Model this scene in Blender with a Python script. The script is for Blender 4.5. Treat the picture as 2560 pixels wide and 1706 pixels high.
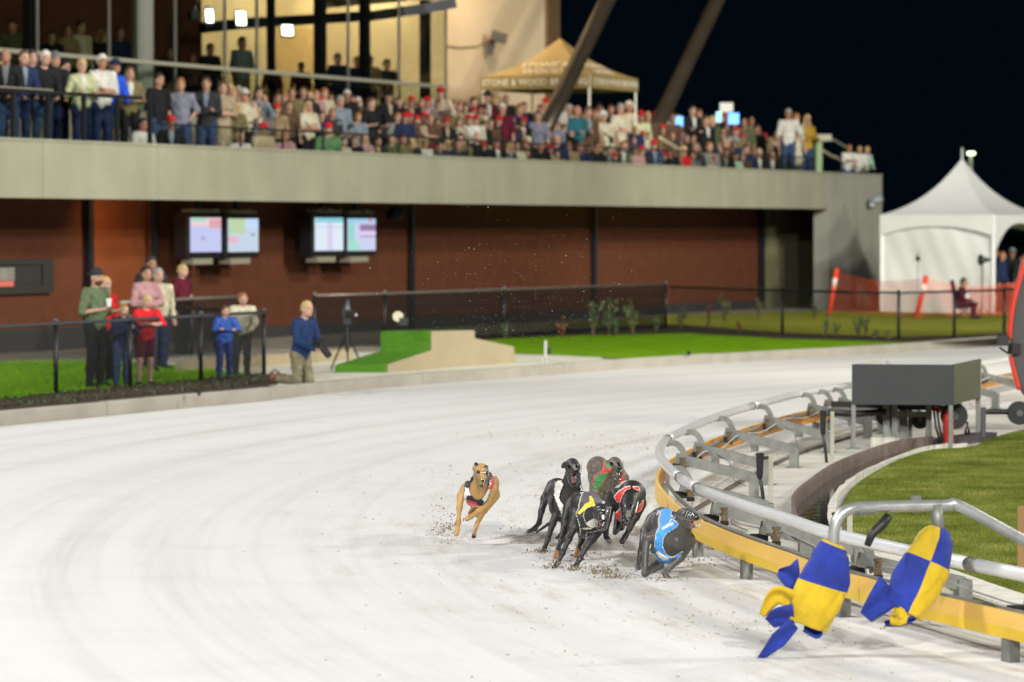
import bpy, bmesh, math, random
import numpy as np
from mathutils import Vector, Matrix
R_ = math.radians
random.seed(7); np.random.seed(7)
SC = bpy.context.scene
COL = SC.collection
for o in list(bpy.data.objects): bpy.data.objects.remove(o)

# ------------------------------------------------------------------ camera
W, H, F, HOR, HC = 2560, 1706, 8500.0, 568.0, 2.42      # photograph pixels, focal length in px, horizon row, lens height (m)
PITCH = math.atan((H/2-HOR)/F)
cam_d = bpy.data.cameras.new('camera'); cam = bpy.data.objects.new('camera', cam_d); COL.objects.link(cam)
cam.location = (0, 0, HC); cam.rotation_euler = (math.pi/2-PITCH, 0, 0)
cam_d.sensor_width = 36; cam_d.lens = F/W*36; cam_d.clip_end = 2000; cam_d.clip_start = .5
cam_d.dof.use_dof = True; cam_d.dof.focus_distance = 24.6; cam_d.dof.aperture_fstop = 2.6; cam_d.dof.aperture_blades = 9
SC.camera = cam
# ------------------------------------------------------------------ night sky
wd = bpy.data.worlds.new('World'); SC.world = wd; wd.use_nodes = True
nt = wd.node_tree; nt.nodes.clear()
sky = nt.nodes.new('ShaderNodeTexSky'); sky.sky_type = 'NISHITA'; sky.sun_disc = False
sky.sun_elevation = R_(-5); sky.sun_rotation = R_(200)
bg = nt.nodes.new('ShaderNodeBackground'); bg.inputs['Strength'].default_value = .15
wo = nt.nodes.new('ShaderNodeOutputWorld')
glow = nt.nodes.new('ShaderNodeMix'); glow.data_type = 'RGBA'; glow.blend_type = 'ADD'; glow.inputs[0].default_value = 1
glow.inputs[7].default_value = (.003, .016, .028, 1)                          # faint even night-sky glow
nt.links.new(sky.outputs[0], glow.inputs[6]); nt.links.new(glow.outputs[2], bg.inputs[0]); nt.links.new(bg.outputs[0], wo.inputs[0])
# ------------------------------------------------------------------ stadium floodlights (on masts round the track, outside the frame)
def flood(loc, aim, power, size=1.2, col=(1, .97, .9), cone=70):
    l = bpy.data.lights.new('floodlight_mast', 'SPOT'); l.energy = power; l.color = col
    l.spot_size = R_(cone); l.spot_blend = .5; l.shadow_soft_size = size
    o = bpy.data.objects.new('floodlight_mast', l); COL.objects.link(o); o.location = loc
    o.rotation_euler = (Vector(aim)-Vector(loc)).to_track_quat('-Z', 'Y').to_euler(); return o
for loc_, aim_, pw_, col_ in [((-26, 22, 25), (0, 32, 0), 36000, (1, .995, .985)), ((-20, -6, 22), (0, 32, 0), 15000, (1, .995, .985)), ((-15, 47, 24), (1, 26, 0), 9000, (1, .995, .98)),
                              ((16, -22, 24), (0, 40, 1), 66000, (1, .995, .975)), ((-2, -36, 25), (1, 46, 1), 84000, (1, .995, .975)),
                              ((32, 56, 22), (1, 28, 0), 27000, (1, .96, .86)), ((42, 32, 22), (1, 40, 0), 36000, (1, .97, .88)), ((25, 46, 22), (9, 84, 1), 30000, (1, .97, .86)), ((31, 50, 20), (14, 87, 1), 44000.5, (1, .98, .9)), ((60, 20, 24), (0, 76, 2), 60000, (1, .93, .76))]:
    flood(loc_, aim_, pw_, 1.3, col_, 36 if pw_ == 44000.5 else 100 if pw_ < 50000 else (60 if loc_[0] > 50 else 80))
SC.view_settings.view_transform = 'Standard'; SC.view_settings.look = 'None'
SC.view_settings.exposure = 0; SC.view_settings.gamma = 1; SC.view_settings.use_curve_mapping = False
SC.render.engine = 'CYCLES'; SC.cycles.use_denoising = True; SC.cycles.max_bounces = 6
SC.cycles.transparent_max_bounces = 16; SC.cycles.sample_clamp_indirect = 4; SC.cycles.caustics_reflective = False; SC.cycles.caustics_refractive = False

# ------------------------------------------------------------------ photograph pixel -> place in the world
CP, SP = math.cos(PITCH), math.sin(PITCH)
def ray(px, py):
    x = (px-W/2)/F; y = -(py-H/2)/F
    return np.array([x, CP+y*SP, -SP+y*CP])
CAMP = np.array([0, 0, HC])
def G(px, py, z=0.0):
    d = ray(px, py); return CAMP+d*((z-HC)/d[2])
def PY(px, py, Y):
    d = ray(px, py); return CAMP+d*(Y/d[1])
def ppm_at(Y): return F/Y
# stand front plane (concrete beam face)
def _pf(px, ppm):
    Y = F/ppm; return np.array([(px-W/2)/ppm, Y])
FA, FB = _pf(0, 147.), _pf(2070, 90.)
FD = (FB-FA)/np.linalg.norm(FB-FA); FN = np.array([-FD[1], FD[0]])        # along the stand, into the stand
def UV(u, v, z):
    p = FA+FD*u+FN*v; return np.array([p[0], p[1], z])
def FW(px, py, v):
    d = ray(px, py); o = FA+FN*v
    t = (o @ FN)/(d[:2] @ FN); return CAMP+d*t
def FU(px, v=0):
    p = FW(px, 568, v); return float((p[:2]-FA) @ FD)

# ------------------------------------------------------------------ objects
def tag(o, label=None, cat=None, group=None, kind=None):
    if label: o['label'] = label
    if cat: o['category'] = cat
    if group: o['group'] = group
    if kind: o['kind'] = kind
    return o
def empty(name, loc=(0, 0, 0), rz=0):
    o = bpy.data.objects.new(name, None); COL.objects.link(o); o.location = Vector([float(c) for c in loc]); o.rotation_euler = (0, 0, rz)
    o.empty_display_size = .1; return o
class MB:
    def __init__(s): s.v = []; s.f = []; s.m = []
    def add(s, vs, fs, m=0):
        b = len(s.v); s.v += [tuple(map(float, p)) for p in vs]; s.f += [tuple(b+i for i in f) for f in fs]; s.m += [m]*len(fs); return s
    def hexa(s, b, t, m=0):                       # 4 bottom points, 4 top points
        return s.add(list(b)+list(t), [(3, 2, 1, 0), (4, 5, 6, 7), (0, 1, 5, 4), (1, 2, 6, 5), (2, 3, 7, 6), (3, 0, 4, 7)], m)
    def box(s, c, d, m=0, rz=0, rot=None):
        hx, hy, hz = d[0]/2, d[1]/2, d[2]/2; M = rot if rot is not None else Matrix.Rotation(rz, 3, 'Z'); c = Vector([float(x) for x in c])
        P = [c+M @ Vector(q) for q in ((-hx, -hy, -hz), (hx, -hy, -hz), (hx, hy, -hz), (-hx, hy, -hz), (-hx, -hy, hz), (hx, -hy, hz), (hx, hy, hz), (-hx, hy, hz))]
        return s.hexa(P[:4], P[4:], m)
    def tube(s, pts, r, n=8, m=0, cap=True, flat=None):
        P = [Vector([float(x) for x in p]) for p in pts]; k = len(P); rs = r if hasattr(r, '__len__') else [r]*k
        vs = []; fs = []; up = None
        for i in range(k):
            t = (P[min(i+1, k-1)]-P[max(i-1, 0)]).normalized()
            if up is None: up = Vector((0, 0, 1)) if abs(t.z) < .9 else Vector((1, 0, 0))
            a = t.cross(up).normalized(); b = a.cross(t).normalized(); up = b
            for j in range(n):
                an = 2*math.pi*j/n
                vs.append(P[i]+a*(math.cos(an)*rs[i])+b*(math.sin(an)*rs[i]*(flat or 1)))
        for i in range(k-1):
            for j in range(n):
                j2 = (j+1) % n; fs.append((i*n+j, i*n+j2, (i+1)*n+j2, (i+1)*n+j))
        if cap: fs += [tuple(range(n-1, -1, -1)), tuple((k-1)*n+j for j in range(n))]
        return s.add(vs, fs, m)
    def lathe(s, c, prof, n=16, m=0):
        vs = []; fs = []
        for r, z in prof:
            for j in range(n):
                a = 2*math.pi*j/n; vs.append((c[0]+r*math.cos(a), c[1]+r*math.sin(a), c[2]+z))
        for i in range(len(prof)-1):
            for j in range(n):
                j2 = (j+1) % n; fs.append((i*n+j, i*n+j2, (i+1)*n+j2, (i+1)*n+j))
        fs += [tuple(range(n-1, -1, -1)), tuple((len(prof)-1)*n+j for j in range(n))]
        return s.add(vs, fs, m)
    def prism(s, poly, ext, m=0):                  # 3D polygon extruded by a vector
        n = len(poly); e = Vector([float(x) for x in ext]); P = [Vector([float(x) for x in p]) for p in poly]
        return s.add(P+[p+e for p in P], [tuple(range(n-1, -1, -1)), tuple(range(n, 2*n))]+[(i, (i+1) % n, n+(i+1) % n, n+i) for i in range(n)], m)
    def bar(s, a, b, w, h, m=0):                   # rectangular bar from a to b: w sideways, h upwards
        a = Vector([float(x) for x in a]); b = Vector([float(x) for x in b]); t = (b-a).normalized()
        up = Vector((0, 0, 1)) if abs(t.z) < .95 else Vector((1, 0, 0))
        q = t.cross(up).normalized()*(w/2); r = q.cross(t).normalized()*(h/2)
        return s.hexa([a-q-r, a+q-r, b+q-r, b-q-r], [a-q+r, a+q+r, b+q+r, b-q+r], m)
    def build(s, name, mats, parent=None, origin=None, smooth=False, bevel=0):
        me = bpy.data.meshes.new(name); o3 = np.zeros(3) if origin is None else np.array([float(x) for x in origin])
        V = np.array(s.v, dtype=float).reshape(-1, 3)-o3
        me.from_pydata(V.tolist(), [], s.f)
        for mm in (mats if isinstance(mats, (list, tuple)) else [mats]): me.materials.append(mm)
        me.polygons.foreach_set('material_index', s.m)
        bm = bmesh.new(); bm.from_mesh(me); bmesh.ops.recalc_face_normals(bm, faces=bm.faces); bm.to_mesh(me); bm.free()
        if smooth: me.polygons.foreach_set('use_smooth', [True]*len(me.polygons))
        me.update()
        ob = bpy.data.objects.new(name, me); COL.objects.link(ob)
        if bevel:
            b = ob.modifiers.new('bevel', 'BEVEL'); b.width = bevel; b.segments = 2; b.limit_method = 'ANGLE'
        if parent is not None:
            ob.parent = parent
            if origin is None:
                ob.matrix_parent_inverse = WM(parent).inverted()
            else:
                ob.location = (Matrix.Identity(4) if True else None) @ (WM(parent).inverted() @ Vector(o3.tolist()))
        else: ob.location = o3.tolist()
        return ob
def WM(o):
    m = Matrix.LocRotScale(o.location, o.rotation_euler, o.scale)
    return (WM(o.parent) @ o.matrix_parent_inverse @ m) if o.parent else m
def link(o, parent=None):
    COL.objects.link(o); o.parent = parent; return o
def copy_tree(o, parent=None):
    c = o.copy(); COL.objects.link(c); c.parent = parent
    for ch in list(o.children): copy_tree(ch, c)
    return c

# ------------------------------------------------------------------ materials
MATS = {}
def mat(name, col, rough=.6, metal=0, var=0, vscale=4, bump=0, bscale=40, spec=None, emit=None, estr=0, sheen=0, coord='Object', coat=0, det=4):
    if name in MATS: return MATS[name]
    m = bpy.data.materials.new(name); m.use_nodes = True; t = m.node_tree; b = t.nodes['Principled BSDF']
    b.inputs['Base Color'].default_value = (*col, 1); b.inputs['Roughness'].default_value = rough; b.inputs['Metallic'].default_value = metal
    if spec is not None: b.inputs['Specular IOR Level'].default_value = spec
    if sheen: b.inputs['Sheen Weight'].default_value = sheen
    if coat: b.inputs['Coat Weight'].default_value = coat
    if emit: b.inputs['Emission Color'].default_value = (*emit, 1); b.inputs['Emission Strength'].default_value = estr
    if var or bump:
        tc = t.nodes.new('ShaderNodeTexCoord')
    if var:
        n = t.nodes.new('ShaderNodeTexNoise'); n.inputs['Scale'].default_value = vscale; n.inputs['Detail'].default_value = det
        t.links.new(tc.outputs[coord], n.inputs['Vector'])
        r = t.nodes.new('ShaderNodeMapRange'); r.inputs[1].default_value = .3; r.inputs[2].default_value = .7
        r.inputs[3].default_value = 1-var; r.inputs[4].default_value = 1+var*.6; t.links.new(n.outputs[0], r.inputs[0])
        mx = t.nodes.new('ShaderNodeMix'); mx.data_type = 'RGBA'; mx.blend_type = 'MULTIPLY'; mx.inputs[0].default_value = 1
        mx.inputs[6].default_value = (*col, 1); t.links.new(r.outputs[0], mx.inputs[7]); t.links.new(mx.outputs[2], b.inputs['Base Color'])
    if bump:
        n2 = t.nodes.new('ShaderNodeTexNoise'); n2.inputs['Scale'].default_value = bscale; n2.inputs['Detail'].default_value = 3
        t.links.new(tc.outputs[coord], n2.inputs['Vector'])
        bp = t.nodes.new('ShaderNodeBump'); bp.inputs['Strength'].default_value = bump; bp.inputs['Distance'].default_value = .02
        t.links.new(n2.outputs[0], bp.inputs['Height']); t.links.new(bp.outputs[0], b.inputs['Normal'])
    MATS[name] = m; return m
def cloth(col):
    k = 'cloth_%02d_%02d_%02d' % tuple(int(c*99) for c in col)
    return mat(k, col, .85, var=.32, vscale=7, bump=.6, bscale=22, spec=.2)
def glassmat(name, tint=(.8, .85, .85), refl=.08, clear=.9):
    if name in MATS: return MATS[name]
    m = bpy.data.materials.new(name); m.use_nodes = True; t = m.node_tree; t.nodes.clear()
    tr = t.nodes.new('ShaderNodeBsdfTransparent'); tr.inputs[0].default_value = (*[c*clear for c in tint], 1)
    gl = t.nodes.new('ShaderNodeBsdfGlossy'); gl.inputs['Roughness'].default_value = .03; gl.inputs[0].default_value = (.9, .95, .95, 1)
    lw = t.nodes.new('ShaderNodeLayerWeight'); pw = t.nodes.new('ShaderNodeMath'); pw.operation = 'POWER'; pw.inputs[1].default_value = 5; t.links.new(lw.outputs['Facing'], pw.inputs[0])
    fr = t.nodes.new('ShaderNodeMath'); fr.operation = 'MULTIPLY_ADD'; fr.inputs[1].default_value = .6; fr.inputs[2].default_value = .03; t.links.new(pw.outputs[0], fr.inputs[0])
    mx = t.nodes.new('ShaderNodeMixShader'); out = t.nodes.new('ShaderNodeOutputMaterial')
    t.links.new(fr.outputs[0], mx.inputs[0]); t.links.new(tr.outputs[0], mx.inputs[1]); t.links.new(gl.outputs[0], mx.inputs[2]); t.links.new(mx.outputs[0], out.inputs[0])
    MATS[name] = m; return m
def ramp_mat(name, stops, scale, rough=.9, det=5, rough_n=.6, bump=.3, bscale=80, stretch=(1, 1, 1), coord='Object', dist=.02):
    m = bpy.data.materials.new(name); m.use_nodes = True; t = m.node_tree; b = t.nodes['Principled BSDF']; b.inputs['Roughness'].default_value = rough
    b.inputs['Specular IOR Level'].default_value = .25
    tc = t.nodes.new('ShaderNodeTexCoord'); mp = t.nodes.new('ShaderNodeMapping'); mp.inputs['Scale'].default_value = stretch
    t.links.new(tc.outputs[coord], mp.inputs[0])
    n = t.nodes.new('ShaderNodeTexNoise'); n.inputs['Scale'].default_value = scale; n.inputs['Detail'].default_value = det; n.inputs['Roughness'].default_value = rough_n
    t.links.new(mp.outputs[0], n.inputs['Vector'])
    r = t.nodes.new('ShaderNodeValToRGB'); e = r.color_ramp.elements
    while len(e) < len(stops): e.new(.5)
    for i, (p, c) in enumerate(stops): e[i].position = p; e[i].color = (*c, 1)
    t.links.new(n.outputs[0], r.inputs[0]); t.links.new(r.outputs[0], b.inputs['Base Color'])
    if bump:
        n2 = t.nodes.new('ShaderNodeTexNoise'); n2.inputs['Scale'].default_value = bscale; n2.inputs['Detail'].default_value = 4
        t.links.new(tc.outputs[coord], n2.inputs['Vector']); bp = t.nodes.new('ShaderNodeBump'); bp.inputs['Strength'].default_value = bump; bp.inputs['Distance'].default_value = dist
        t.links.new(n2.outputs[0], bp.inputs['Height']); t.links.new(bp.outputs[0], b.inputs['Normal'])
    MATS[name] = m; return m

# ------------------------------------------------------------------ smooth bodies: distance field -> one continuous mesh
class Field:
    def __init__(s, lo, hi, h):
        s.h = h; s.lo = np.array(lo, float); n = np.ceil((np.array(hi)-s.lo)/h).astype(int)+1; s.n = n
        s.ax = [s.lo[i]+h*np.arange(n[i]) for i in range(3)]
        s.F = np.full(n, 1.0, dtype=np.float32)
    def _sub(s, lo, hi):
        i0 = np.clip(np.floor((lo-s.lo)/s.h).astype(int), 0, s.n); i1 = np.clip(np.ceil((hi-s.lo)/s.h).astype(int)+1, 0, s.n)
        sl = tuple(slice(i0[i], i1[i]) for i in range(3))
        X = s.ax[0][sl[0]][:, None, None]; Y = s.ax[1][sl[1]][None, :, None]; Z = s.ax[2][sl[2]][None, None, :]
        return sl, X, Y, Z
    def mix(s, sl, d, k):
        a = s.F[sl]
        if a.size == 0: return
        if k > 0:
            h = np.clip(.5+.5*(d-a)/k, 0, 1); s.F[sl] = d*(1-h)+a*h-k*h*(1-h)
        else: s.F[sl] = np.minimum(a, d)
    def cone(s, a, ra, b, rb, k=.02, off=0):
        a = np.array(a, float); b = np.array(b, float); pad = max(ra, rb)+k+off+3*s.h
        sl, X, Y, Z = s._sub(np.minimum(a, b)-pad, np.maximum(a, b)+pad)
        ab = b-a; L = max(ab @ ab, 1e-9)
        t = np.clip(((X-a[0])*ab[0]+(Y-a[1])*ab[1]+(Z-a[2])*ab[2])/L, 0, 1)
        d = np.sqrt((X-a[0]-t*ab[0])**2+(Y-a[1]-t*ab[1])**2+(Z-a[2]-t*ab[2])**2)-(ra+off+t*(rb-ra))
        s.mix(sl, d, k)
    def ell(s, c, r, k=.02, rot=None, off=0):
        c = np.array(c, float); r = np.array(r, float)+off; pad = max(r)+k+3*s.h
        sl, X, Y, Z = s._sub(c-pad, c+pad); X = X-c[0]; Y = Y-c[1]; Z = Z-c[2]
        if rot is not None:
            M = np.array(rot).T
            X, Y, Z = M[0, 0]*X+M[0, 1]*Y+M[0, 2]*Z, M[1, 0]*X+M[1, 1]*Y+M[1, 2]*Z, M[2, 0]*X+M[2, 1]*Y+M[2, 2]*Z
        q = np.sqrt((X/r[0])**2+(Y/r[1])**2+(Z/r[2])**2); g = np.sqrt((X/r[0]**2)**2+(Y/r[1]**2)**2+(Z/r[2]**2)**2)+1e-6
        s.mix(sl, (q*(q-1)/g).astype(np.float32), k)
    def grid(s):
        return s.ax[0][:, None, None], s.ax[1][None, :, None], s.ax[2][None, None, :]
    def mesh(s):
        return surface_nets(s.F, s.lo, s.h)
def surface_nets(Fd, lo, h):
    nx, ny, nz = Fd.shape; S = Fd < 0
    c = [S[i:nx-1+i, j:ny-1+j, k:nz-1+k] for i in (0, 1) for j in (0, 1) for k in (0, 1)]
    cnt = sum(x.astype(np.int8) for x in c); act = (cnt > 0) & (cnt < 8)
    I = np.argwhere(act)
    if len(I) == 0: return np.zeros((0, 3)), np.zeros((0, 4), int)
    idx = np.full(act.shape, -1, dtype=np.int64); idx[act] = np.arange(len(I))
    cor = np.array([(i, j, k) for i in (0, 1) for j in (0, 1) for k in (0, 1)])
    val = np.stack([Fd[I[:, 0]+a, I[:, 1]+b, I[:, 2]+g] for a, b, g in cor], 1)
    P = np.zeros((len(I), 3)); N = np.zeros(len(I))
    for a in range(8):
        for b in range(a+1, 8):
            if np.abs(cor[a]-cor[b]).sum() != 1: continue
            va, vb = val[:, a], val[:, b]; x = (va < 0) != (vb < 0)
            t = np.where(x, va/np.where(va-vb == 0, 1, va-vb), 0)
            P += np.where(x[:, None], cor[a]+t[:, None]*(cor[b]-cor[a]), 0); N += x
    V = lo+(I+P/N[:, None])*h
    Q = []
    for ax in range(3):
        o = [i for i in range(3) if i != ax]
        A = np.take(S, range(0, S.shape[ax]-1), ax); B = np.take(S, range(1, S.shape[ax]), ax)
        E = np.argwhere(A != B)
        ok = (E[:, o[0]] > 0) & (E[:, o[1]] > 0) & (E[:, o[0]] < S.shape[o[0]]-1) & (E[:, o[1]] < S.shape[o[1]]-1); E = E[ok]
        if not len(E): continue
        def cell(d0, d1):
            e = E.copy(); e[:, o[0]] -= d0; e[:, o[1]] -= d1; return idx[e[:, 0], e[:, 1], e[:, 2]]
        q = np.stack([cell(0, 0), cell(1, 0), cell(1, 1), cell(0, 1)], 1)
        ins = A[E[:, 0], E[:, 1], E[:, 2]]; flip = ins if ax != 1 else ~ins
        q[flip] = q[flip][:, ::-1]; Q.append(q)
    Q = np.concatenate(Q) if Q else np.zeros((0, 4), int)
    return V, Q[(Q >= 0).all(1)]
def mesh_from(name, V, Q, mats, midx=None, relax=1):
    V = V.copy()
    for _ in range(relax):                         # light Laplacian relax against voxel steps
        A = np.zeros_like(V); n = np.zeros(len(V))
        for i in range(4):
            np.add.at(A, Q[:, i], V[Q[:, (i+1) % 4]]); np.add.at(A, Q[:, i], V[Q[:, (i-1) % 4]]); np.add.at(n, Q[:, i], 2)
        V = V*.5+.5*A/np.maximum(n, 1)[:, None]
    me = bpy.data.meshes.new(name); me.vertices.add(len(V)); me.vertices.foreach_set('co', V.ravel())
    me.loops.add(len(Q)*4); me.loops.foreach_set('vertex_index', Q.ravel().astype(np.int32)); me.polygons.add(len(Q))
    me.polygons.foreach_set('loop_start', np.arange(len(Q), dtype=np.int32)*4); me.polygons.foreach_set('loop_total', np.full(len(Q), 4, np.int32))
    for m in mats: me.materials.append(m)
    if midx is not None: me.polygons.foreach_set('material_index', np.asarray(midx, np.int32))
    me.polygons.foreach_set('use_smooth', np.ones(len(Q), bool)); me.update(calc_edges=True); me.validate()
    return me
# ================================================================== SETTING
ZO = .14                                            # level of the ground outside the track
RAILPX = [(2129, 963), (1998.5, 985), (1887, 1014), (1788, 1044), (1708, 1078), (1664, 1102), (1648, 1133.6), (1664, 1162), (1702, 1196), (1759, 1227.6), (1855, 1262.7), (1982.5, 1302.5), (2075, 1333), (2286, 1382), (2560, 1437.6)]
RC, RR = np.array([32.09, 28.05]), 30.81            # centre and radius of the bend
def on_rail(th, dr=0, z=0): return np.array([RC[0]-(RR+dr)*math.cos(th), RC[1]+(RR+dr)*math.sin(th), z])
def rail_th(p): return math.atan2(p[1]-RC[1], RC[0]-p[0])
KERBPX = [(-260, 1098), (0, 1066), (268, 1040), (440, 1023), (640, 1005), (780, 988), (1035, 964), (1300, 945), (1538, 926), (1940, 900), (2208, 885.6), (2492, 864), (2800, 842)]
KERB = [G(x, y, 0) for x, y in KERBPX]
def spline(P, n=8):
    P = [np.array(p, float) for p in P]; out = []
    for i in range(len(P)-1):
        a, b, c, d = P[max(i-1, 0)], P[i], P[i+1], P[min(i+2, len(P)-1)]
        for j in range(n):
            t = j/n; out.append(.5*((2*b)+(c-a)*t+(2*a-5*b+4*c-d)*t*t+(3*b-a-3*c+d)*t**3))
    return out+[P[-1]]
def sheet(name, pts, m, kind='structure', z=None, parent=None, thick=0):
    P = [np.array([p[0], p[1], p[2] if z is None else z]) for p in pts]
    mb = MB()
    if thick: mb.prism(P, (0, 0, -thick))
    else: mb.add(P, [tuple(range(len(P)))])
    o = mb.build(name, m, parent)
    if not thick:
        me = o.data; bm = bmesh.new(); bm.from_mesh(me); bmesh.ops.triangulate(bm, faces=bm.faces, ngon_method='EAR_CLIP')
        for f in bm.faces:
            if f.normal.z < 0: f.normal_flip()
        bm.to_mesh(me); bm.free()
    if kind and parent is None: o['kind'] = kind
    return o

# --- pale sand track: rake lines run round the bend, scuffs and clods where the dogs run
def sand_material():
    m = bpy.data.materials.new('pale_sand'); m.use_nodes = True; t = m.node_tree; b = t.nodes['Principled BSDF']; L = t.links.new
    b.inputs['Roughness'].default_value = .95; b.inputs['Specular IOR Level'].default_value = .15
    tc = t.nodes.new('ShaderNodeTexCoord'); sep = t.nodes.new('ShaderNodeSeparateXYZ')
    sub = t.nodes.new('ShaderNodeVectorMath'); sub.operation = 'SUBTRACT'; sub.inputs[1].default_value = (RC[0], RC[1], 0)
    L(tc.outputs['Object'], sub.inputs[0]); ln = t.nodes.new('ShaderNodeVectorMath'); ln.operation = 'LENGTH'; L(sub.outputs[0], ln.inputs[0])
    L(sub.outputs[0], sep.inputs[0]); at = t.nodes.new('ShaderNodeMath'); at.operation = 'ARCTAN2'; L(sep.outputs[1], at.inputs[0]); L(sep.outputs[0], at.inputs[1])
    wr = t.nodes.new('ShaderNodeMath'); wr.operation = 'WRAP'; wr.inputs[1].default_value = 0; wr.inputs[2].default_value = 2*math.pi; L(at.outputs[0], wr.inputs[0])
    ms = t.nodes.new('ShaderNodeMath'); ms.operation = 'MULTIPLY'; ms.inputs[1].default_value = .75; L(wr.outputs[0], ms.inputs[0])
    cb = t.nodes.new('ShaderNodeCombineXYZ'); L(ln.outputs[1], cb.inputs[0]); L(ms.outputs[0], cb.inputs[1])
    def noise(vec, sc, det, ro=.5):
        n = t.nodes.new('ShaderNodeTexNoise'); n.inputs['Scale'].default_value = sc; n.inputs['Detail'].default_value = det; n.inputs['Roughness'].default_value = ro; L(vec, n.inputs['Vector']); return n.outputs[0]
    def ramp(x, *st):
        r = t.nodes.new('ShaderNodeValToRGB'); e = r.color_ramp.elements
        while len(e) < len(st): e.new(.5)
        for i, (p, c) in enumerate(st): e[i].position = p; e[i].color = (*c, 1)
        L(x, r.inputs[0]); return r.outputs[0]
    def mul(a, b_, f=1.0):
        x = t.nodes.new('ShaderNodeMix'); x.data_type = 'RGBA'; x.blend_type = 'MULTIPLY'; x.inputs[0].default_value = f; L(a, x.inputs[6]); L(b_, x.inputs[7]); return x.outputs[2]
    arc = noise(cb.outputs[0], 1.5, 8, .68)
    c1 = ramp(arc, (.32, (.50, .49, .46)), (.42, (.57, .565, .545)), (.5, (.61, .606, .592)), (.66, (.635, .633, .622)))
    fine = noise(tc.outputs['Object'], 1.1, 7, .65); c2 = ramp(fine, (.3, (.94, .935, .92)), (.5, (1, 1, 1)))
    # scuffed inner running line, tighter to the rail
    rr = t.nodes.new('ShaderNodeMapRange'); rr.inputs[1].default_value = RR+4.2; rr.inputs[2].default_value = RR+.6; L(ln.outputs[1], rr.inputs[0])
    sv = t.nodes.new('ShaderNodeVectorMath'); sv.operation = 'MULTIPLY'; sv.inputs[1].default_value = (1, 9, 1); L(cb.outputs[0], sv.inputs[0]); sc = noise(sv.outputs[0], 3.2, 8, .72); scr = ramp(sc, (.33, (.74, .70, .62)), (.43, (.94, .925, .89)), (.52, (1, 1, 1)))
    mx = t.nodes.new('ShaderNodeMix'); mx.data_type = 'RGBA'; mx.blend_type = 'MULTIPLY'; L(rr.outputs[0], mx.inputs[0]); L(mul(c1, c2), mx.inputs[6]); L(scr, mx.inputs[7])
    L(mx.outputs[2], b.inputs['Base Color'])
    g = noise(tc.outputs['Object'], 42, 5, .7); ad = t.nodes.new('ShaderNodeMath'); ad.operation = 'MULTIPLY_ADD'; ad.inputs[1].default_value = .22; L(g, ad.inputs[0]); L(arc, ad.inputs[2]); ml = t.nodes.new('ShaderNodeMath'); ml.operation = 'MULTIPLY'; L(sc, ml.inputs[0]); L(rr.outputs[0], ml.inputs[1])
    ad2 = t.nodes.new('ShaderNodeMath'); ad2.operation = 'ADD'; L(ad.outputs[0], ad2.inputs[0]); L(ml.outputs[0], ad2.inputs[1])
    bp = t.nodes.new('ShaderNodeBump'); bp.inputs['Strength'].default_value = .35; bp.inputs['Distance'].default_value = .03; L(ad2.outputs[0], bp.inputs['Height']); L(bp.outputs[0], b.inputs['Normal'])
    return m
SAND = sand_material()
M_ground = ramp_mat('dark_ground', [(.35, (.03, .035, .03)), (.6, (.06, .06, .05))], 2)
sheet('ground', [(-900, -200, -.03), (900, -200, -.03), (900, 1500, -.03), (-900, 1500, -.03)], M_ground)
kb = spline(KERB, 6)
sheet('track', [(-14, 8, 0), (9, 8, 0), (22, 20, 0), (40, 60, 0)]+[np.array([p[0], p[1], 0]) for p in reversed(kb)], SAND)
M_pave = ramp_mat('paving', [(.3, (.22, .20, .16)), (.6, (.36, .34, .28))], 3, bump=.15)
kin = []                                            # line just behind the kerb
for i, p in enumerate(kb):
    tv = kb[min(i+1, len(kb)-1)]-kb[max(i-1, 0)]; nn = np.array([-tv[1], tv[0], 0]); nn /= np.linalg.norm(nn)
    kin.append(np.array([p[0], p[1], 0])+nn*.16)
def offs(pts, d):
    out = []
    for i, p in enumerate(pts):
        tv = pts[min(i+1, len(pts)-1)]-pts[max(i-1, 0)]; nn = np.array([-tv[1], tv[0], 0]); nn /= np.linalg.norm(nn); out.append(np.array([p[0], p[1], 0])+nn*d)
    return out
sheet('pavement', [np.array([p[0], p[1], ZO]) for p in kin]+[np.array((80, 80, ZO)), np.array((80, 400, ZO)), np.array((-120, 400, ZO)), np.array((-120, 30, ZO))], M_pave, z=ZO)
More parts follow.
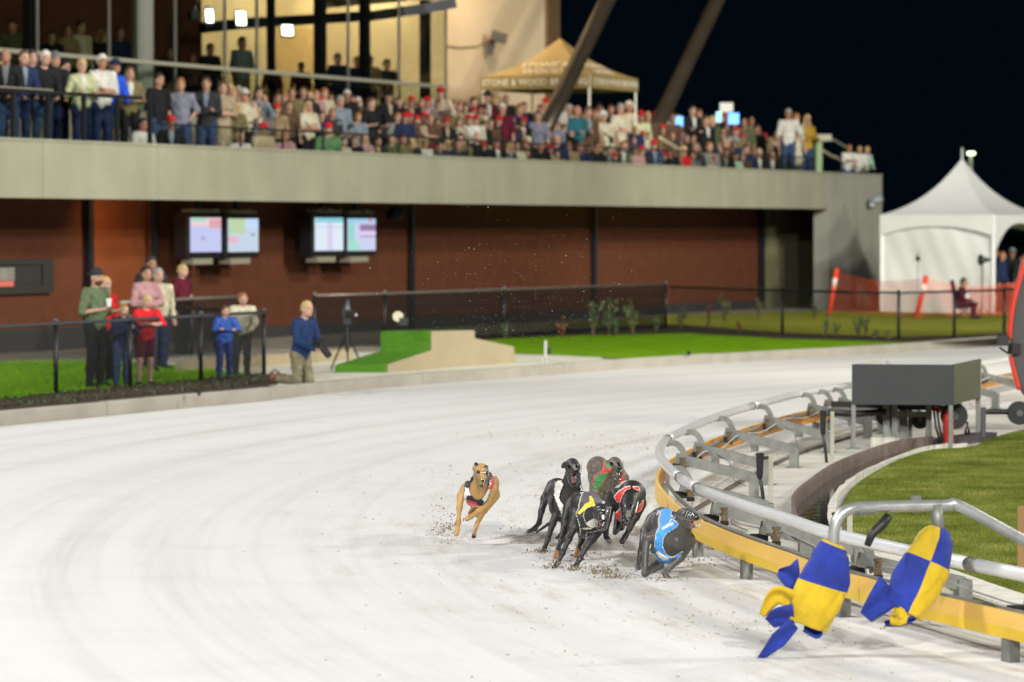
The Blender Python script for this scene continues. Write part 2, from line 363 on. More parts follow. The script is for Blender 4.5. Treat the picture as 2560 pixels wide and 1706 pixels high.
# --- concrete kerb in cast lengths
M_kerb = mat('kerb_concrete', (.33, .305, .26), .85, var=.14, vscale=2.2, bump=.25, bscale=60)
kerb = empty('kerb', KERB[1]); tag(kerb, 'long pale concrete kerb curving along the outside of the track', 'kerb')
kl = spline(KERB, 12); seg = 4.3; acc = [kl[0]]; dist = 0; q = 0
segs = []
for a, b in zip(kl[:-1], kl[1:]):
    dist += np.linalg.norm((b-a)[:2]); acc.append(b)
    if dist > seg*(1 if len(segs) % 2 else 1.15): segs.append(acc); acc = [b]; dist = 0
segs.append(acc)
for si, sg in enumerate(segs):
    hk = .175+.006*math.sin(si*2.1); mb = MB(); A = offs(sg, 0); B = offs(sg, .15)
    if len(A) < 2: continue
    t0 = (A[1]-A[0])/np.linalg.norm(A[1]-A[0]); A[0] = A[0]+t0*.012; B[0] = B[0]+t0*.012
    n = len(A); vs = []; fs = []
    for a, b in zip(A, B):
        d = (b-a)/np.linalg.norm(b-a)
        vs += [a+(0, 0, -.02), a+(0, 0, hk-.02), a+d*.02+(0, 0, hk), b-d*.01+(0, 0, hk), b+(0, 0, -.02)]
    for i in range(n-1):
        for j in range(4): fs.append((i*5+j, (i+1)*5+j, (i+1)*5+j+1, i*5+j+1))
    fs += [(0, 1, 2, 3, 4), tuple((n-1)*5+j for j in (4, 3, 2, 1, 0))]
    mb.add(vs, fs); mb.build('kerb_length', M_kerb, kerb)

# --- lawns, beds, pads outside the kerb
M_lawn = ramp_mat('lawn_green', [(.3, (.13, .28, .008)), (.55, (.17, .35, .012)), (.75, (.25, .37, .02))], 1.3, bump=.8, bscale=70)
M_lawn_dry = ramp_mat('lawn_dry', [(.3, (.23, .27, .03)), (.55, (.31, .32, .045)), (.75, (.38, .35, .06))], 1.0, bump=.8, bscale=70)
M_mulch = ramp_mat('mulch', [(.3, (.018, .014, .010)), (.6, (.06, .045, .03))], 9, bump=1.0, bscale=35)
M_pad = mat('pad_concrete', (.62, .60, .50), .85, var=.12, vscale=1.2, bump=.12, bscale=50)
def gz(l, z): return [G(x, y, z) for x, y in l]
kpx = [W/2+F*p[0]/p[1] for p in kb]; kin2 = offs(kb, .152)
def kedge(x0, x1, z): return [np.array([p[0], p[1], z]) for p, x in zip(kin2, kpx) if x0 <= x <= x1]
sheet('lawn_by_fence', gz([(-320, 916), (0, 908), (270, 906), (300, 914), (420, 918), (520, 926), (640, 940), (640, 949), (505, 960), (325, 977), (140, 995), (0, 1009), (-320, 1040)], ZO+.012), M_lawn)
sheet('planting_bed', gz([(-320, 1032), (0, 1003), (325, 972), (505, 955), (660, 940), (700, 944)], ZO+.02)+kedge(-320, 690, ZO+.02)[::-1], M_mulch)
sheet('concrete_pad', gz([(300, 897), (640, 888), (790, 881), (950, 880), (1180, 870), (1320, 872), (1500, 893)], ZO+.008)+kedge(700, 1590, ZO+.008)[::-1]+gz([(722, 945), (662, 940), (560, 926), (420, 914), (290, 905)], ZO+.008), M_pad)
sheet('lawn_on_bend', gz([(1150, 858), (1240, 835), (1450, 832), (1750, 826), (2050, 842), (2300, 850), (2700, 838)], ZO+.012)+kedge(1570, 2640, ZO+.012)[::-1]+gz([(1500, 893), (1400, 888), (1260, 884)], ZO+.012), M_lawn)
sheet('fence_bed', gz([(900, 866), (1160, 846), (1400, 824), (1640, 812), (1700, 812), (1950, 832), (2250, 844), (2550, 832), (2550, 842), (2260, 855), (1950, 846), (1720, 833), (1450, 838), (1250, 846), (1120, 858)], ZO+.02), M_mulch)
sheet('lawn_behind_fence', gz([(1240, 822), (1550, 795), (1750, 786), (2060, 778), (2400, 783), (2700, 776), (2700, 826), (2400, 838), (2240, 843), (1950, 831), (1670, 811), (1500, 815)], ZO+.008), M_lawn_dry)
for m_ in (M_lawn, M_lawn_dry): m_.node_tree.nodes['Principled BSDF'].inputs['Specular IOR Level'].default_value = .02
# --- infield: concrete apron, drain and turf inside the rail
M_apron = ramp_mat('apron_concrete', [(.3, (.43, .41, .35)), (.6, (.54, .52, .46))], 1.5, bump=.3, bscale=30)
M_rim = mat('drain_rim', (.20, .15, .13), .45, var=.3, vscale=6, bump=.2, bscale=20)
M_edge = mat('rough_concrete', (.60, .58, .50), .9, var=.2, vscale=10, bump=.9, bscale=22)
M_turf = ramp_mat('turf', [(.25, (.08, .065, .02)), (.40, (.10, .125, .022)), (.6, (.135, .175, .03)), (.8, (.20, .20, .05))], 2.2, rough_n=.7, bump=1.0, bscale=45, stretch=(1, .6, 1))
turfpx = [(2900, 1040), (2600, 1068), (2480, 1095), (2430, 1117), (2330, 1124), (2245, 1150), (2170, 1190), (2130, 1222), (2108, 1262), (2110, 1310), (2130, 1345), (2185, 1386), (2254, 1414), (2382, 1477), (2462, 1506), (2560, 1530), (2900, 1600)]
sheet('infield_turf', spline([G(x, y, .03) for x, y in turfpx], 4), M_turf)
rimpx = [(2330, 1120), (2240, 1132), (2150, 1162), (2078, 1194), (2020, 1236), (1988, 1264), (1978, 1290), (1986, 1330), (2024, 1376), (2075, 1405)]
rim = [p*(1, 1, 0) for p in spline([G(x, y, 0) for x, y in rimpx], 5)]
drain = empty('drain_channel', rim[20]); tag(drain, 'curved brown edged drain channel holding water beside the infield turf', 'drain')
mb = MB(); A = offs(rim, 0); B = offs(rim, .03); n = len(A); vs = []; fs = []
for a, b in zip(A, B): vs += [a+(0, 0, -.05), a+(0, 0, .13), b+(0, 0, .13), b+(0, 0, -.05)]
for i in range(n-1):
    for j in range(3): fs.append((i*4+j, i*4+j+1, (i+1)*4+j+1, (i+1)*4+j))
mb.add(vs, fs); mb.build('rim', M_rim, drain, smooth=False)
inn = [p*(1, 1, 0) for p in spline([G(x, y, .0) for x, y in [(2420, 1122), (2330, 1127), (2240, 1158), (2162, 1195), (2118, 1228), (2092, 1268), (2092, 1320), (2112, 1352), (2150, 1385), (2180, 1398)]], 5)]
M_water = mat('drain_water', (.03, .035, .025), .06, spec=.6, bump=.1, bscale=8)
k = min(len(A), len(inn)); mb = MB()
fs = [(i, i+1, k+i+1, k+i) for i in range(k-1)]
mb.add([a+(0, 0, .006) for a in rim[:k]]+[p+(0, 0, .006) for p in inn[:k]], fs); mb.build('water', M_water, drain)
mb = MB(); rnd = random.Random(3)
C = offs(inn, .0); D = offs(inn, -.06); vs = []; fs = []
for a, b in zip(C, D): j = rnd.uniform(-.012, .012); vs += [a+(j, j, .0), a+(j, j, .05+rnd.uniform(0, .02)), b+(-j, j, .045)]
for i in range(len(C)-1):
    for j in range(2): fs.append((i*3+j, i*3+j+1, (i+1)*3+j+1, (i+1)*3+j))
mb.add(vs, fs); mb.build('broken_edge', M_edge, drain)
sheet('apron', [on_rail(th, -.25, .004) for th in np.linspace(-.34, .6, 40)]+[on_rail(th, -6, .004) for th in np.linspace(.6, .0, 12)]+[G(2640, 1500, .004), G(2560, 1528, .004)], M_apron)
# concrete upstand left of the turf corner, near the lure
mb = MB(); pl = [G(x, y, 0) for x, y in [(2010, 1372), (2080, 1396), (2160, 1412), (2260, 1440), (2400, 1492), (2560, 1545), (2800, 1610)]]
pl = [p*(1, 1, 0) for p in spline(pl, 5)]; A = offs(pl, 0); B = offs(pl, .3); vs = []; fs = []
for a, b in zip(A, B): vs += [a+(0, 0, -.02), a+(0, 0, .05), b+(0, 0, .055), b+(0, 0, -.02)]
for i in range(len(A)-1):
    for j in range(3): fs.append((i*4+j, i*4+j+1, (i+1)*4+j+1, (i+1)*4+j))
mb.add(vs, fs); o = mb.build('infield_edging', M_edge); tag(o, kind='structure')

# --- turf blades on the infield and lawn tufts (nobody could count them)
def inside(px, py, poly):
    c = np.zeros(len(px), bool); n = len(poly)
    for i in range(n):
        x1, y1 = poly[i]; x2, y2 = poly[(i+1) % n]
        x = (x2-x1)*(py-y1)/((y2-y1) if y2 != y1 else 1e-9)+x1; c ^= ((y1 > py) != (y2 > py)) & (px < x)
    return c
def blades(name, poly, n, hmin, hmax, wd, m, z, label, seed):
    rs = np.random.RandomState(seed); P = np.array([(p[0], p[1]) for p in poly]); lo, hi = P.min(0), P.max(0)
    X = rs.uniform(lo[0], hi[0], n*3); Y = rs.uniform(lo[1], hi[1], n*3); ok = inside(X, Y, P); X = X[ok][:n]; Y = Y[ok][:n]; k = len(X)
    a = rs.uniform(0, 2*math.pi, k); h = rs.uniform(hmin, hmax, k); b = rs.uniform(0, 2*math.pi, k); l = rs.uniform(.1, .8, k)*h
    V = np.zeros((k, 3, 3)); V[:, 0] = np.c_[X-np.cos(a)*wd, Y-np.sin(a)*wd, np.full(k, z)]; V[:, 1] = np.c_[X+np.cos(a)*wd, Y+np.sin(a)*wd, np.full(k, z)]
    V[:, 2] = np.c_[X+np.cos(b)*l, Y+np.sin(b)*l, z+h]
    me = bpy.data.meshes.new(name); me.vertices.add(k*3); me.vertices.foreach_set('co', V.ravel()); me.loops.add(k*3); me.loops.foreach_set('vertex_index', np.arange(k*3, dtype=np.int32))
    me.polygons.add(k); me.polygons.foreach_set('loop_start', np.arange(k, dtype=np.int32)*3); me.polygons.foreach_set('loop_total', np.full(k, 3, np.int32)); me.materials.append(m); me.update(calc_edges=True)
    o = bpy.data.objects.new(name, me); COL.objects.link(o); tag(o, label, 'grass', kind='stuff'); return o
M_blade = ramp_mat('turf_blades', [(.32, (.095, .105, .02)), (.5, (.165, .20, .035)), (.72, (.29, .285, .08))], 1.6, bump=0)
tp = [G(x, y, .03) for x, y in [(2130, 1222), (2245, 1150), (2430, 1117), (2660, 1070), (2800, 1560), (2560, 1530), (2382, 1477), (2185, 1386), (2110, 1310)]]
blades('turf_grass', tp, 110000, .008, .028, .004, M_blade, .028, 'short mown turf with worn seams inside the rail', 1)
M_blade2 = ramp_mat('lawn_blades', [(.3, (.13, .30, .008)), (.6, (.19, .40, .012)), (.8, (.27, .42, .02))], 1.3, bump=0)
for m_ in (M_blade, M_blade2, M_turf): m_.node_tree.nodes['Principled BSDF'].inputs['Specular IOR Level'].default_value = .02
blades('lawn_grass', gz([(-100, 912), (270, 906), (420, 918), (640, 942), (325, 974), (0, 1006), (-100, 1018)], ZO), 16000, .03, .07, .012, M_blade2, ZO+.01, 'bright green lawn grass behind the left fence', 2)
# flat worn turf seams and dead patches lying on the turf
M_dead = ramp_mat('dead_turf', [(.3, (.07, .05, .025)), (.7, (.20, .17, .08))], 9, bump=.8, bscale=40)
# clods and grains kicked out of the sand lie on the track
def lumps(name, pts, sizes, m, label, cat='sand', subdiv=0):
    base = np.array([(1, 0, 0), (-1, 0, 0), (0, 1, 0), (0, -1, 0), (0, 0, 1), (0, 0, -1)], float); fa = np.array([(0, 2, 4), (2, 1, 4), (1, 3, 4), (3, 0, 4), (2, 0, 5), (1, 2, 5), (3, 1, 5), (0, 3, 5)])
    rs = np.random.RandomState(5); n = len(pts); V = np.asarray(pts)[:, None, :]+base[None]*rs.uniform(.5, 1.3, (n, 6, 1))*np.asarray(sizes)[:, None, None]
    Fc = (np.arange(n)*6)[:, None, None]+fa[None]; Fc = Fc.reshape(-1, 3); me = bpy.data.meshes.new(name); k = len(Fc)
    me.vertices.add(n*6); me.vertices.foreach_set('co', V.ravel()); me.loops.add(k*3); me.loops.foreach_set('vertex_index', Fc.ravel().astype(np.int32)); me.polygons.add(k)
    me.polygons.foreach_set('loop_start', np.arange(k, dtype=np.int32)*3); me.polygons.foreach_set('loop_total', np.full(k, 3, np.int32)); me.materials.append(m); me.update(calc_edges=True)
    o = bpy.data.objects.new(name, me); COL.objects.link(o); tag(o, label, cat, kind='stuff'); return o
M_clod = ramp_mat('damp_sand', [(.3, (.33, .29, .21)), (.7, (.52, .47, .37))], 30, bump=0)
rs = np.random.RandomState(11); pts = []; sz = []
for i in range(2200):
    r = RR+.35+abs(rs.normal(0, 1.3)); th = rs.uniform(-.33, .42); s = rs.gamma(1.5, .0022)
    p = on_rail(th, r-RR, s*.3); pts.append(p); sz.append(min(s, .011))
for cx, cy, n, sp in [(1560, 1120, 160, .5), (1420, 1085, 160, .7), (1330, 1245, 120, .5), (1250, 1180, 120, .6), (1480, 1090, 120, .8), (1780, 1370, 260, .35), (1900, 1560, 160, .5), (1480, 1075, 100, 1.)]:
    c = G(cx, cy)
    for i in range(n):
        s = rs.gamma(1.7, .0028); pts.append(np.array([c[0]+rs.normal(0, sp), c[1]+rs.normal(0, sp*.7), s*.3])); sz.append(min(s, .015))
lumps('sand_clods', pts, sz, M_clod, 'loose damp sand clods scattered on the white track near the rail')
# ================================================================== GRANDSTAND
def ubox(mb, u0, u1, v0, v1, z0, z1, m=0):
    b = [UV(u0, v0, z0), UV(u1, v0, z0), UV(u1, v1, z0), UV(u0, v1, z0)]; t = [p+(0, 0, z1-z0) for p in b]
    return mb.hexa(b, t, m)
def upart(name, m, parent, *boxes, bevel=0):
    mb = MB()
    for b in boxes: ubox(mb, *b)
    return mb.build(name, m, parent, bevel=bevel)
def concrete(name, c, streak=True):
    m = bpy.data.materials.new(name); m.use_nodes = True; t = m.node_tree; b = t.nodes['Principled BSDF']; L = t.links.new; b.inputs['Roughness'].default_value = .85; b.inputs['Specular IOR Level'].default_value = .2
    tc = t.nodes.new('ShaderNodeTexCoord'); mp = t.nodes.new('ShaderNodeMapping'); mp.inputs['Scale'].default_value = (1, 1, .16); L(tc.outputs['Object'], mp.inputs[0])
    n = t.nodes.new('ShaderNodeTexNoise'); n.inputs['Scale'].default_value = 1.7; n.inputs['Detail'].default_value = 6; n.inputs['Roughness'].default_value = .65; L(mp.outputs[0], n.inputs['Vector'])
    n2 = t.nodes.new('ShaderNodeTexNoise'); n2.inputs['Scale'].default_value = .7; n2.inputs['Detail'].default_value = 5; L(tc.outputs['Object'], n2.inputs['Vector'])
    ad = t.nodes.new('ShaderNodeMath'); ad.operation = 'ADD'; L(n.outputs[0], ad.inputs[0]); L(n2.outputs[0], ad.inputs[1])
    r = t.nodes.new('ShaderNodeMapRange'); r.inputs[1].default_value = .7; r.inputs[2].default_value = 1.3; r.inputs[3].default_value = .86; r.inputs[4].default_value = 1.08; L(ad.outputs[0], r.inputs[0])
    mx = t.nodes.new('ShaderNodeMix'); mx.data_type = 'RGBA'; mx.blend_type = 'MULTIPLY'; mx.inputs[0].default_value = 1; mx.inputs[6].default_value = (*c, 1); L(r.outputs[0], mx.inputs[7]); L(mx.outputs[2], b.inputs['Base Color'])
    MATS[name] = m; return m
M_conc = concrete('beam_concrete', (.335, .33, .25)); M_pier = concrete('pier_concrete', (.34, .34, .285))
def ribbed(name, c, axis, freq=9):
    m = bpy.data.materials.new(name); m.use_nodes = True; t = m.node_tree; b = t.nodes['Principled BSDF']; L = t.links.new; b.inputs['Roughness'].default_value = .7; b.inputs['Specular IOR Level'].default_value = .3
    tc = t.nodes.new('ShaderNodeTexCoord'); w = t.nodes.new('ShaderNodeTexWave'); w.bands_direction = axis; w.inputs['Scale'].default_value = freq; w.inputs['Distortion'].default_value = .4; L(tc.outputs['Object'], w.inputs['Vector'])
    n = t.nodes.new('ShaderNodeTexNoise'); n.inputs['Scale'].default_value = 3; n.inputs['Detail'].default_value = 5; L(tc.outputs['Object'], n.inputs['Vector'])
    ad = t.nodes.new('ShaderNodeMath'); ad.operation = 'MULTIPLY_ADD'; ad.inputs[1].default_value = .35; L(w.outputs['Fac'], ad.inputs[0]); L(n.outputs[0], ad.inputs[2])
    r = t.nodes.new('ShaderNodeMapRange'); r.inputs[1].default_value = .3; r.inputs[2].default_value = 1; r.inputs[3].default_value = .78; r.inputs[4].default_value = 1.15; L(ad.outputs[0], r.inputs[0])
    mx = t.nodes.new('ShaderNodeMix'); mx.data_type = 'RGBA'; mx.blend_type = 'MULTIPLY'; mx.inputs[0].default_value = 1; mx.inputs[6].default_value = (*c, 1); L(r.outputs[0], mx.inputs[7]); L(mx.outputs[2], b.inputs['Base Color'])
    bp = t.nodes.new('ShaderNodeBump'); bp.inputs['Strength'].default_value = .6; bp.inputs['Distance'].default_value = .02; L(w.outputs['Fac'], bp.inputs['Height']); L(bp.outputs[0], b.inputs['Normal'])
    MATS[name] = m; return m
M_brick = ribbed('red_brick_cladding', (.125, .040, .019), 'Z', 6); M_timber = ribbed('timber_cladding', (.10, .030, .014), 'X', 5)
M_door = mat('warm_lit_door', (.20, .055, .016), .5, var=.15, vscale=2)  # warm light on the recess door put into its orange base colour
M_plinth = mat('plinth_dark', (.035, .034, .036), .7, var=.2); M_olive = mat('olive_render', (.17, .165, .085), .8, var=.2, vscale=2)
M_steel = mat('dark_steel', (.02, .024, .035), .4, metal=.3, var=.2); M_warmwall = mat('warm_plaster', (.60, .50, .32), .8, var=.1, vscale=1)
M_cream = mat('cream_render', (.66, .54, .37), .85, var=.1, vscale=.8, bump=.1); M_brown = mat('bronze_trim', (.18, .11, .06), .5, metal=.3)
M_slab = mat('deck_concrete', (.25, .24, .2), .85, var=.15); M_roof = mat('roof_dark', (.05, .045, .04), .6)
M_col = concrete('column_concrete', (.22, .23, .19)); M_glass = glassmat('glazing', (.70, .72, .66), .08, .92); M_bglass = glassmat('balustrade_glass', (.90, .93, .90), .08, .98)
M_rail_pale = mat('pale_rail', (.45, .44, .34), .4, metal=.3); M_rail_dark = mat('dark_rail', (.035, .035, .04), .35, metal=.5)
ZB, ZT, UE = 2.92, 3.90, FU(2205)
gs = empty('grandstand', UV(20, 0, 0)); tag(gs, 'two level grandstand with pale concrete balcony beam and dark red lower wall', 'grandstand')
js = [-7]+[FU(x) for x in (108, 396, 735, 1075, 1440, 1800)]+[FU(2070)]
for a, b in zip(js[:-1], js[1:]):
    o = upart('fascia_panel', M_conc, gs, (a+.005, b-.005, 0, .30, ZB, ZT))
upart('coping', M_conc, gs, (-7, UE-.02, -.025, .34, ZT+.002, ZT+.045))
pu = FU(2072)
upart('pier', M_pier, gs, (pu+.01, UE, 0, .45, 0, ZT), (UE-.45, UE-.004, .46, 9, 0, ZT-.004))
upart('soffit', M_slab, gs, (-7, UE-.47, .302, 9, 2.96, 3.16))
upart('fascia_backing', M_slab, gs, (-7, UE-.5, .305, .40, 3.165, 3.88))
VW = 2.0
upart('lower_wall', M_brick, gs, (-7, FU(228, VW), VW, VW+.3, 0, 2.955), (FU(398, VW), FU(1905, VW), VW, VW+.3, 0, 2.955))
upart('recess_wall', M_door, gs, (FU(240, VW), FU(386, VW), VW+.05, VW+.3, .7, 2.955), (FU(240, VW), FU(386, VW), VW+.06, VW+.3, 0, .7))
upart('end_wall', M_olive, gs, (FU(1922, VW-.1), UE-.5, VW-.1, VW+.3, 0, 2.955))
upart('plinth', M_plinth, gs, (-7, FU(225, VW), VW-.06, VW-.002, 0, .55))
upart('plinth', M_plinth, gs, (FU(400, VW), FU(1900, VW), VW-.06, VW-.002, 0, .38))
for px, w in ((234, .16), (393, .13), (1039, .13), (1495, .13), (1913, .2)):
    u = FU(px, VW-.2); upart('steel_column', M_steel, gs, (u-w/2, u+w/2, VW-.16, VW-.08, 0, 2.958))
# serving hatch low on the left
h0, h1 = FU(-60, VW), FU(122, VW); zt, zb = FW(60, 648, VW)[2], FW(60, 735, VW)[2]
hatch = upart('serving_hatch', mat('hatch_dark', (.03, .028, .024), .6), gs, (h0, h1, VW-.10, VW-.065, zb, zb+.14), (h0, h1, VW-.10, VW-.065, zt-.1, zt), (h1-.35, h1, VW-.10, VW-.065, zb+.142, zt-.102), (h0, h1, VW-.06, VW-.02, zb, zt))
upart('hatch_shutter', mat('hatch_grey_glow', (.22, .22, .19), .6, var=.2, emit=(.5, .5, .4), estr=.05), hatch, (h0+.2, h1-1.25, VW-.085, VW-.062, zb+.25, zt-.15))  # grey shutter panel given a faint glow of its own, no lamp behind it
upart('hatch_red_light', mat('hatch_red', (.5, .12, .1), .5, emit=(1, .2, .15), estr=.25), hatch, (h0+.2, h1-1.3, VW-.095, VW-.064, zb+.145, zb+.24))  # red light of the hatch, made as a glowing strip
# terraces
TIERS = [(.42, 1.6, 3.30), (1.6, 3.0, 3.45), (3.0, 4.2, 3.80)]
for v0, v1, z in TIERS: upart('terrace_step', M_slab, gs, (-7, UE-.5, v0, v1-.002, 3.17, z))
upart('terrace_step', M_slab, gs, (FU(1120, 4.2), UE-.5, 4.2, 8.9, 3.17, 3.797))
upart('left_platform', M_slab, gs, (-7, FU(372, 1), .425, 2.2, 3.46, 3.62))
upart('upper_floor', M_slab, gs, (-7, FU(1118, 4.2), 4.2, 12, 3.17, 4.75))
bench_u = (FU(390, .9), FU(2040, .9))
upart('terrace_bench', mat('bench_timber', (.16, .10, .06), .7), gs, (bench_u[0], bench_u[1], 1.0, 1.38, 3.63, 3.68), *[(u-.04, u+.04, 1.05, 1.33, 3.30, 3.628) for u in np.arange(bench_u[0]+.3, bench_u[1], 3.)])
# upper storey
upart('timber_wall', M_timber, gs, (-7, FU(506, 8), 8, 8.3, 4.75, 10.5), (FU(506, 8)-.3, FU(506, 8), 8.3, 11, 4.75, 10.5))
upart('warm_room_wall', M_warmwall, gs, (FU(500, 8), FU(1122, 10.5)+1, 10.5, 10.8, 4.75, 10.5))
upart('warm_room_panel', mat('warm_panel', (.55, .40, .20), .7, var=.1), gs, (FU(700, 10.4), FU(790, 10.4), 10.40, 10.497, 4.75, 7.6), (FU(1000, 10.4), FU(1040, 10.4), 10.40, 10.497, 4.75, 7.2))
uc = FU(1116, 6.6)
upart('cream_wall', M_cream, gs, (uc, FU(1362, 6.6), 6.6, 7.0, 3.80, 11), (uc, uc+.35, 7.0, 10.5, 3.80, 11))
upart('bronze_edge', M_brown, gs, (FU(1362, 6.6)+.01, FU(1392, 6.6), 6.5, 7.1, 3.80, 11))
upart('roof', M_roof, gs, (-7, FU(1392, 6.6)+.3, 4.6, 12, 10.52, 10.9))
mb = MB(); c0 = FW(355, 0, 4.9); mb.lathe((c0[0], c0[1], 4.75), [(.24, 0), (.24, 5.8)], 20); mb.build('round_column', M_col, gs, smooth=False)
for px, w, zt_ in ((78, .16, 10.5), (805, .30, 10.5), (916, .24, 10.5), (1067, .26, 10.5), (682, .10, 10.5)):
    u = FU(px, 5.0); upart('steel_post', M_steel, gs, (u-w/2-(.02 if w > .12 else 0), u+w/2, 4.95, 5.12, 4.752, zt_))
mu = [FU(p, 4.9) for p in (-40, 92, 271, 436, 560, 640, 868, 995, 1112)]
for u in mu: upart('mullion', mat('mullion_pale', (.35, .34, .3), .35, metal=.6), gs, (u-.02, u+.02, 4.84, 4.90, 4.752, 10.5))
for a, b in zip(mu[:-1], mu[1:]): upart('glass_pane', M_glass, gs, (a+.03, b-.03, 4.865, 4.875, 4.76, 10.45))
# canopy beam of the upper room (black steel, rising to the right)
mb = MB(); pts = [FW(505, 70, 7.0), FW(620, 58, 6.6), FW(800, 48, 6.0), FW(930, 40, 5.4), FW(1060, 22, 4.6), FW(1136, 8, 4.1)]
for a, b in zip(pts[:-1], pts[1:]): mb.bar(a, b, .2, .24)
mb.build('canopy_beam', M_steel, gs)
mb = MB(); a = [FW(800, 22, 6.2), FW(1060, 0, 4.6), FW(1138, 6, 4.1), FW(1120, -40, 5.4), FW(820, -40, 7)]
mb.prism(a, (0, 0, .12)); mb.build('canopy_soffit', mat('canopy_bronze', (.25, .20, .11), .6), gs)
# slanted steel props
for (x0, y0), (x1, y1) in (((1392, 262), (1545, -55)), ((1650, 300), (1815, -45))):
    a, b = FW(x0, y0, 2.4), FW(x1, y1, 2.4); d = (b-a)/np.linalg.norm(b-a)
    mb = MB(); mb.tube([a-d*1.6, a, b, b+d*3], .21, 16); o = mb.build('raking_prop', mat('prop_bronze', (.09, .07, .05), .38, metal=.55, var=.15, vscale=1.5), gs, smooth=True)
# balustrades
bl = empty('balcony_balustrade', UV(10, .2, ZT)); tag(bl, 'glass balustrade with dark posts along the concrete balcony edge', 'balustrade')
ul = FU(352, .15); zr = 4.74
upart('top_rail', M_rail_dark, bl, (-7, ul, .10, .20, zr, zr+.06))
upart('rail_cap', M_rail_pale, bl, (-7, FU(130, .15), .11, .19, zr+.062, zr+.08))
pps = [FU(p, .15) for p in (-60, 34, 122, 211, 294, 376)]
for u in pps: upart('post', M_rail_dark, bl, (u-.035, u+.035, .12, .19, ZT+.047, zr-.002 if u < ul else zr))
for a, b in zip(pps[:-1], pps[1:]): upart('glass_panel', M_bglass, bl, (a+.05, b-.05, .145, .157, ZT+.08, zr-.04))
zl = ZT+.40; ur = FU(2030, .15)
upart('low_rail', M_rail_dark, bl, (pps[-1]+.04, ur, .12, .17, zl, zl+.04))
us = np.linspace(pps[-1], ur, 22)
for u in us[1:]: upart('post', M_rail_dark, bl, (u-.02, u+.02, .13, .16, ZT+.047, zl-.002))
for a, b in zip(us[:-1], us[1:]): upart('glass_panel', M_bglass, bl, (a+.05, b-.05, .142, .152, ZT+.06, zl-.02))
b2 = empty('terrace_balustrade', UV(12, 4.1, 4.75)); tag(b2, 'glass balustrade with pale top rail in front of the lit upper room', 'balustrade')
v2 = 4.12; upart('top_rail', M_rail_pale, b2, (-3, FU(1118, v2), v2-.05, v2+.05, 5.76, 5.84))
us = np.linspace(FU(-40, v2), FU(1118, v2), 14)
for a, b in zip(us[:-1], us[1:]): upart('glass_panel', M_bglass, b2, (a+.03, b-.03, v2-.008, v2+.004, 4.78, 5.755))
# stair handrails on the right of the terrace
M_green = mat('green_post', (.30, .42, .22), .6); M_hr = mat('handrail', (.55, .50, .33), .35, metal=.4)
sr = empty('stair_handrail', FW(2060, 430, .8)); tag(sr, 'pale stair handrail with small sign beside the green post', 'handrail')
mb = MB(); mb.tube([FW(2038, 366, .9), FW(2083, 393, .9), FW(2087, 392, .9), FW(2106, 404, .9), FW(2106, 440, .9)], .045, 8); mb.build('lower_rail', M_hr, sr, smooth=True)
mb = MB(); mb.tube([FW(2050, 352, 1.6), FW(2084, 350, 1.6), FW(2122, 372, 1.6), FW(2122, 440, 1.6)], .035, 8); mb.build('upper_rail', M_rail_pale, sr, smooth=True)
mb = MB(); mb.lathe(FW(2046, 440, .7), [(.11, 0), (.11, .95)], 14); mb.build('green_post', M_green, sr)
mb = MB(); a, b = FW(2045, 344, .9), FW(2078, 344, .9); mb.bar(a, b, .03, .17); mb.build('sign_plate', mat('sign_cream', (.75, .72, .55), .5), sr)
s2 = empty('ramp_handrail', FW(1675, 400, 1.2)); tag(s2, 'short sloping pale handrail rising among the front row near the props', 'handrail')
mb = MB(); mb.tube([FW(1648, 344, 1.2), FW(1700, 374, 1.2), FW(1702, 430, 1.2)], .045, 8); mb.build('rail', M_hr, s2, smooth=True)
s3 = empty('ramp_handrail', FW(1160, 350, 1.2)); tag(s3, 'short dark sloping handrail in the middle of the front rows', 'handrail')
mb = MB(); mb.tube([FW(1145, 322, 1.2), FW(1185, 348, 1.2), FW(1232, 372, 1.2)], .03, 8); mb.build('rail', M_rail_pale, s3, smooth=True)

# ---- lit fixtures that the photograph shows
def lamp_panel(name, px, py, v, w, h, label, est, tilt=-.25):
    p = FW(px, py, v); o = empty(name, p); o.rotation_euler = (tilt, 0, R_(18)); tag(o, label, 'floodlight', 'bright floodlights on the upper beam')
    mb = MB(); mb.box((0, .06, 0), (w+.06, .10, h+.06)); x = mb.build('housing', mat('lamp_case', (.25, .25, .25), .5)); x.parent = o
    mb = MB()
    for i in range(2): mb.box((0, 0, (i-.5)*h*.5), (w, .012, h*.46))
    x = mb.build('lens', mat('led_white', (1, 1, 1), .3, emit=(1, .98, .95), estr=est)); x.parent = o
    mb = MB(); mb.bar((0, .1, 0), (0, .18, .28), .05, .05); x = mb.build('bracket', M_steel); x.parent = o
    return o
lamp_panel('floodlight', 524, 40, 6.7, .15, .30, 'left white floodlight panel on the upper black beam', 22)
lamp_panel('floodlight', 603, 46, 6.3, .20, .32, 'right white floodlight panel on the upper black beam', 22)
lamp_panel('floodlight', 719, 76, 6.1, .24, .24, 'brightest round glare floodlight under the upper black beam', 120)
p = FW(485, 38, 6.6); o = empty('spotlight', p); tag(o, 'unlit dark spotlight left of the white floodlight panels', 'spotlight')
mb = MB(); mb.box((0, 0, 0), (.22, .25, .2), rz=.5); mb.build('housing', M_steel, o, origin=None).matrix_parent_inverse = Matrix(); mb = MB(); mb.bar((0, 0, .1), (.05, .05, .35), .05, .05); mb.build('bracket', M_steel, o).matrix_parent_inverse = Matrix()
wl = empty('wall_light', FW(1240, 105, 6.2)); tag(wl, 'dark angled wall light on the cream end wall', 'wall light')
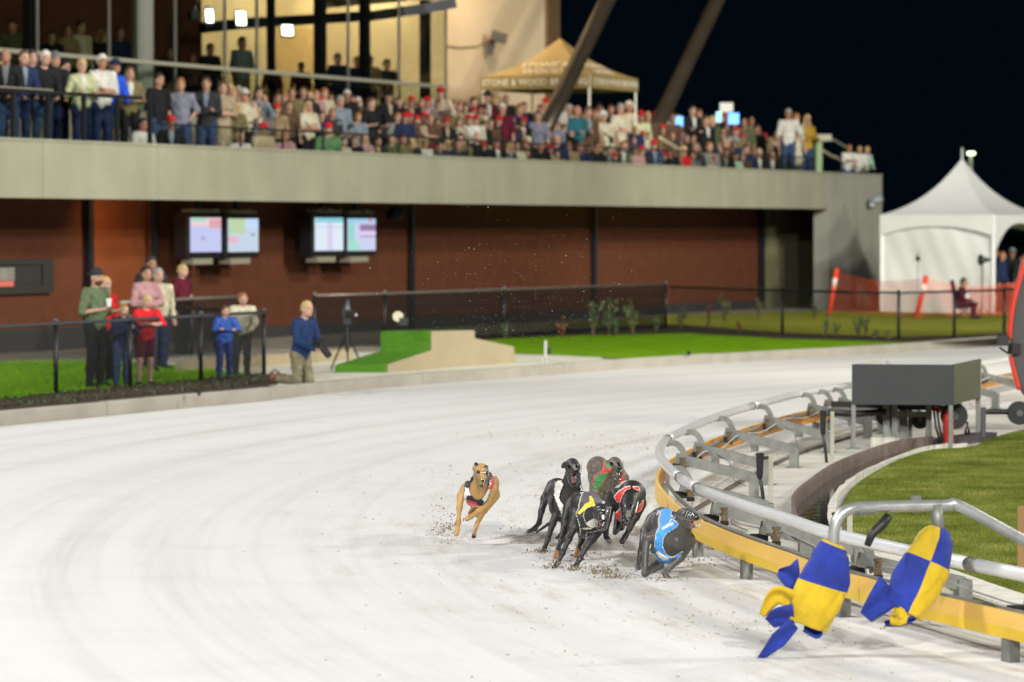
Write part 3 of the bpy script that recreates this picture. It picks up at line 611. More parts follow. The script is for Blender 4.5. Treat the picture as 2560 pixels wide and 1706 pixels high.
mb = MB(); mb.box((.08, -.05, .12), (.42, .3, .26), rot=Matrix.Rotation(.3, 3, 'Y')); mb.build('lamp_head', M_roof, wl).matrix_parent_inverse = Matrix()
mb = MB(); mb.bar((-.08, .1, .05), (-.16, .1, -.32), .14, .16); mb.build('arm', M_roof, wl).matrix_parent_inverse = Matrix()
mb = MB(); mb.tube([FW(1118, 115, 6.57), FW(1150, 120, 6.57), FW(1190, 117, 6.57), FW(1225, 100, 6.5)], .015, 5); mb.build('cable', M_brown, wl)
# unseen lamp added for the tent; warm lamps inside the upper room and on the end wall (lit in the photograph)
def warm(loc, power, size, col, aim=None):
    l = bpy.data.lights.new('warm_lamp', 'AREA'); l.energy = power; l.color = col; l.size = size
    o = bpy.data.objects.new('warm_lamp', l); COL.objects.link(o); o.location = Vector(loc.tolist())
    if aim is not None: o.rotation_euler = (Vector(aim.tolist())-o.location).to_track_quat('-Z', 'Y').to_euler()
WARM = (1, .84, .58)
for px in (600, 780, 960): warm(FW(px, -100, 8.3), 250, 1.2, WARM, FW(px, 150, 10.0))
warm(FW(1240, -190, 4.6), 150, .8, (1, .76, .48), FW(1250, 120, 6.6))
warm(FW(1330, -120, 4.4), 40, .6, (1, .72, .38), FW(1430, 160, 4.6))  # unseen lamp added to brighten the gold tent
warm(UV(FU(312, 1.2), 1.0, 2.8), 14, .3, (1, .5, .2), UV(FU(312, 2), 2.0, 1.6))

# ---- television screens under the balcony
def screen_mat(name, kind):
    m = bpy.data.materials.new(name); m.use_nodes = True; t = m.node_tree; L = t.links.new; b = t.nodes['Principled BSDF']
    b.inputs['Base Color'].default_value = (.02, .02, .02, 1); b.inputs['Roughness'].default_value = .3
    tc = t.nodes.new('ShaderNodeTexCoord'); sp = t.nodes.new('ShaderNodeSeparateXYZ'); L(tc.outputs['Generated'], sp.inputs[0])
    col = None
    def mixin(base, c, fac):
        x = t.nodes.new('ShaderNodeMix'); x.data_type = 'RGBA'; L(fac, x.inputs[0])
        if isinstance(base, tuple): x.inputs[6].default_value = (*base, 1)
        else: L(base, x.inputs[6])
        x.inputs[7].default_value = (*c, 1); return x.outputs[2]
    def rng(out, a, b2):
        g = t.nodes.new('ShaderNodeMath'); g.operation = 'GREATER_THAN'; g.inputs[1].default_value = a; L(out, g.inputs[0])
        l = t.nodes.new('ShaderNodeMath'); l.operation = 'LESS_THAN'; l.inputs[1].default_value = b2; L(out, l.inputs[0])
        p = t.nodes.new('ShaderNodeMath'); p.operation = 'MULTIPLY'; L(g.outputs[0], p.inputs[0]); L(l.outputs[0], p.inputs[1]); return p.outputs[0]
    def rect(x0, x1, z0, z1):
        p = t.nodes.new('ShaderNodeMath'); p.operation = 'MULTIPLY'; L(rng(sp.outputs[0], x0, x1), p.inputs[0]); L(rng(sp.outputs[2], z0, z1), p.inputs[1]); return p.outputs[0]
    n = t.nodes.new('ShaderNodeTexNoise'); n.inputs['Scale'].default_value = 1.5; L(tc.outputs['Generated'], n.inputs['Vector'])
    base = {0: (.55, .58, .88), 1: (.55, .66, .78), 2: (.72, .82, .92), 3: (.60, .64, .86)}[kind]; col = base
    for x0, x1, z0, z1, c in {0: [(0, 1, .75, 1, (.85, .62, .68)), (0, .5, .88, 1, (.45, .72, .60)), (.6, 1, .7, .95, (.75, .38, .42)), (.32, .46, .35, .45, (.35, .42, .6))],
                              1: [(0, .55, .55, 1, (.50, .66, .40)), (.55, 1, .68, 1, (.55, .70, .92)), (0, .32, .28, .46, (.82, .45, .55)), (.75, .88, .48, .56, (.3, .4, .4))],
                              2: [(0, 1, .86, 1, (.25, .62, .72)), (.42, .62, 0, .86, (.68, .62, .82)), (0, 1, .70, .73, (.5, .6, .75))],
                              3: [(0, .22, .0, .98, (.30, .68, .62)), (0, 1, .88, 1, (.35, .6, .85)), (.42, 1, .42, .82, (.28, .2, .36)), (.42, 1, .46, .62, (.72, .6, .86)), (.75, .85, .88, 1, (.8, .2, .4)), (0, .4, .0, .3, (.36, .72, .62))]}[kind]:
        col = mixin(col, c, rect(x0, x1, z0, z1))
    L(col, b.inputs['Emission Color']); b.inputs['Emission Strength'].default_value = 1.0; return m
M_case = mat('tv_case', (.012, .012, .013), .4); M_cover = mat('tv_cover', (.28, .26, .2), .9, bump=.6, bscale=10)
tvs = [((476.7, 544.6), (552, 630.5), 'pale screen with a pink and green top band, leftmost of the four'), ((571, 547), (645, 630), 'screen with a green field picture, second of the four'), ((788, 545), (857, 627), 'screen with a teal header over white columns, third of the four'), ((870, 547), (938, 627), 'screen with a dark inset picture, rightmost of the four')]
for i, ((x0, y0), (x1, y1), lab) in enumerate(tvs):
    v = 1.25; u0, u1 = FU(x0, v), FU(x1, v); z1 = FW((x0+x1)/2, y0, v)[2]; z0 = FW((x0+x1)/2, y1, v)[2]
    tv = empty('television', UV((u0+u1)/2, v, z0)); tag(tv, lab, 'television', 'televisions under the balcony')
    upart('casing', M_case, tv, (u0-.12, u1+.03, v+.012, v+.30, z0-.12, z1+.10), bevel=.01)
    mb = MB(); c = UV((u0+u1)/2, v, (z0+z1)/2); w = u1-u0
    mb.box((0, 0, 0), (w, .02, z1-z0)); s = mb.build('screen', screen_mat('screen_%s' % 'abcd'[i], i), tv); s.matrix_parent_inverse = Matrix(); s.location = (0, 0, (z1-z0)/2); s.rotation_euler = (0, 0, math.atan2(FD[1], FD[0]))
    rn = random.Random(i); mb = MB(); um = (u0+u1)/2
    for k in range(5):
        a = u0+.1+(u1-u0-.2)*k/5; ubox(mb, a, a+(u1-u0)/5-.02, v-.03+rn.uniform(0, .02), v+.26, z1+.102, z1+.16+rn.uniform(-.03, .05)*(1-abs(k-2)/3))
    mb.build('rain_cover', M_cover, tv)
    upart('lower_cover', M_cover, tv, (u0+.05, u1-.35, v-.02, v+.25, z0-.24, z0-.125))
    upart('hanger', M_steel, tv, (um-.05, um+.05, v+.12, v+.2, z1+.105, 2.955))
sp_ = empty('loudspeaker', FW(988, 535, 1.4)); tag(sp_, 'dark round loudspeaker hung under the balcony right of the screens', 'loudspeaker')
mb = MB(); mb.lathe((0, 0, -.16), [(.06, 0), (.17, .05), (.2, .16), (.17, .27), (.06, .33)], 16); x = mb.build('body', M_steel, smooth=True); x.parent = sp_
mb = MB(); mb.bar((0, 0, .17), (0, 0, .32), .05, .05); x = mb.build('bracket', M_steel); x.parent = sp_
# camera on the pier
cc = empty('security_camera', FW(2188, 503, -.25)); tag(cc, 'grey security camera on the end pier of the balcony', 'camera')
mb = MB(); mb.tube([(-.14, -.05, -.05), (0, -.1, .02), (.2, -.12, .08)], [.10, .11, .08], 12); x = mb.build('housing', mat('cam_grey', (.30, .34, .38), .4), smooth=True); x.parent = cc
mb = MB(); mb.tube([(-.1, -.08, -.06), (-.12, -.1, -.16)], [.08, .07], 12); x = mb.build('dome', mat('cam_white', (.6, .62, .62), .3), smooth=True); x.parent = cc
mb = MB(); mb.bar((0, 0, .02), (0, .3, .06), .06, .06); x = mb.build('arm', mat('cam_grey', (.3, .3, .3))); x.parent = cc

# ---- gold pop-up tent on the terrace
tz0, tze, tzv, tzp = 3.8, FW(1475, 186, 2.3)[2], 0, 0
def text_mesh(body, size, m, name, extr=.004):
    cu = bpy.data.curves.new('t', 'FONT'); cu.body = body; cu.size = size; cu.extrude = extr; cu.align_x = 'CENTER'; cu.align_y = 'CENTER'; cu.offset = size*.02; cu.resolution_u = 2
    ob = bpy.data.objects.new('t', cu); me = bpy.data.meshes.new_from_object(ob); bpy.data.objects.remove(ob); me.name = name; me.materials.clear(); me.materials.append(m); return me
def place_text(body, size, m, name, parent, c, xdir, ydir):
    me = text_mesh(body, size, m, name); o = bpy.data.objects.new(name, me); COL.objects.link(o)
    x = Vector([float(q) for q in xdir]).normalized(); y = Vector([float(q) for q in ydir]).normalized(); z = x.cross(y).normalized(); y = z.cross(x)
    Mx = Matrix((x, y, z)).transposed().to_4x4(); Mx.translation = Vector([float(q) for q in c]); o.parent = parent; o.matrix_parent_inverse = WM(parent).inverted()
    o.matrix_basis = Mx; return o
C0 = FW(1475, 186, 2.3); YB = C0[1]; cA = np.array([C0[0], C0[1]]); cL = cA+(-2.72, 1.30); cR = cA+(1.28, 2.62); cB = cL+cR-cA
tz = C0[2]; cz = cA*.5+cB*.5
tent = empty('gazebo_tent', (cz[0], cz[1], 3.8)); tag(tent, 'gold pop-up gazebo tent with lettered valance among the terrace crowd', 'tent')
M_gold = mat('gold_canvas', (.36, .26, .10), .75, var=.12, vscale=2, bump=.15, bscale=6); M_gold2 = mat('gold_valance', (.27, .20, .07), .8, var=.1); M_print = mat('white_print', (.66, .60, .46), .7)
pk = FW(1409, 97, 3.5); pk = np.array([cz[0], cz[1], 2.42+(568-97)/(F/cz[1])])
mb = MB(); cor = [cA, cR, cB, cL]; N = 10; grid = {}
for s in range(4):
    a, b = cor[s], cor[(s+1) % 4]; rows = []
    for i in range(N+1):
        f = i/N; row = []
        for j in range(9):
            e = a+(b-a)*j/8; p = np.array([*e, tz])*(1-f)+pk*f; sag = -.20*math.sin(math.pi*f)*(1-.2*abs(j-4)/4); p[2] += sag; row.append(p)
        rows.append(row)
    base = len(mb.v); vs = [p for r in rows for p in r]; fs = [(i*9+j, i*9+j+1, (i+1)*9+j+1, (i+1)*9+j) for i in range(N) for j in range(8)]
    mb.add(vs, fs)
mb.build('canopy', M_gold, tent, smooth=True)
vh = .34
for s in range(4):
    a, b = cor[s], cor[(s+1) % 4]; mb = MB(); d = (b-a)/np.linalg.norm(b-a); nn = np.array([d[1], -d[0]])*.015
    vs = []; K = 16
    for j in range(K+1):
        e = a+(b-a)*j/K; w = .015*math.sin(j*1.7); vs += [(*(e+nn*(1+w*20)), tz-.005), (*(e+nn*(1.2+w*40)), tz-vh)]
    mb.add(vs, [(2*j, 2*j+1, 2*j+3, 2*j+2) for j in range(K)]); va = mb.build('valance', M_gold2, tent)
    if s in (0, 3):
        out = np.array([d[1], -d[0]]); mid = (a+b)/2+out*.06; xd = (*(d), 0)
        place_text('STONE & WOOD BREWING' if s == 3 else 'STONE & WOOD BREWING', .235 if s == 3 else .22, M_print, 'lettering', tent, (*mid, tz-vh*.52), xd, (0, 0, 1))
        # roof print follows the slope
        mid2 = (a+b)/2; f = .33; q = np.array([*mid2, tz])*(1-f)+pk*f; q[2] -= .13; q[:2] += out*.05; yd = pk-np.array([*mid2, tz]); yd[2] -= .15
        place_text('STONE &\n WOOD', .33, M_print, 'roof_lettering', tent, q, xd, yd)
for i, c in enumerate(cor):
    mb = MB(); mb.box((*(c+(cz-c)*.02), (3.8+tz)/2), (.05, .05, tz-3.8)); mb.build('leg', mat('tent_leg', (.5, .46, .36), .4, metal=.4), tent)

# ---- signs and glowing tablets held up in the crowd
def board(name, px, py, v, w, h, m, label, cat, pole=.5):
    p = FW(px, py, v); o = empty(name, (p[0], p[1], p[2]-h/2-pole)); o.rotation_euler = (0, 0, R_(12)); tag(o, label, cat)
    mb = MB(); mb.box((0, 0, pole+h/2), (w, .025, h)); x = mb.build('panel', m); x.parent = o
    mb = MB(); mb.bar((0, .02, 0), (0, .02, pole), .03, .03); x = mb.build('pole', M_rail_dark); x.parent = o
M_tab = mat('tablet_blue', (.05, .1, .4), .3, emit=(.12, .45, 1), estr=2.2); M_tab2 = mat('tablet_cyan', (.05, .2, .3), .3, emit=(.35, .85, .95), estr=1.6)
board('odds_sign', 1816, 269, 2.6, .38, .26, mat('sign_white', (.72, .70, .62), .6), 'small off-white board raised above the crowd near the right', 'sign', 1.9)
board('odds_screen', 1834, 297, 2.2, .30, .30, M_tab, 'blue glowing screen under the raised white board', 'screen', 1.6)
board('odds_screen', 1797, 293, 2.4, .15, .28, M_tab2, 'narrow cyan glowing screen left of the raised white board', 'screen', 1.6)
board('odds_screen', 1698, 304, 2.2, .20, .26, M_tab, 'blue glowing screen beside the rugby striped jumper', 'screen', 1.5)
# ================================================================== PEOPLE
def rotx(p, piv, a):
    y, z = p[1]-piv[1], p[2]-piv[2]; c, s = math.cos(a), math.sin(a)
    return (p[0], piv[1]+y*c-z*s, piv[2]+y*s+z*c)
POSES = {}
def arms(el, hl, er=None, hr=None):
    er = er or (-el[0], el[1], el[2]); hr = hr or (-hl[0], hl[1], hl[2]); return dict(el=el, hl=hl, er=er, hr=hr)
POSES['side'] = dict(arms((.25, .02, 1.13), (.26, -.05, .88)))
POSES['fold'] = dict(arms((.24, -.06, 1.13), (-.06, -.19, 1.17), (-.24, -.06, 1.13), (.06, -.22, 1.12)))
POSES['rail'] = dict(arms((.26, -.10, 1.14), (.13, -.34, 1.06)), lean=.22)
POSES['phone'] = dict(arms((.25, -.14, 1.20), (.07, -.30, 1.40), (-.24, 0, 1.13), (-.16, -.22, 1.08)))
POSES['hips'] = dict(arms((.31, .06, 1.16), (.17, -.02, 1.0), (-.25, 0, 1.12), (-.26, -.06, .9)))
POSES['sit'] = dict(arms((.24, -.06, 1.13), (.08, -.30, 1.0)), sit=True)
POSES['sitlean'] = dict(arms((.25, -.16, 1.10), (.07, -.36, 1.08)), sit=True, lean=.28)
POSES['kidrail'] = dict(arms((.27, -.14, 1.22), (-.08, -.25, 1.24), (-.27, -.14, 1.22), (.08, -.22, 1.22)), lean=.16)
POSES['clasp'] = dict(arms((.24, -.16, 1.16), (.03, -.33, 1.30), (-.24, -.16, 1.16), (-.03, -.33, 1.28)), lean=.12)
POSES['cup'] = dict(arms((.25, -.02, 1.12), (.17, -.28, 1.14), (-.26, .02, 1.12), (-.14, -.24, 1.16)))
POSES['camera'] = dict(arms((.24, -.12, 1.16), (.10, -.34, 1.12), (-.22, -.08, 1.14), (-.06, -.36, 1.08)), lean=.18, kneel=True)
POSES['read'] = dict(arms((.22, -.12, 1.12), (.07, -.30, 1.10)), sit=True, lean=.12)
SEATZ = .50
CACHE = {}
def body(pose, h=.017, fem=False):
    key = (pose, h, fem)
    if key in CACHE: return CACHE[key]
    P = POSES[pose]; lean = P.get('lean', 0); sit = P.get('sit'); kneel = P.get('kneel'); dz = -SEATZ if sit else (-.46 if kneel else 0)
    sw = .165 if fem else .19; piv = (0, 0, .95)
    U = lambda p: (lambda q: (q[0], q[1], q[2]+dz))(rotx(p, piv, lean))
    hc = U((0, -.025, 1.63)); nb = U((0, .015, 1.46)); nt = U((0, -.005, 1.56))
    f = Field((-.5, -.75, -.02), (.5, .6, 1.82+dz), h)
    tr = []                                          # (group, kind, args)
    def cone(g, a, ra, b, rb, k=.025): tr.append((g, 'c', (a, ra, b, rb, k)))
    def ell(g, c, r, k=.03): tr.append((g, 'e', (c, r, k)))
    # head
    ell('head', hc, (.077, .096, .115), .01); ell('head', (hc[0], hc[1]-.022, hc[2]-.06), (.058, .068, .06), .03)
    cone('head', (hc[0], hc[1]-.092, hc[2]+.01), .012, (hc[0], hc[1]-.108, hc[2]-.028), .017, .012)
    for s in (-1, 1): ell('head', (s*.08, hc[1]+.012, hc[2]-.012), (.014, .026, .035), .008)
    ell('head', (hc[0], hc[1]-.085, hc[2]+.028), (.055, .02, .012), .02)
    cone('neck', nt, .054, nb, .062, .03)
    # torso
    cone('torso', U((-sw*.78, .0, 1.395)), .075, U((sw*.78, 0, 1.395)), .075, .03)
    ell('torso', U((0, 0, 1.27)), ((.15 if fem else .165), .115, .19), .05)
    if fem:
        for s in (-1, 1): ell('torso', U((s*.07, -.09, 1.27)), (.065, .05, .06), .03)
    else: ell('torso', U((0, -.035, 1.10)), (.15, .11, .12), .06)
    ell('torso', U((0, 0, 1.05)), (.135, .10, .16), .06)
    ell('pelvis', (0, .01, .94+dz), (.17, .12, .13), .06)
    # arms
    for s, e, hd in ((1, P['el'], P['hl']), (-1, P['er'], P['hr'])):
        sh = U((s*sw, 0, 1.41)); e = U(e); hd = U(hd)
        cone('uarm', sh, .058, e, .042, .03); cone('farm', e, .042, hd, .028, .015)
        d = np.array(hd)-np.array(e); d = d/np.linalg.norm(d); wr = np.array(hd)
        side = np.cross(d, (0, 0, 1)); side = side/(np.linalg.norm(side)+1e-6); dn = np.cross(d, side)
        cone('hand', wr, .026, wr+d*.06, .032, .01)
        for q in range(4):
            o = side*(q-1.5)*.019; a = wr+d*.07+o; m = a+d*(.030+.006*(q in (1, 2)))+dn*(-.012); cone('hand', a, .010, m, .0095, .004); cone('hand', m, .0095, m+d*.018-dn*.022, .008, .004)
        cone('hand', wr+d*.02-side*.028, .012, wr+d*.055-side*.045-dn*.01, .0095, .006)
    # legs
    for s in (-1, 1):
        hp = np.array((s*.095, .01, .90+dz))
        if sit: kn = np.array((s*.13, -.42, .46)); an = np.array((s*.13, -.38, .09))
        elif kneel: kn = np.array((s*.10, -.06-.04*s, .075)); an = np.array((s*.10, .36-.04*s, .075))
        else: kn = np.array((s*.105, -.02, .49)); an = np.array((s*.115, .02, .09))
        cone('thigh', hp, .088, kn, .058, .04); cone('shin', kn, .056, kn*.55+an*.45+np.array((0, .015, 0)), .055, .02); cone('shin', kn*.55+an*.45+np.array((0, .015, 0)), .055, an, .038, .02)
        if kneel: cone('foot', an, .04, an+(0, .13, -.03), .04, .02)
        else: cone('foot', an+(0, .02, -.035), .042, an+(s*.02, -.16, -.052), .035, .02)
    def run(fd, groups, off=0):
        for g, kd, a in tr:
            if g in groups:
                if kd == 'c': fd.cone(*a[:4], k=a[4], off=off)
                else: fd.ell(a[0], a[1], k=a[2], off=off)
        return fd
    run(f, {'head', 'neck', 'torso', 'pelvis', 'uarm', 'farm', 'hand', 'thigh', 'shin', 'foot'})
    V, Q = f.mesh(); C = V[Q].mean(1)-np.array(hc)
    mi = np.zeros(len(Q), int)
    eye = (np.abs(np.abs(C[:, 0])-.034) < .016) & (np.abs(C[:, 2]-.012) < max(.008, h*.55)) & (C[:, 1] < -.055); mi[eye] = 1
    lip = (np.abs(C[:, 0]) < .028) & (np.abs(C[:, 2]+.058) < max(.007, h*.5)) & (C[:, 1] < -.05); mi[lip] = 2
    res = dict(hc=hc, lean=lean, top=hc[2]+.118, run=run, lo=f.lo, hi=(.5, .6, 1.82+dz), h=h, dz=dz, U=U, sit=sit)
    me = mesh_from('body', V, Q, [None, None, None], mi, 1); res['body'] = me; res['g'] = {}
    CACHE[key] = res; return res
def garment(B, kind):
    if kind in B['g']: return B['g'][kind]
    f = Field(B['lo'], B['hi'], B['h']); X, Y, Z = f.grid(); run = B['run']; dz = B['dz']; off = .016
    if kind in ('tee', 'long', 'dress'):
        run(f, {'torso', 'pelvis'}, off+.004); f2 = Field(B['lo'], B['hi'], B['h'])
        if kind == 'long': run(f2, {'uarm', 'farm'}, off)
        else: run(f2, {'uarm'}, off+.006)
        f.F = np.minimum(np.where(Z > (.84 if kind != 'dress' else .6)+dz-0*X, f.F, .1), f2.F)
        if kind == 'dress':
            f.cone((0, .0, .98+dz), .13, (0, 0, .62+dz), .19, .05)
        f3 = Field(B['lo'], B['hi'], B['h']); run(f3, {'neck', 'head'}, .006); f.F = np.maximum(f.F, -f3.F)
        n = np.sin(X*31+Z*17)*np.sin(Z*23-Y*19+X*7)*.006+np.sin(Z*9+X*40)*.003; f.F = f.F+n.astype(np.float32)
    elif kind in ('trousers', 'shorts'):
        run(f, {'pelvis', 'thigh', 'shin'} if kind == 'trousers' else {'pelvis', 'thigh'}, off+.002); zc = (.07 if kind == 'trousers' else .2)
        f.F = np.where((Z < 1.0+dz+0*X), f.F, .1) if kind == 'trousers' else np.maximum(np.where((Z < 1.0+dz+0*X), f.F, .1), (.56-Z)*np.ones_like(f.F) if not B['sit'] else f.F)
        f.F = (f.F+np.sin(Z*33+X*25)*.004).astype(np.float32)
    elif kind == 'shoes':
        run(f, {'foot'}, .012)
    elif kind == 'front':
        run(f, {'torso'}, off+.0105); zc = 1.40+dz; f.F = np.maximum(f.F, np.maximum(np.abs(X)-np.clip((Z-(1.02+dz))*.16, .006, .075)+0*Y, np.maximum(Y+.02+0*X+0*Z, Z-1.46-dz+0*X+0*Y))).astype(np.float32)
    V, Q = f.mesh(); me = mesh_from(kind, V, Q, [None], None, 1); B['g'][kind] = me; return me
HEADWEAR = {}
def headwear(kind, h=.012):
    if (kind, h) in HEADWEAR: return HEADWEAR[(kind, h)]
    f = Field((-.2, -.3, -.42), (.2, .25, .2), h); X, Y, Z = f.grid()
    if kind in ('short', 'long', 'bun', 'fluffy', 'receding'):
        f.ell((0, .008, .004), (.077, .096, .115), 0, off=.017 if kind != 'fluffy' else .045)
        k = {'receding': -.01}.get(kind, .0)
        f.F = np.maximum(f.F, (-.74*Y+k*0-Z+(.03 if kind == 'receding' else .0))*.8+0*X)
        f.F = f.F+(np.sin(X*95)*np.sin(Z*70+Y*60)*.004).astype(np.float32)
        if kind == 'long':
            for s in (-1, 1):
                f.cone((s*.065, .03, .04), .035, (s*.085, .03, -.16), .04, .02); f.cone((s*.085, .03, -.16), .04, (s*.08, .05, -.30), .025, .02)
            f.cone((0, .08, .0), .06, (0, .09, -.26), .06, .03)
        if kind == 'bun': f.ell((0, .11, .06), (.045, .045, .045), .02)
    elif kind in ('cap', 'capback', 'beanie'):
        f.ell((0, .004, .015), (.077, .096, .115), 0, off=.022); f.F = np.maximum(f.F, .035-Z+0*X+0*Y)
        if kind == 'cap': f.ell((0, -.125, .045), (.075, .085, .014), .008)
        if kind == 'capback': f.ell((0, .12, .045), (.07, .07, .014), .008)
    elif kind == 'sunhat':
        f.ell((0, .004, .02), (.08, .1, .11), 0, off=.025); f.F = np.maximum(f.F, .03-Z+0*X+0*Y); f.ell((0, 0, .04), (.17, .19, .014), .01)
    elif kind == 'beard':
        f.ell((0, -.022, -.06), (.058, .068, .06), 0, off=.01); f.F = np.maximum(f.F, np.maximum(Z+.035+0*X+0*Y, Y+.01+0*X+0*Z))
    V, Q = f.mesh(); me = mesh_from(kind, V, Q, [None], None, 1); HEADWEAR[(kind, h)] = me; return me
SKIN = [mat('skin_light', (.48, .27, .18), .55, var=.1), mat('skin_fair', (.54, .32, .23), .55, var=.1), mat('skin_tan', (.36, .19, .12), .55, var=.1), mat('skin_ruddy', (.50, .235, .165), .55, var=.1), mat('skin_brown', (.2, .11, .07), .55, var=.1)]
M_eye = mat('eye_dark', (.03, .02, .018), .3); M_lip = mat('lips', (.42, .16, .13), .5)
CN = dict(black=(.014, .014, .016), charcoal=(.045, .045, .05), navy=(.018, .028, .085), royal=(.02, .09, .62), blue=(.05, .12, .45), greyblue=(.25, .32, .38), grey=(.22, .22, .22), white=(.78, .76, .70), cream=(.72, .66, .48), lime=(.62, .66, .38), beige=(.50, .40, .26), brown=(.14, .08, .045),
          khaki=(.24, .20, .09), olive=(.12, .15, .07), green=(.14, .27, .13), mint=(.45, .68, .52), teal=(.03, .17, .22), red=(.62, .02, .025), maroon=(.14, .012, .03), pink=(.62, .34, .36), lilac=(.27, .28, .36), plaid=(.28, .30, .28), mustard=(.5, .32, .04), denim=(.035, .06, .13), tan=(.40, .28, .16))
HN = dict(black=(.012, .01, .009), dark=(.03, .02, .014), brown=(.09, .05, .025), ginger=(.30, .13, .04), blond=(.50, .36, .15), grey=(.30, .29, .27), white=(.66, .64, .58))
for k_ in CN:
    if k_ not in ('red', 'royal', 'black', 'navy', 'denim'): CN[k_] = tuple(c_*.78 for c_ in CN[k_])
def setmat(o, i, m): o.material_slots[i].link = 'OBJECT'; o.material_slots[i].material = m
def hairmat(c): return mat('hair_'+c, HN[c], .6, var=.3, vscale=40)
def make_person(pose, top, garm='tee', hair=('short', 'brown'), legs='trousers', legc='black', skin=0, fem=False, h=.017, shoe='black', beard=None, front=None):
    B = body(pose, h, fem); o = bpy.data.objects.new('person', B['body']); COL.objects.link(o)
    setmat(o, 0, SKIN[skin]); setmat(o, 1, M_eye); setmat(o, 2, M_lip)
    def child(name, me, m):
        c = bpy.data.objects.new(name, me); COL.objects.link(c); c.parent = o; setmat(c, 0, m); return c
    child({'tee': 'shirt', 'long': 'jacket', 'dress': 'dress'}[garm], garment(B, garm), cloth(CN[top])); child(legs, garment(B, legs), cloth(CN[legc])); child('shoes', garment(B, 'shoes'), cloth(CN[shoe]))
    if hair:
        k, c = hair; m = cloth(CN[c]) if k in ('cap', 'capback', 'beanie', 'sunhat') else hairmat(c)
        x = child({'cap': 'cap', 'capback': 'cap', 'beanie': 'beanie', 'sunhat': 'hat'}.get(k, 'hair'), headwear(k), m); x.location = B['hc']
        if k in ('cap', 'capback', 'beanie'):
            pass
    if garm == 'long' and front: child('shirt_front', garment(B, 'front'), cloth(CN[front]))
    if beard: x = child('beard', headwear('beard'), hairmat(beard)); x.location = B['hc']
    return o, B
def stand_at(o, B, p, yaw, s=1.0):
    o.location = Vector([float(q) for q in p]); o.rotation_euler = (0, 0, yaw); o.scale = (s*.5+.5 if s > 1 else s, s*.5+.5 if s > 1 else s, s)

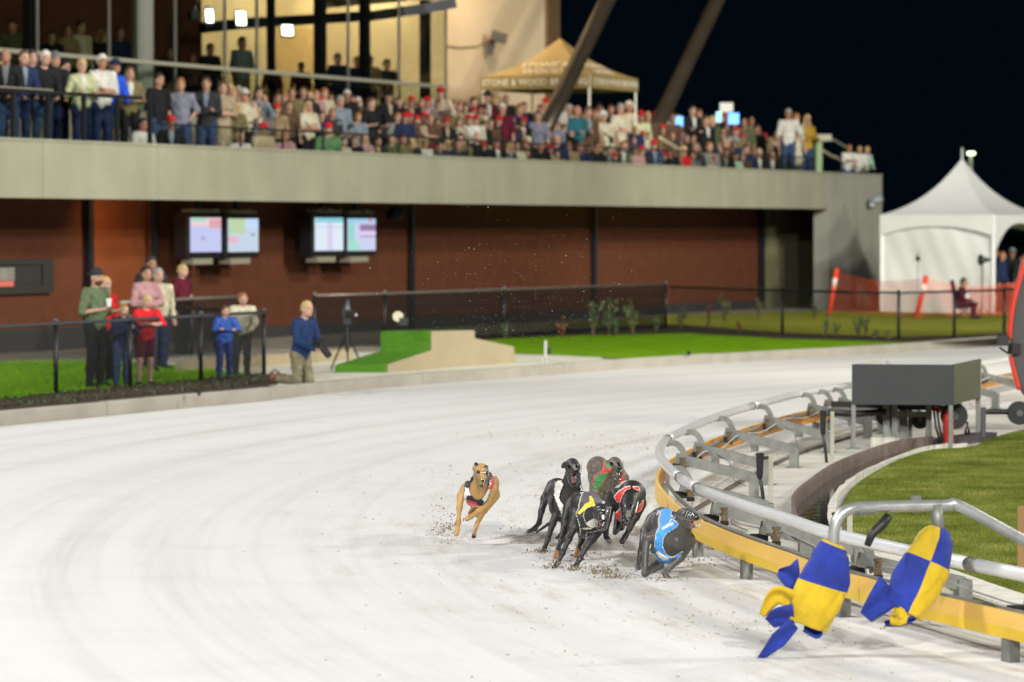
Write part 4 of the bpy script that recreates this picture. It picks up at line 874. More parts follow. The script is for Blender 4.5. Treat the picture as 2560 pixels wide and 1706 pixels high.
# ---------------- crowd on the balcony: zoom window, head-top pixel there, row, clothing, head
WIN = {'A': (0, 0, 3.267), 'B': (600, 0, 3.267), 'C': (1100, 80, 3.677), 'D': (1600, 180, 3.677)}
ROWV = {'l': .75, 'k': 1.45, 'f': 1.15, 'm': 2.2, 'b': 3.5, 'u': 6.2, 'v': 5.6, 'e': .7}
CROWD = '''A 45 395 l long black bald -
A 5 500 k long cream short:blond -
A 200 405 l long navy receding:brown rail
A 265 395 k long navy short:dark -
A 375 405 l long black short:white rail
A 455 420 k long charcoal beanie:grey -
A 535 485 k long black short:black -
A 670 470 l long lime bun:blond cup
A 835 435 l tee white short:white fold
A 945 480 l long royal cap:navy rail denimshorts
A 1060 535 k long khaki long:brown fold
A 1300 565 m tee black short:dark side
A 1475 630 m tee lilac short:ginger hips
A 1685 600 m long charcoal short:dark cup
A 1820 655 m dress beige long:brown fold
A 1890 690 b tee tan long:blond side
A 1995 725 m tee cream cap:white cup
A 1395 945 f long black cap:red sit
A 1170 960 f tee white long:dark sit
A 1950 1080 f tee cream short:blond sit
A 100 150 u tee olive short:black side
A 240 240 u long black cap:maroon side
A 420 250 u long black short:dark side
A 550 190 u long tan long:brown side
A 660 140 u long cream short:dark side
A 820 230 u long charcoal long:blond side
A 980 210 u long navy short:brown side
A 1390 380 v long black short:dark side
A 1570 430 v long brown long:brown side
A 1720 350 v long black short:dark side
A 1980 295 u tee greyblue short:black hips
B 5 1080 f tee white short:blond sit
B 190 1000 f tee beige cap:red sit
B 400 1130 f long navy short:dark sitlean
B 720 1000 f tee green cap:red sit
B 935 1105 f tee black short:brown sit
B 1020 1085 f tee pink long:blond sit
B 1130 1110 f long charcoal short:dark sitlean
B 1240 1090 f long olive long:brown sit
B 1510 1130 f tee white sunhat:tan sit
B 1800 1085 f long khaki short:dark sit
B 1935 1075 f long black bald sit
B 300 845 m long tan cap:red side
B 400 815 m tee brown long:brown side
B 560 820 m tee cream long:blond fold
B 690 715 b tee cream short:ginger side
B 820 775 m long greyblue short:grey cup
B 875 730 b long black short:white side
B 965 790 b long charcoal long:white side
B 1075 790 m dress black long:brown cup
B 965 915 m tee greyblue short:ginger fold
B 1215 745 b long black cap:black side
B 1300 785 b long black short:brown side
B 1400 785 b long black cap:red side
B 1485 800 b tee pink short:ginger side
B 1290 915 m tee plaid short:ginger side
B 1350 920 m tee navy cap:red side
B 1385 913 m tee brown cap:red side
B 1445 940 m tee beige cap:red phone
B 1503 915 m long brown cap:red side
B 1640 712 b tee cream cap:red phone
B 1740 820 b tee tan short:brown side
B 1840 838 b tee white long:black side
B 1910 788 b long navy short:brown side
B 1690 963 m long black cap:red fold
B 1870 938 m tee white cap:red rail
B 1924 938 m tee cream cap:red side
B 2030 758 b long black cap:black side
B 35 722 m tee tan cap:white phone
B 155 705 m long greyblue long:dark phone
B 310 755 b tee brown long:brown side
B 425 710 b long khaki short:brown side
B 515 700 b tee charcoal short:dark side
B 800 430 u long navy short:black side
B 960 455 u long navy short:ginger side
B 1060 448 u long tan short:brown side
B 1200 480 u long charcoal short:dark phone
B 265 525 v long maroon short:dark side
B 500 505 v long maroon short:dark side
C 435 543 b long maroon cap:black side
C 510 605 b tee tan short:blond side
C 570 650 m tee maroon short:white side
C 605 568 b tee black bald side
C 735 655 m tee navy short:ginger side
C 770 640 b long charcoal short:dark side
C 830 738 b tee brown long:brown side
C 900 720 m tee lilac long:brown side
C 970 608 b tee cream cap:red side
C 1090 618 b tee white short:grey fold
C 1185 668 b tee cream fluffy:white side
C 1265 653 m long teal bald cup
C 1365 680 m long brown short:brown side
C 1425 700 b tee khaki short:brown side
C 1470 643 b long charcoal short:dark side
C 1500 728 m tee cream fluffy:white side
C 1575 662 b tee charcoal short:dark side
C 1660 658 m tee cream short:grey fold
C 1740 640 b long cream fluffy:white side
C 1850 708 m long lime cap:red rail
C 1912 718 m long brown bald side
C 1790 860 m long navy bald side
C 405 808 m long black short:dark side
C 540 770 m long black cap:red side
C 665 783 m long charcoal short:grey side
C 765 778 m long black cap:red rail
C 905 823 m tee plaid bald rail
C 1055 803 m tee lilac short:brown side
C 1140 850 m long black short:brown phone
C 1490 815 m long black cap:red phone
C 520 970 f long black short:dark sit
C 650 1000 f long charcoal long:blond sitlean
C 790 980 f long black short:ginger sitlean
C 1075 942 f tee navy bald sit
C 1185 1000 f tee tan short:brown sit
C 1320 1085 f tee blue short:brown sit
C 1440 1008 f long black short:dark sit
C 1560 1040 f long charcoal short:black sitlean
C 1690 1000 f long olive short:ginger sitlean
C 1800 1040 f tee pink short:brown sit
C 1965 988 f long navy cap:red sit
C 2045 850 m tee brown cap:red side
C 2140 738 m tee brown short:brown side
C 2135 910 m tee charcoal short:brown side
C 2120 1058 f tee black long:brown sit
C 2240 1040 f tee red long:blond sit
C 2345 1030 f tee charcoal bald sit
D 485 308 m long black short:black fold
D 545 335 b tee tan long:brown side
D 610 370 m long black short:dark side
D 670 400 m tee olive short:blond side
D 770 372 b tee black cap:red side
D 960 400 m tee olive bald side
D 1080 478 m long black short:dark side
D 1365 340 e tee white short:grey hips
D 1437 380 e dress cream short:ginger side
D 1540 395 e long mustard long:blond cup denim
D 690 503 m tee maroon bald side
D 770 525 b tee cream long:blond side
D 885 503 m tee plaid cap:red rail
D 948 560 m tee khaki cap:red side
D 1147 565 m tee tan cap:red side
D 1055 630 m tee pink long:blond side
D 1200 600 m tee charcoal short:blond side
D 640 640 f tee plaid short:ginger sit
D 790 700 f long black short:dark sitlean
D 880 735 f dress mint short:dark sit
D 975 662 f tee navy short:dark sit
D 1095 700 f long black short:blond sit
D 1215 718 f long black long:brown sit
D 1325 663 f long khaki short:ginger sit
D 1430 738 f tee mint short:dark sit
D 1520 770 f tee black short:dark sit
D 1925 665 e tee white short:ginger kidrail
D 2020 680 e tee white short:blond rail
D 2090 682 e long mint short:blond rail'''.split('\n')
HD = {'bald': 'a bald head', 'short': '{} hair', 'long': 'long {} hair', 'bun': 'tied back {} hair', 'fluffy': 'fluffy {} hair', 'receding': 'receding {} hair', 'cap': '{} cap', 'beanie': '{} beanie', 'sunhat': '{} sun hat'}
NM = dict(lime='pale lime', royal='bright royal blue', greyblue='grey blue', plaid='checked grey')
RW = {'l': 'at left balcony rail', 'k': 'behind left balcony rail', 'f': 'seated front row', 'm': 'standing mid crowd', 'b': 'in back row', 'u': 'in upper room', 'v': 'behind upper glass', 'e': 'at right balcony end'}
ORD = ['first', 'second', 'third', 'fourth', 'fifth', 'sixth', 'seventh', 'eighth', 'ninth', 'tenth', 'eleventh', 'twelfth']
ents = []
for ln in CROWD:
    w, zx, zy, row, garm, top, hd, pose = ln.split()[:8]; extra = ln.split()[8] if len(ln.split()) > 8 else ''
    x0, y0, sc = WIN[w]; ents.append(dict(px=x0+float(zx)/sc, py=y0+float(zy)/sc, row=row, garm=garm, top=top, hd=hd, pose=pose, extra=extra))
rnd = random.Random(21)
def near(px, py, d): return any(abs(e['px']-px) < d and abs(e['py']-py) < d*1.2 for e in ents)
fill = 0; tries = 0                                  # people glimpsed between the others
while fill < 125 and tries < 4000:
    tries += 1; px = rnd.uniform(560, 2010) if fill < 60 else rnd.uniform(1000, 1900); row = rnd.choice('mmbbf')
    base = {'m': 250+ (px-600)*.078, 'b': 222+(px-600)*.062, 'f': 325+(px-600)*.045}[row]; py = base+rnd.uniform(-10, 16)
    if px > 1880: py += 25
    if near(px, py, 13): continue
    ents.append(dict(px=px, py=py, row=row, garm=rnd.choice(['tee', 'long']), top=rnd.choice(['black', 'charcoal', 'navy', 'brown', 'tan', 'cream', 'grey', 'khaki', 'pink', 'beige']), hd=rnd.choice(['short:dark', 'short:brown', 'long:brown', 'short:ginger', 'bald', 'long:blond', 'short:grey', 'cap:red']), pose=rnd.choice(['sit', 'sitlean']) if row == 'f' else rnd.choice(['side', 'fold', 'cup']), extra='')); fill += 1
def lab(e):
    k, c = (e['hd'].split(':')+[''])[:2]; g = {'tee': 'shirt', 'long': 'jacket', 'dress': 'dress'}[e['garm']]
    return 'person in %s %s with %s, %s' % (NM.get(e['top'], e['top']), g, HD[k].format(c), RW[e['row']])
by = {}
for e in ents: by.setdefault(lab(e), []).append(e)
for l, es in by.items():
    es.sort(key=lambda e: e['px'])
    for i, e in enumerate(es): e['label'] = l if len(es) == 1 else '%s, %s such from left' % (l, ORD[i])
CG = {'f': 'seated front row spectators', 'm': 'standing terrace spectators', 'b': 'standing terrace spectators', 'l': 'spectators at the left balcony rail', 'k': 'spectators at the left balcony rail', 'u': 'people in the upper room', 'v': 'people in the upper room', 'e': 'spectators at the right end of the balcony'}
FL = {'l': 3.62, 'k': 3.62, 'f': 3.30, 'm': 3.45, 'b': 3.80, 'u': 4.75, 'v': 4.75, 'e': 3.30}
for e in ents:
    v = ROWV[e['row']]+rnd.uniform(-.12, .12); p = FW(e['px'], e['py'], v); fl = FL[e['row']]
    fem = e['hd'].startswith(('long', 'bun')) or e['garm'] == 'dress'
    pose = e['pose'] if e['pose'] != '-' else rnd.choice(['side', 'rail'])
    k, c = (e['hd'].split(':')+[''])[:2]; hr = None if k == 'bald' else (k, c)
    lg, lc = 'trousers', rnd.choice(['black', 'black', 'navy', 'charcoal', 'denim', 'khaki'])
    if e['extra'] == 'denimshorts': lg, lc = 'shorts', 'denim'
    if e['extra'] == 'denim': lc = 'denim'
    o, B = make_person(pose, e['top'], e['garm'], hr, lg, lc, rnd.choice([0, 0, 1, 1, 2, 3]), fem, front=rnd.choice(['white', 'greyblue', 'grey', 'white', None]) if e['row'] in 'lk' else (rnd.choice(['grey', 'greyblue', 'beige', 'white', None, None, None, None, None, None]) if e['row'] in 'mbf' else None))
    hgt = p[2]-fl; s = hgt/(B['top']+(.02 if hr else 0)); s = max(.66 if e['row'] in 'fem' else .8, min(1.14, s))
    yaw = R_(20)+rnd.uniform(-.45, .45)
    q = np.array([p[0], p[1], fl]); off = Matrix.Rotation(yaw, 3, 'Z') @ Vector((0, B['hc'][1]*s, 0)); q[0] -= off.x; q[1] -= off.y
    if fl+B['top']*s < p[2]-.12: q[2] = p[2]-B['top']*s              # on a step
    stand_at(o, B, q, yaw, s); tag(o, e['label'], 'person', CG[e['row']])
# ================================================================== FENCES
def chain_fence(name, pts, hts, posts, label, ring=(.055), zb=ZO, mesh_r=.0022, pitch=.06, rail_m=None, wires=True):
    """pts: ground px of the fence line, posts: px columns of the posts"""
    G_ = [G(x, y, zb) for x, y in pts]; fn = empty(name, G_[len(G_)//2]); tag(fn, label, 'fence')
    M_post = mat('fence_black', (.012, .013, .016), .4, metal=.2); M_r = rail_m or M_post
    xs = [p[0] for p in pts]
    def at(px):
        for (a, b, pa, pb) in zip(pts[:-1], pts[1:], G_[:-1], G_[1:]):
            if min(a[0], b[0])-1 <= px <= max(a[0], b[0])+1:
                # intersect the view column with the ground segment
                lo, hi = 0., 1.
                for _ in range(40):
                    m = (lo+hi)/2; q = pa+(pb-pa)*m; c = W/2+F*q[0]/q[1]
                    if (c < px) == (pb[0]/pb[1] > pa[0]/pa[1]): lo = m
                    else: hi = m
                return pa+(pb-pa)*(lo+hi)/2
        return G_[-1]
    for px in posts:
        q = at(px); mb = MB(); mb.tube([q+(0, 0, -.05), q+(0, 0, hts-.004)], .032, 10); po = mb.build('post', M_post, fn, smooth=True)
        mb = MB(); mb.lathe(q+(0, 0, hts+.02), [(.02, 0), (.036, .012), (.036, .03), (.02, .05)], 10); mb.build('cap', M_r, po, smooth=True)
    mb = MB(); mb.tube([p+(0, 0, hts) for p in G_], .026, 10); mb.build('top_rail', M_r, fn, smooth=True)
    # woven wire
    vs = []; fs = []
    for pa, pb in zip(G_[:-1], G_[1:]):
        d = pb-pa; L = np.linalg.norm(d); d = d/L; nrm = np.array([-d[1], d[0], 0]); hh = hts-.06; n = int((L+hh)/pitch)
        for sgn in (1, -1):
            for i in range(n):
                s0 = i*pitch-hh if sgn > 0 else i*pitch; s1 = s0+hh*sgn; z0, z1 = 0., hh
                a, b = (s0, z0), (s1, z1)
                def clip(s, o):                    # clip to the panel length
                    return s
                t0, t1 = 0., 1.
                ds = b[0]-a[0]
                for lim, sg in ((0, 1), (L, -1)):
                    f0 = (a[0]-lim)*sg; f1 = (b[0]-lim)*sg
                    if f0 < 0 and f1 < 0: t0 = 2
                    elif f0 < 0: t0 = max(t0, -f0/(f1-f0))
                    elif f1 < 0: t1 = min(t1, f0/(f0-f1))
                if t0 >= t1: continue
                P0 = pa+d*(a[0]+ds*t0)+(0, 0, .03+hh*t0); P1 = pa+d*(a[0]+ds*t1)+(0, 0, .03+hh*t1)
                w = nrm*mesh_r; up = np.array([0, 0, 1.])*mesh_r+d*mesh_r*-sgn
                b0 = len(vs); vs += [P0+w, P0-w*.5+up, P0-w*.5-up, P1+w, P1-w*.5+up, P1-w*.5-up]
                fs += [(b0, b0+1, b0+4, b0+3), (b0+1, b0+2, b0+5, b0+4), (b0+2, b0, b0+3, b0+5)]
    mb = MB(); mb.v = [tuple(map(float, p)) for p in vs]; mb.f = fs; mb.m = [0]*len(fs)
    o = mb.build('chain_mesh', M_post, fn); o['kind'] = 'stuff'; return fn
M_rg = mat('rail_grey', (.10, .105, .12), .35, metal=.5)
chain_fence('chain_link_fence', [(-300, 1035), (0, 1006), (140, 992), (325, 974), (502, 957), (660, 942)], .98, (-60, 140, 325, 502, 660), 'black chain link fence in front of the children on the left', rail_m=M_rg, pitch=.07, mesh_r=.0035)
chain_fence('chain_link_fence', [(300, 905), (392, 894), (490, 886), (600, 878)], 1.0, (392, 478, 600), 'low black chain link fence behind the waiting family', rail_m=mat('rail_pale_grey', (.25, .25, .22), .4, metal=.4), pitch=.08, mesh_r=.006)
chain_fence('chain_link_fence', [(392, 905), (500, 918), (560, 926)], .95, (500,), 'short dark fence angled behind the boy in blue', pitch=.08)
chain_fence('chain_link_fence', [(786, 873), (962, 864), (1255, 846), (1665, 823)], 1.0, (786, 962, 1260, 1665), 'black chain link fence between the podium and the stand', rail_m=mat('rail_taupe', (.22, .20, .17), .4, metal=.4), pitch=.075, mesh_r=.008)
chain_fence('chain_link_fence', [(1675, 824), (1956, 840), (2247, 851), (2386, 844), (2511, 838), (2700, 830)], .95, (1956, 2247, 2386, 2511), 'black chain link fence across the lawn by the white marquee', rail_m=mat('fence_black', (0, 0, 0)), pitch=.08, mesh_r=.0022)

# ================================================================== RUNNING RAIL
M_alu = mat('galvanised', (.78, .79, .78), .30, metal=.25, var=.06, vscale=3); M_galv = mat('galvanised_dull', (.23, .235, .21), .5, metal=.45, var=.25, vscale=10)
M_yel2 = mat('yellow_stripe', (.76, .50, .018), .4, var=.1, vscale=3); M_yel3 = mat('backlit_board', (.55, .24, .03), .45, var=.2, vscale=3)  # backlit look of the board's inner side put into an orange colour
M_yel = ramp_mat('yellow_board', [(.3, (.70, .42, .08)), (.6, (.76, .48, .12)), (.8, (.80, .54, .16))], 1.2, rough=.45, bump=.05, bscale=10, stretch=(1, 1, 3))
M_black = mat('black_rubber', (.012, .012, .012), .5)
RP = [G(x, y, .50) for x, y in RAILPX]
RP = [RP[0]+(RP[0]-RP[1])*5, RP[0]+(RP[0]-RP[1])*2.5]+RP+[RP[-1]+(RP[-1]-RP[-2])*1.3]
RP = [np.array([p[0], p[1], .50]) for p in RP]; RS = spline(RP, 10); RS = RS[::1]
clen = np.r_[0, np.cumsum([np.linalg.norm(b-a) for a, b in zip(RS[:-1], RS[1:])])]
def rp(s):
    i = int(np.clip(np.searchsorted(clen, s)-1, 0, len(RS)-2)); f = (s-clen[i])/(clen[i+1]-clen[i]); return RS[i]+(RS[i+1]-RS[i])*f
def rs_of(px, py):
    P = G(px, py, .5); return clen[int(np.argmin([np.linalg.norm(P-q) for q in RS]))]
def rframe(s):
    t = rp(s+.1)-rp(s-.1); t /= np.linalg.norm(t); n = RC-rp(s)[:2]; n = np.array([n[0], n[1], 0])/np.linalg.norm(n); n = n-t*(n @ t); return t, n/np.linalg.norm(n)
rail = empty('running_rail', (1.3, 28, 0)); tag(rail, 'curved tubular running rail with yellow board round the inside of the track', 'rail')
TOT = clen[-1]; s = 0.; jl = [0]
while s < TOT: s += 5.6; jl.append(min(s, TOT))
jl = sorted(set([0]+[rs_of(1669, 1100)-5.8*k for k in range(-4, 3) if 0 < rs_of(1669, 1100)-5.8*k < TOT]+[rs_of(1702, 1196), TOT]))
for a, b in zip(jl[:-1], jl[1:]):
    mb = MB(); n = max(3, int((b-a)/.35)); mb.tube([rp(a+.006+(b-a-.012)*i/n) for i in range(n+1)], .039, 14); mb.build('rail_tube', M_alu, rail, smooth=True)
    mb = MB(); mb.tube([rp(max(b-.10, 0)), rp(min(b+.02, TOT))], .0415, 14); mb.build('joint_sleeve', M_galv, rail, smooth=True)
# yellow boards
bj = np.arange(0, TOT, 3.05)+ (rs_of(1836, 1256) % 3.05)
bj = [0]+[b for b in bj if 0 < b < TOT]+[TOT]
for a, b in zip(bj[:-1], bj[1:]):
    n = max(3, int((b-a)/.3)); mb = MB(); vs = []; fs = []
    for i in range(n+1):
        s = a+.004+(b-a-.008)*i/n; q = rp(s); t, nn = rframe(s); c = q-nn*.03; c[2] = 0
        vs += [c+(0, 0, .13), c+nn*-.008+(0, 0, .195), c+(0, 0, .285), c+nn*.022+(0, 0, .285), c+nn*.022+(0, 0, .13)]
    for i in range(n):
        for j in range(5): fs.append((i*5+j, i*5+(j+1) % 5, (i+1)*5+(j+1) % 5, (i+1)*5+j))
        ms = [1 if j == 0 else (2 if j == 3 else 0) for i in range(n) for j in range(5)]+[0, 0]
    fs += [(0, 1, 2, 3, 4), tuple(n*5+j for j in (4, 3, 2, 1, 0))]
    mb.add(vs, fs); mb.m = ms; mb.build('yellow_board', [M_yel, M_yel2, M_yel3], rail)
# guide channel behind the board, brackets, arms, rollers
mb = MB(); n = int(TOT/.4)
for off, z, r in ((.07, .27, .016),): mb.tube([rp(TOT*i/n)*(1, 1, 0)+rframe(TOT*i/n)[1]*off+(0, 0, z) for i in range(n+1)], r, 6)
mb.build('guide_channel', M_galv, rail, smooth=True)
mb = MB()
mb.tube([rp(TOT*i/n)*(1, 1, 0)+rframe(TOT*i/n)[1]*.24+(0, 0, .30-.03*math.sin(i*.9)) for i in range(n+1)], .006, 5); mb.build('drive_cable', mat('cable_pale', (.6, .6, .6), .4), rail)
brs = [rs_of(x, y) for x, y in ((2129, 963), (2082, 971), (2046, 977), (1998, 985), (1887, 1014), (1788, 1044), (1708, 1078), (1664, 1105), (1672, 1170), (1745, 1222), (1870, 1268), (2110, 1342), (2545, 1434))]
brs = sorted(set([brs[0]-2.2*k for k in (1, 2, 3) if brs[0]-2.2*k > 0]+brs))
for bi, s in enumerate(brs):
    q = rp(s); t, nn = rframe(s); b0 = q*(1, 1, 0)
    mb = MB()
    cl_ = spline([np.array((a, z)) for a, z in ((.015, .480), (.07, .490), (.125, .472), (.162, .42), (.185, .36), (.205, .27))], 3); o_, i_ = [], []
    for k, c in enumerate(cl_):
        tv = cl_[min(k+1, len(cl_)-1)]-cl_[max(k-1, 0)]; tv /= np.linalg.norm(tv); nv = np.array((-tv[1], tv[0]))*.027; o_.append(c+nv); i_.append(c-nv)
    lo_ = [b0+nn*c[0]+(0, 0, c[1])-t*.008 for c in o_]; li_ = [b0+nn*c[0]+(0, 0, c[1])-t*.008 for c in i_]
    for k in range(len(cl_)-1): mb.hexa([lo_[k], lo_[k+1], li_[k+1], li_[k]], [p+t*.016 for p in (lo_[k], lo_[k+1], li_[k+1], li_[k])])
    br = mb.build('bracket', M_galv, rail)
    mb = MB(); mb.bar(b0+nn*.10+(0, 0, .355), b0+nn*.80+(0, 0, .185), .05, .09); mb.build('arm', M_galv, br)
    mb = MB(); mb.box(b0+nn*.80+(0, 0, .105), (.09, .10, .21), rz=math.atan2(nn[1], nn[0])); mb.box(b0+nn*.80+(0, 0, .006), (.15, .16, .008), rz=math.atan2(nn[1], nn[0])); mb.build('arm_post', M_galv, br)
    mb = MB(); mb.box(b0+nn*.0+(0, 0, .062), (.07, .09, .13), rz=math.atan2(nn[1], nn[0])); mb.build('foot_post', M_galv, br)
    # rubber roller on its spindle and a spare clamp block
    p0 = b0+nn*.17+t*.16; mb = MB(); mb.lathe(p0+(0, 0, .26), [(.02, 0), (.026, .01), (.026, .05), (.022, .055), (.022, .09), (.03, .095), (.03, .11)], 12); mb.build('roller', mat('roller_brown', (.16, .11, .06), .35), br, smooth=False)
    mb = MB(); mb.lathe(p0+(0, 0, .24), [(.03, 0), (.032, .03), (.026, .035)], 12); mb.build('roller_base', M_black, br)
    mb = MB(); mb.box(b0+nn*.12-t*.12+(0, 0, .27), (.10, .12, .05), rz=math.atan2(nn[1], nn[0])); mb.build('clamp', M_black, br)
    if bi % 2: mb = MB(); mb.tube([b0+nn*.27+(0, 0, .31), b0+nn*.45+t*.1+(0, 0, .22), b0+nn*.5+t*.2+(0, 0, .06), b0+nn*.62+t*.25+(0, 0, .012)], .0035, 5); mb.build('tie_wire', M_black, br)
# sprinkler risers on white stakes
def sprinkler(px, py, hgt, label):
    q = G(px, py, 0); o = empty('sprinkler', q); tag(o, label, 'sprinkler', 'sprinklers on stakes inside the rail')
    mb = MB(); mb.box((.075, .0, hgt*.5), (.04, .022, hgt)); x = mb.build('stake', mat('stake_white', (.42, .40, .32), .7, var=.1)); x.parent = o
    mb = MB(); mb.tube([(.02, 0, 0), (.0, 0, hgt*.35), (-.02, -.01, hgt*.6)], .016, 8); x = mb.build('hose', mat('hose_dark', (.02, .03, .025), .45), smooth=True); x.parent = o
    mb = MB(); mb.lathe((-.02, -.01, hgt*.55), [(.02, 0), (.026, .02), (.03, .10), (.033, hgt*.42), (.038, hgt*.43), (.038, hgt*.46), (.03, hgt*.47)], 12); x = mb.build('riser', M_black, smooth=False); x.parent = o
    mb = MB(); mb.box((.03, 0, hgt*.93), (.12, .02, .03)); x = mb.build('strap', M_black); x.parent = o
sprinkler(1905, 1272, .47, 'tall black sprinkler riser on white stake in the middle of the apron')
sprinkler(2062, 1158, .53, 'black sprinkler riser on white stake left of the grey drive box')
sprinkler(2098, 1400, .34, 'black sprinkler riser behind the hanging blue sock')
# wooden peg at the right edge
mb = MB(); q = G(2556, 1455, .03); mb.box(q+(0, 0, .25), (.07, .05, .52)); o = mb.build('wooden_peg', mat('peg_wood', (.30, .17, .06), .7, var=.2), None); tag(o, 'brown wooden peg standing in the turf at the right edge', 'peg')
# shallow drip line on the apron
mb = MB(); pp = [G(x, y, .012) for x, y in ((1640, 1330), (1760, 1262), (1840, 1212), (1960, 1150), (2080, 1108), (2200, 1075), (2300, 1060))]; mb.tube(spline(pp, 4), .022, 6); o = mb.build('drip_hose', mat('hose_dirt', (.10, .075, .06), .8)); tag(o, 'thin brown drip hose lying along the inside of the rail posts', 'hose')

# ================================================================== LURE
YL = 19.35
lure = empty('mechanical_lure', PY(2360, 1265, YL)); tag(lure, 'bent galvanised lure arm reaching out over the running rail', 'lure')
LP = lambda x, y, d=0: PY(x, y, YL+d)
mb = MB(); arm = [LP(2084, 1372, -.2), LP(2086, 1322, -.2), LP(2100, 1290, -.19), LP(2130, 1272, -.17), LP(2180, 1268, -.12), LP(2360, 1264, 0), LP(2400, 1266, .02), LP(2560, 1352, .1), LP(2760, 1452, .2)]
mb.tube(spline(arm, 5), .033, 14); mb.build('arm_tube', mat('galv_arm', (.42, .43, .42), .38, metal=.6, var=.2, vscale=14), lure, smooth=True)
mb = MB(); mb.tube([LP(2340, 1262, -.02), LP(2344, 1300, -.03), LP(2346, 1335, -.03)], .036, 12); mb.build('drop_tube', M_galv, lure, smooth=True)
mb = MB(); mb.tube([LP(2282, 1265), LP(2302, 1265)], .041, 12); mb.lathe(LP(2290, 1255), [(.03, 0), (.03, .03), (.015, .035)], 8); mb.build('clamp', M_galv, lure)
mb = MB(); mb.tube([LP(2142, 1274, -.15), LP(2182, 1271, -.12)], .036, 12); mb.build('sleeve', M_galv, lure)
mb = MB(); mb.tube([LP(2222, 1290, -.1), LP(2205, 1312, -.12), LP(2180, 1335, -.14), LP(2168, 1365, -.15)], [.026, .032, .026, .02], 8); mb.build('rubber_strap', M_black, lure, smooth=True)
def chk(name):
    M_b = mat('sock_blue', (.006, .026, .27), .8, var=.35, vscale=6, bump=.45, bscale=16, sheen=.15); M_y = mat('sock_yellow', (.58, .39, .006), .8, var=.25, vscale=6, bump=.45, bscale=16, sheen=.15); return [M_b, M_y]
def sock(name, path, radii, label, colour, tails):
    """a cloth bag: rings along a path with folds; colour(i,j)->0/1 gives the sewn panels"""
    o = empty(name, path[0]); tag(o, label, 'lure sock', 'checked lure socks'); Pp = spline(path, 9); n = len(Pp); rr = np.interp(np.linspace(0, 1, n), np.linspace(0, 1, len(radii)), radii); K = 56
    vs = []; fs = []; ms = []; rn = random.Random(len(label))
    for i, p in enumerate(Pp):
        t = Pp[min(i+1, n-1)]-Pp[max(i-1, 0)]; t /= np.linalg.norm(t); a = np.cross(t, (0, 1, 0)); a /= np.linalg.norm(a); b = np.cross(a, t)
        for j in range(K):
            an = 2*math.pi*j/K; q = i/(n-1); f = 1.03+.07*math.sin(3*an+q*5)+.045*math.sin(2*an-q*9+1)-.11*(1-abs(math.sin(2.5*an+q*3.2)))**4-.10*(1-abs(math.sin(1.5*an-q*5.5+.8)))**5-.07*(1-abs(math.sin(3.5*an+q*9)))**4+(.12*math.sin(13*an)*max(0, .22-q)/.22)+(.10*math.sin(5*an+2)*max(0, q-.85)/.15)
            vs.append(p+a*(math.cos(an)*rr[i]*f)+b*(math.sin(an)*rr[i]*f*.58))
    for i in range(n-1):
        for j in range(K): fs.append((i*K+j, i*K+(j+1) % K, (i+1)*K+(j+1) % K, (i+1)*K+j)); ms.append(colour(i/(n-1), j/K))
    fs += [tuple(range(K-1, -1, -1)), tuple((n-1)*K+j for j in range(K))]; ms += [colour(0, 0), colour(1, 0)]
    mb = MB(); mb.v = [tuple(map(float, v)) for v in vs]; mb.f = fs; mb.m = ms; mb.build('bag', chk(0), o, smooth=True)
    for pts, w, c in tails:
        Pt = spline([PY(x, y, YL+d) for x, y, d in pts], 5); m = len(Pt); vs = []; fs = []
        ws = np.interp(np.linspace(0, 1, m), np.linspace(0, 1, len(w)), w)
        for i, p in enumerate(Pt):
            t = Pt[min(i+1, m-1)]-Pt[max(i-1, 0)]; t /= np.linalg.norm(t); a = np.cross(t, (0, 1, 0)); a /= np.linalg.norm(a); yv = np.array([0, 1., 0])
            for j in range(7):
                u = (j-3)/3; vs.append(p+a*(u*ws[i])+yv*(.02*math.sin(u*4+i*.35)+.015*u))
            for j in range(7):
                u = (j-3)/3; vs.append(p+a*(u*ws[i])+yv*(.02*math.sin(u*4+i*.35)+.015*u+.008))
        for i in range(m-1):
            A, B = i*14, (i+1)*14
            for j in range(6): fs += [(A+j, A+j+1, B+j+1, B+j), (A+7+j, B+7+j, B+7+j+1, A+7+j+1)]
            fs += [(A, B, B+7, A+7), (A+6, A+13, B+13, B+6)]
        fs += [tuple(range(7))+tuple(range(13, 6, -1)), tuple((m-1)*14+j for j in range(7))+tuple((m-1)*14+j for j in range(13, 6, -1))]
        mb = MB(); mb.add(vs, fs); mb.build('tail', [chk(0)[c]], o, smooth=True)
sock('lure_sock', [LP(2086, 1358, -.2), LP(2076, 1385, -.2), LP(2062, 1440, -.2), LP(2040, 1510, -.2), LP(2020, 1565, -.2)], [.05, .105, .135, .135, .115], 'blue and yellow cloth lure sock with fluttering tails, left of the two',
     lambda f, j: 1 if (f > .56 or f < .06) else 0,
     [([(2000, 1440, -.15), (1975, 1440, -.12), (1945, 1430, -.1)], [.10, .075, .02], 0), ([(1985, 1500, -.22), (1940, 1490, -.2), (1905, 1540, -.22)], [.05, .055, .02], 1), ([(1985, 1540, -.25), (1945, 1545, -.22), (1925, 1560, -.2)], [.07, .06, .04], 0),
      ([(1985, 1560, -.26), (1945, 1600, -.3), (1893, 1655, -.32)], [.035, .05, .012], 0), ([(2010, 1570, -.2), (2040, 1583, -.2), (2048, 1575, -.2)], [.02, .03, .02], 0)])
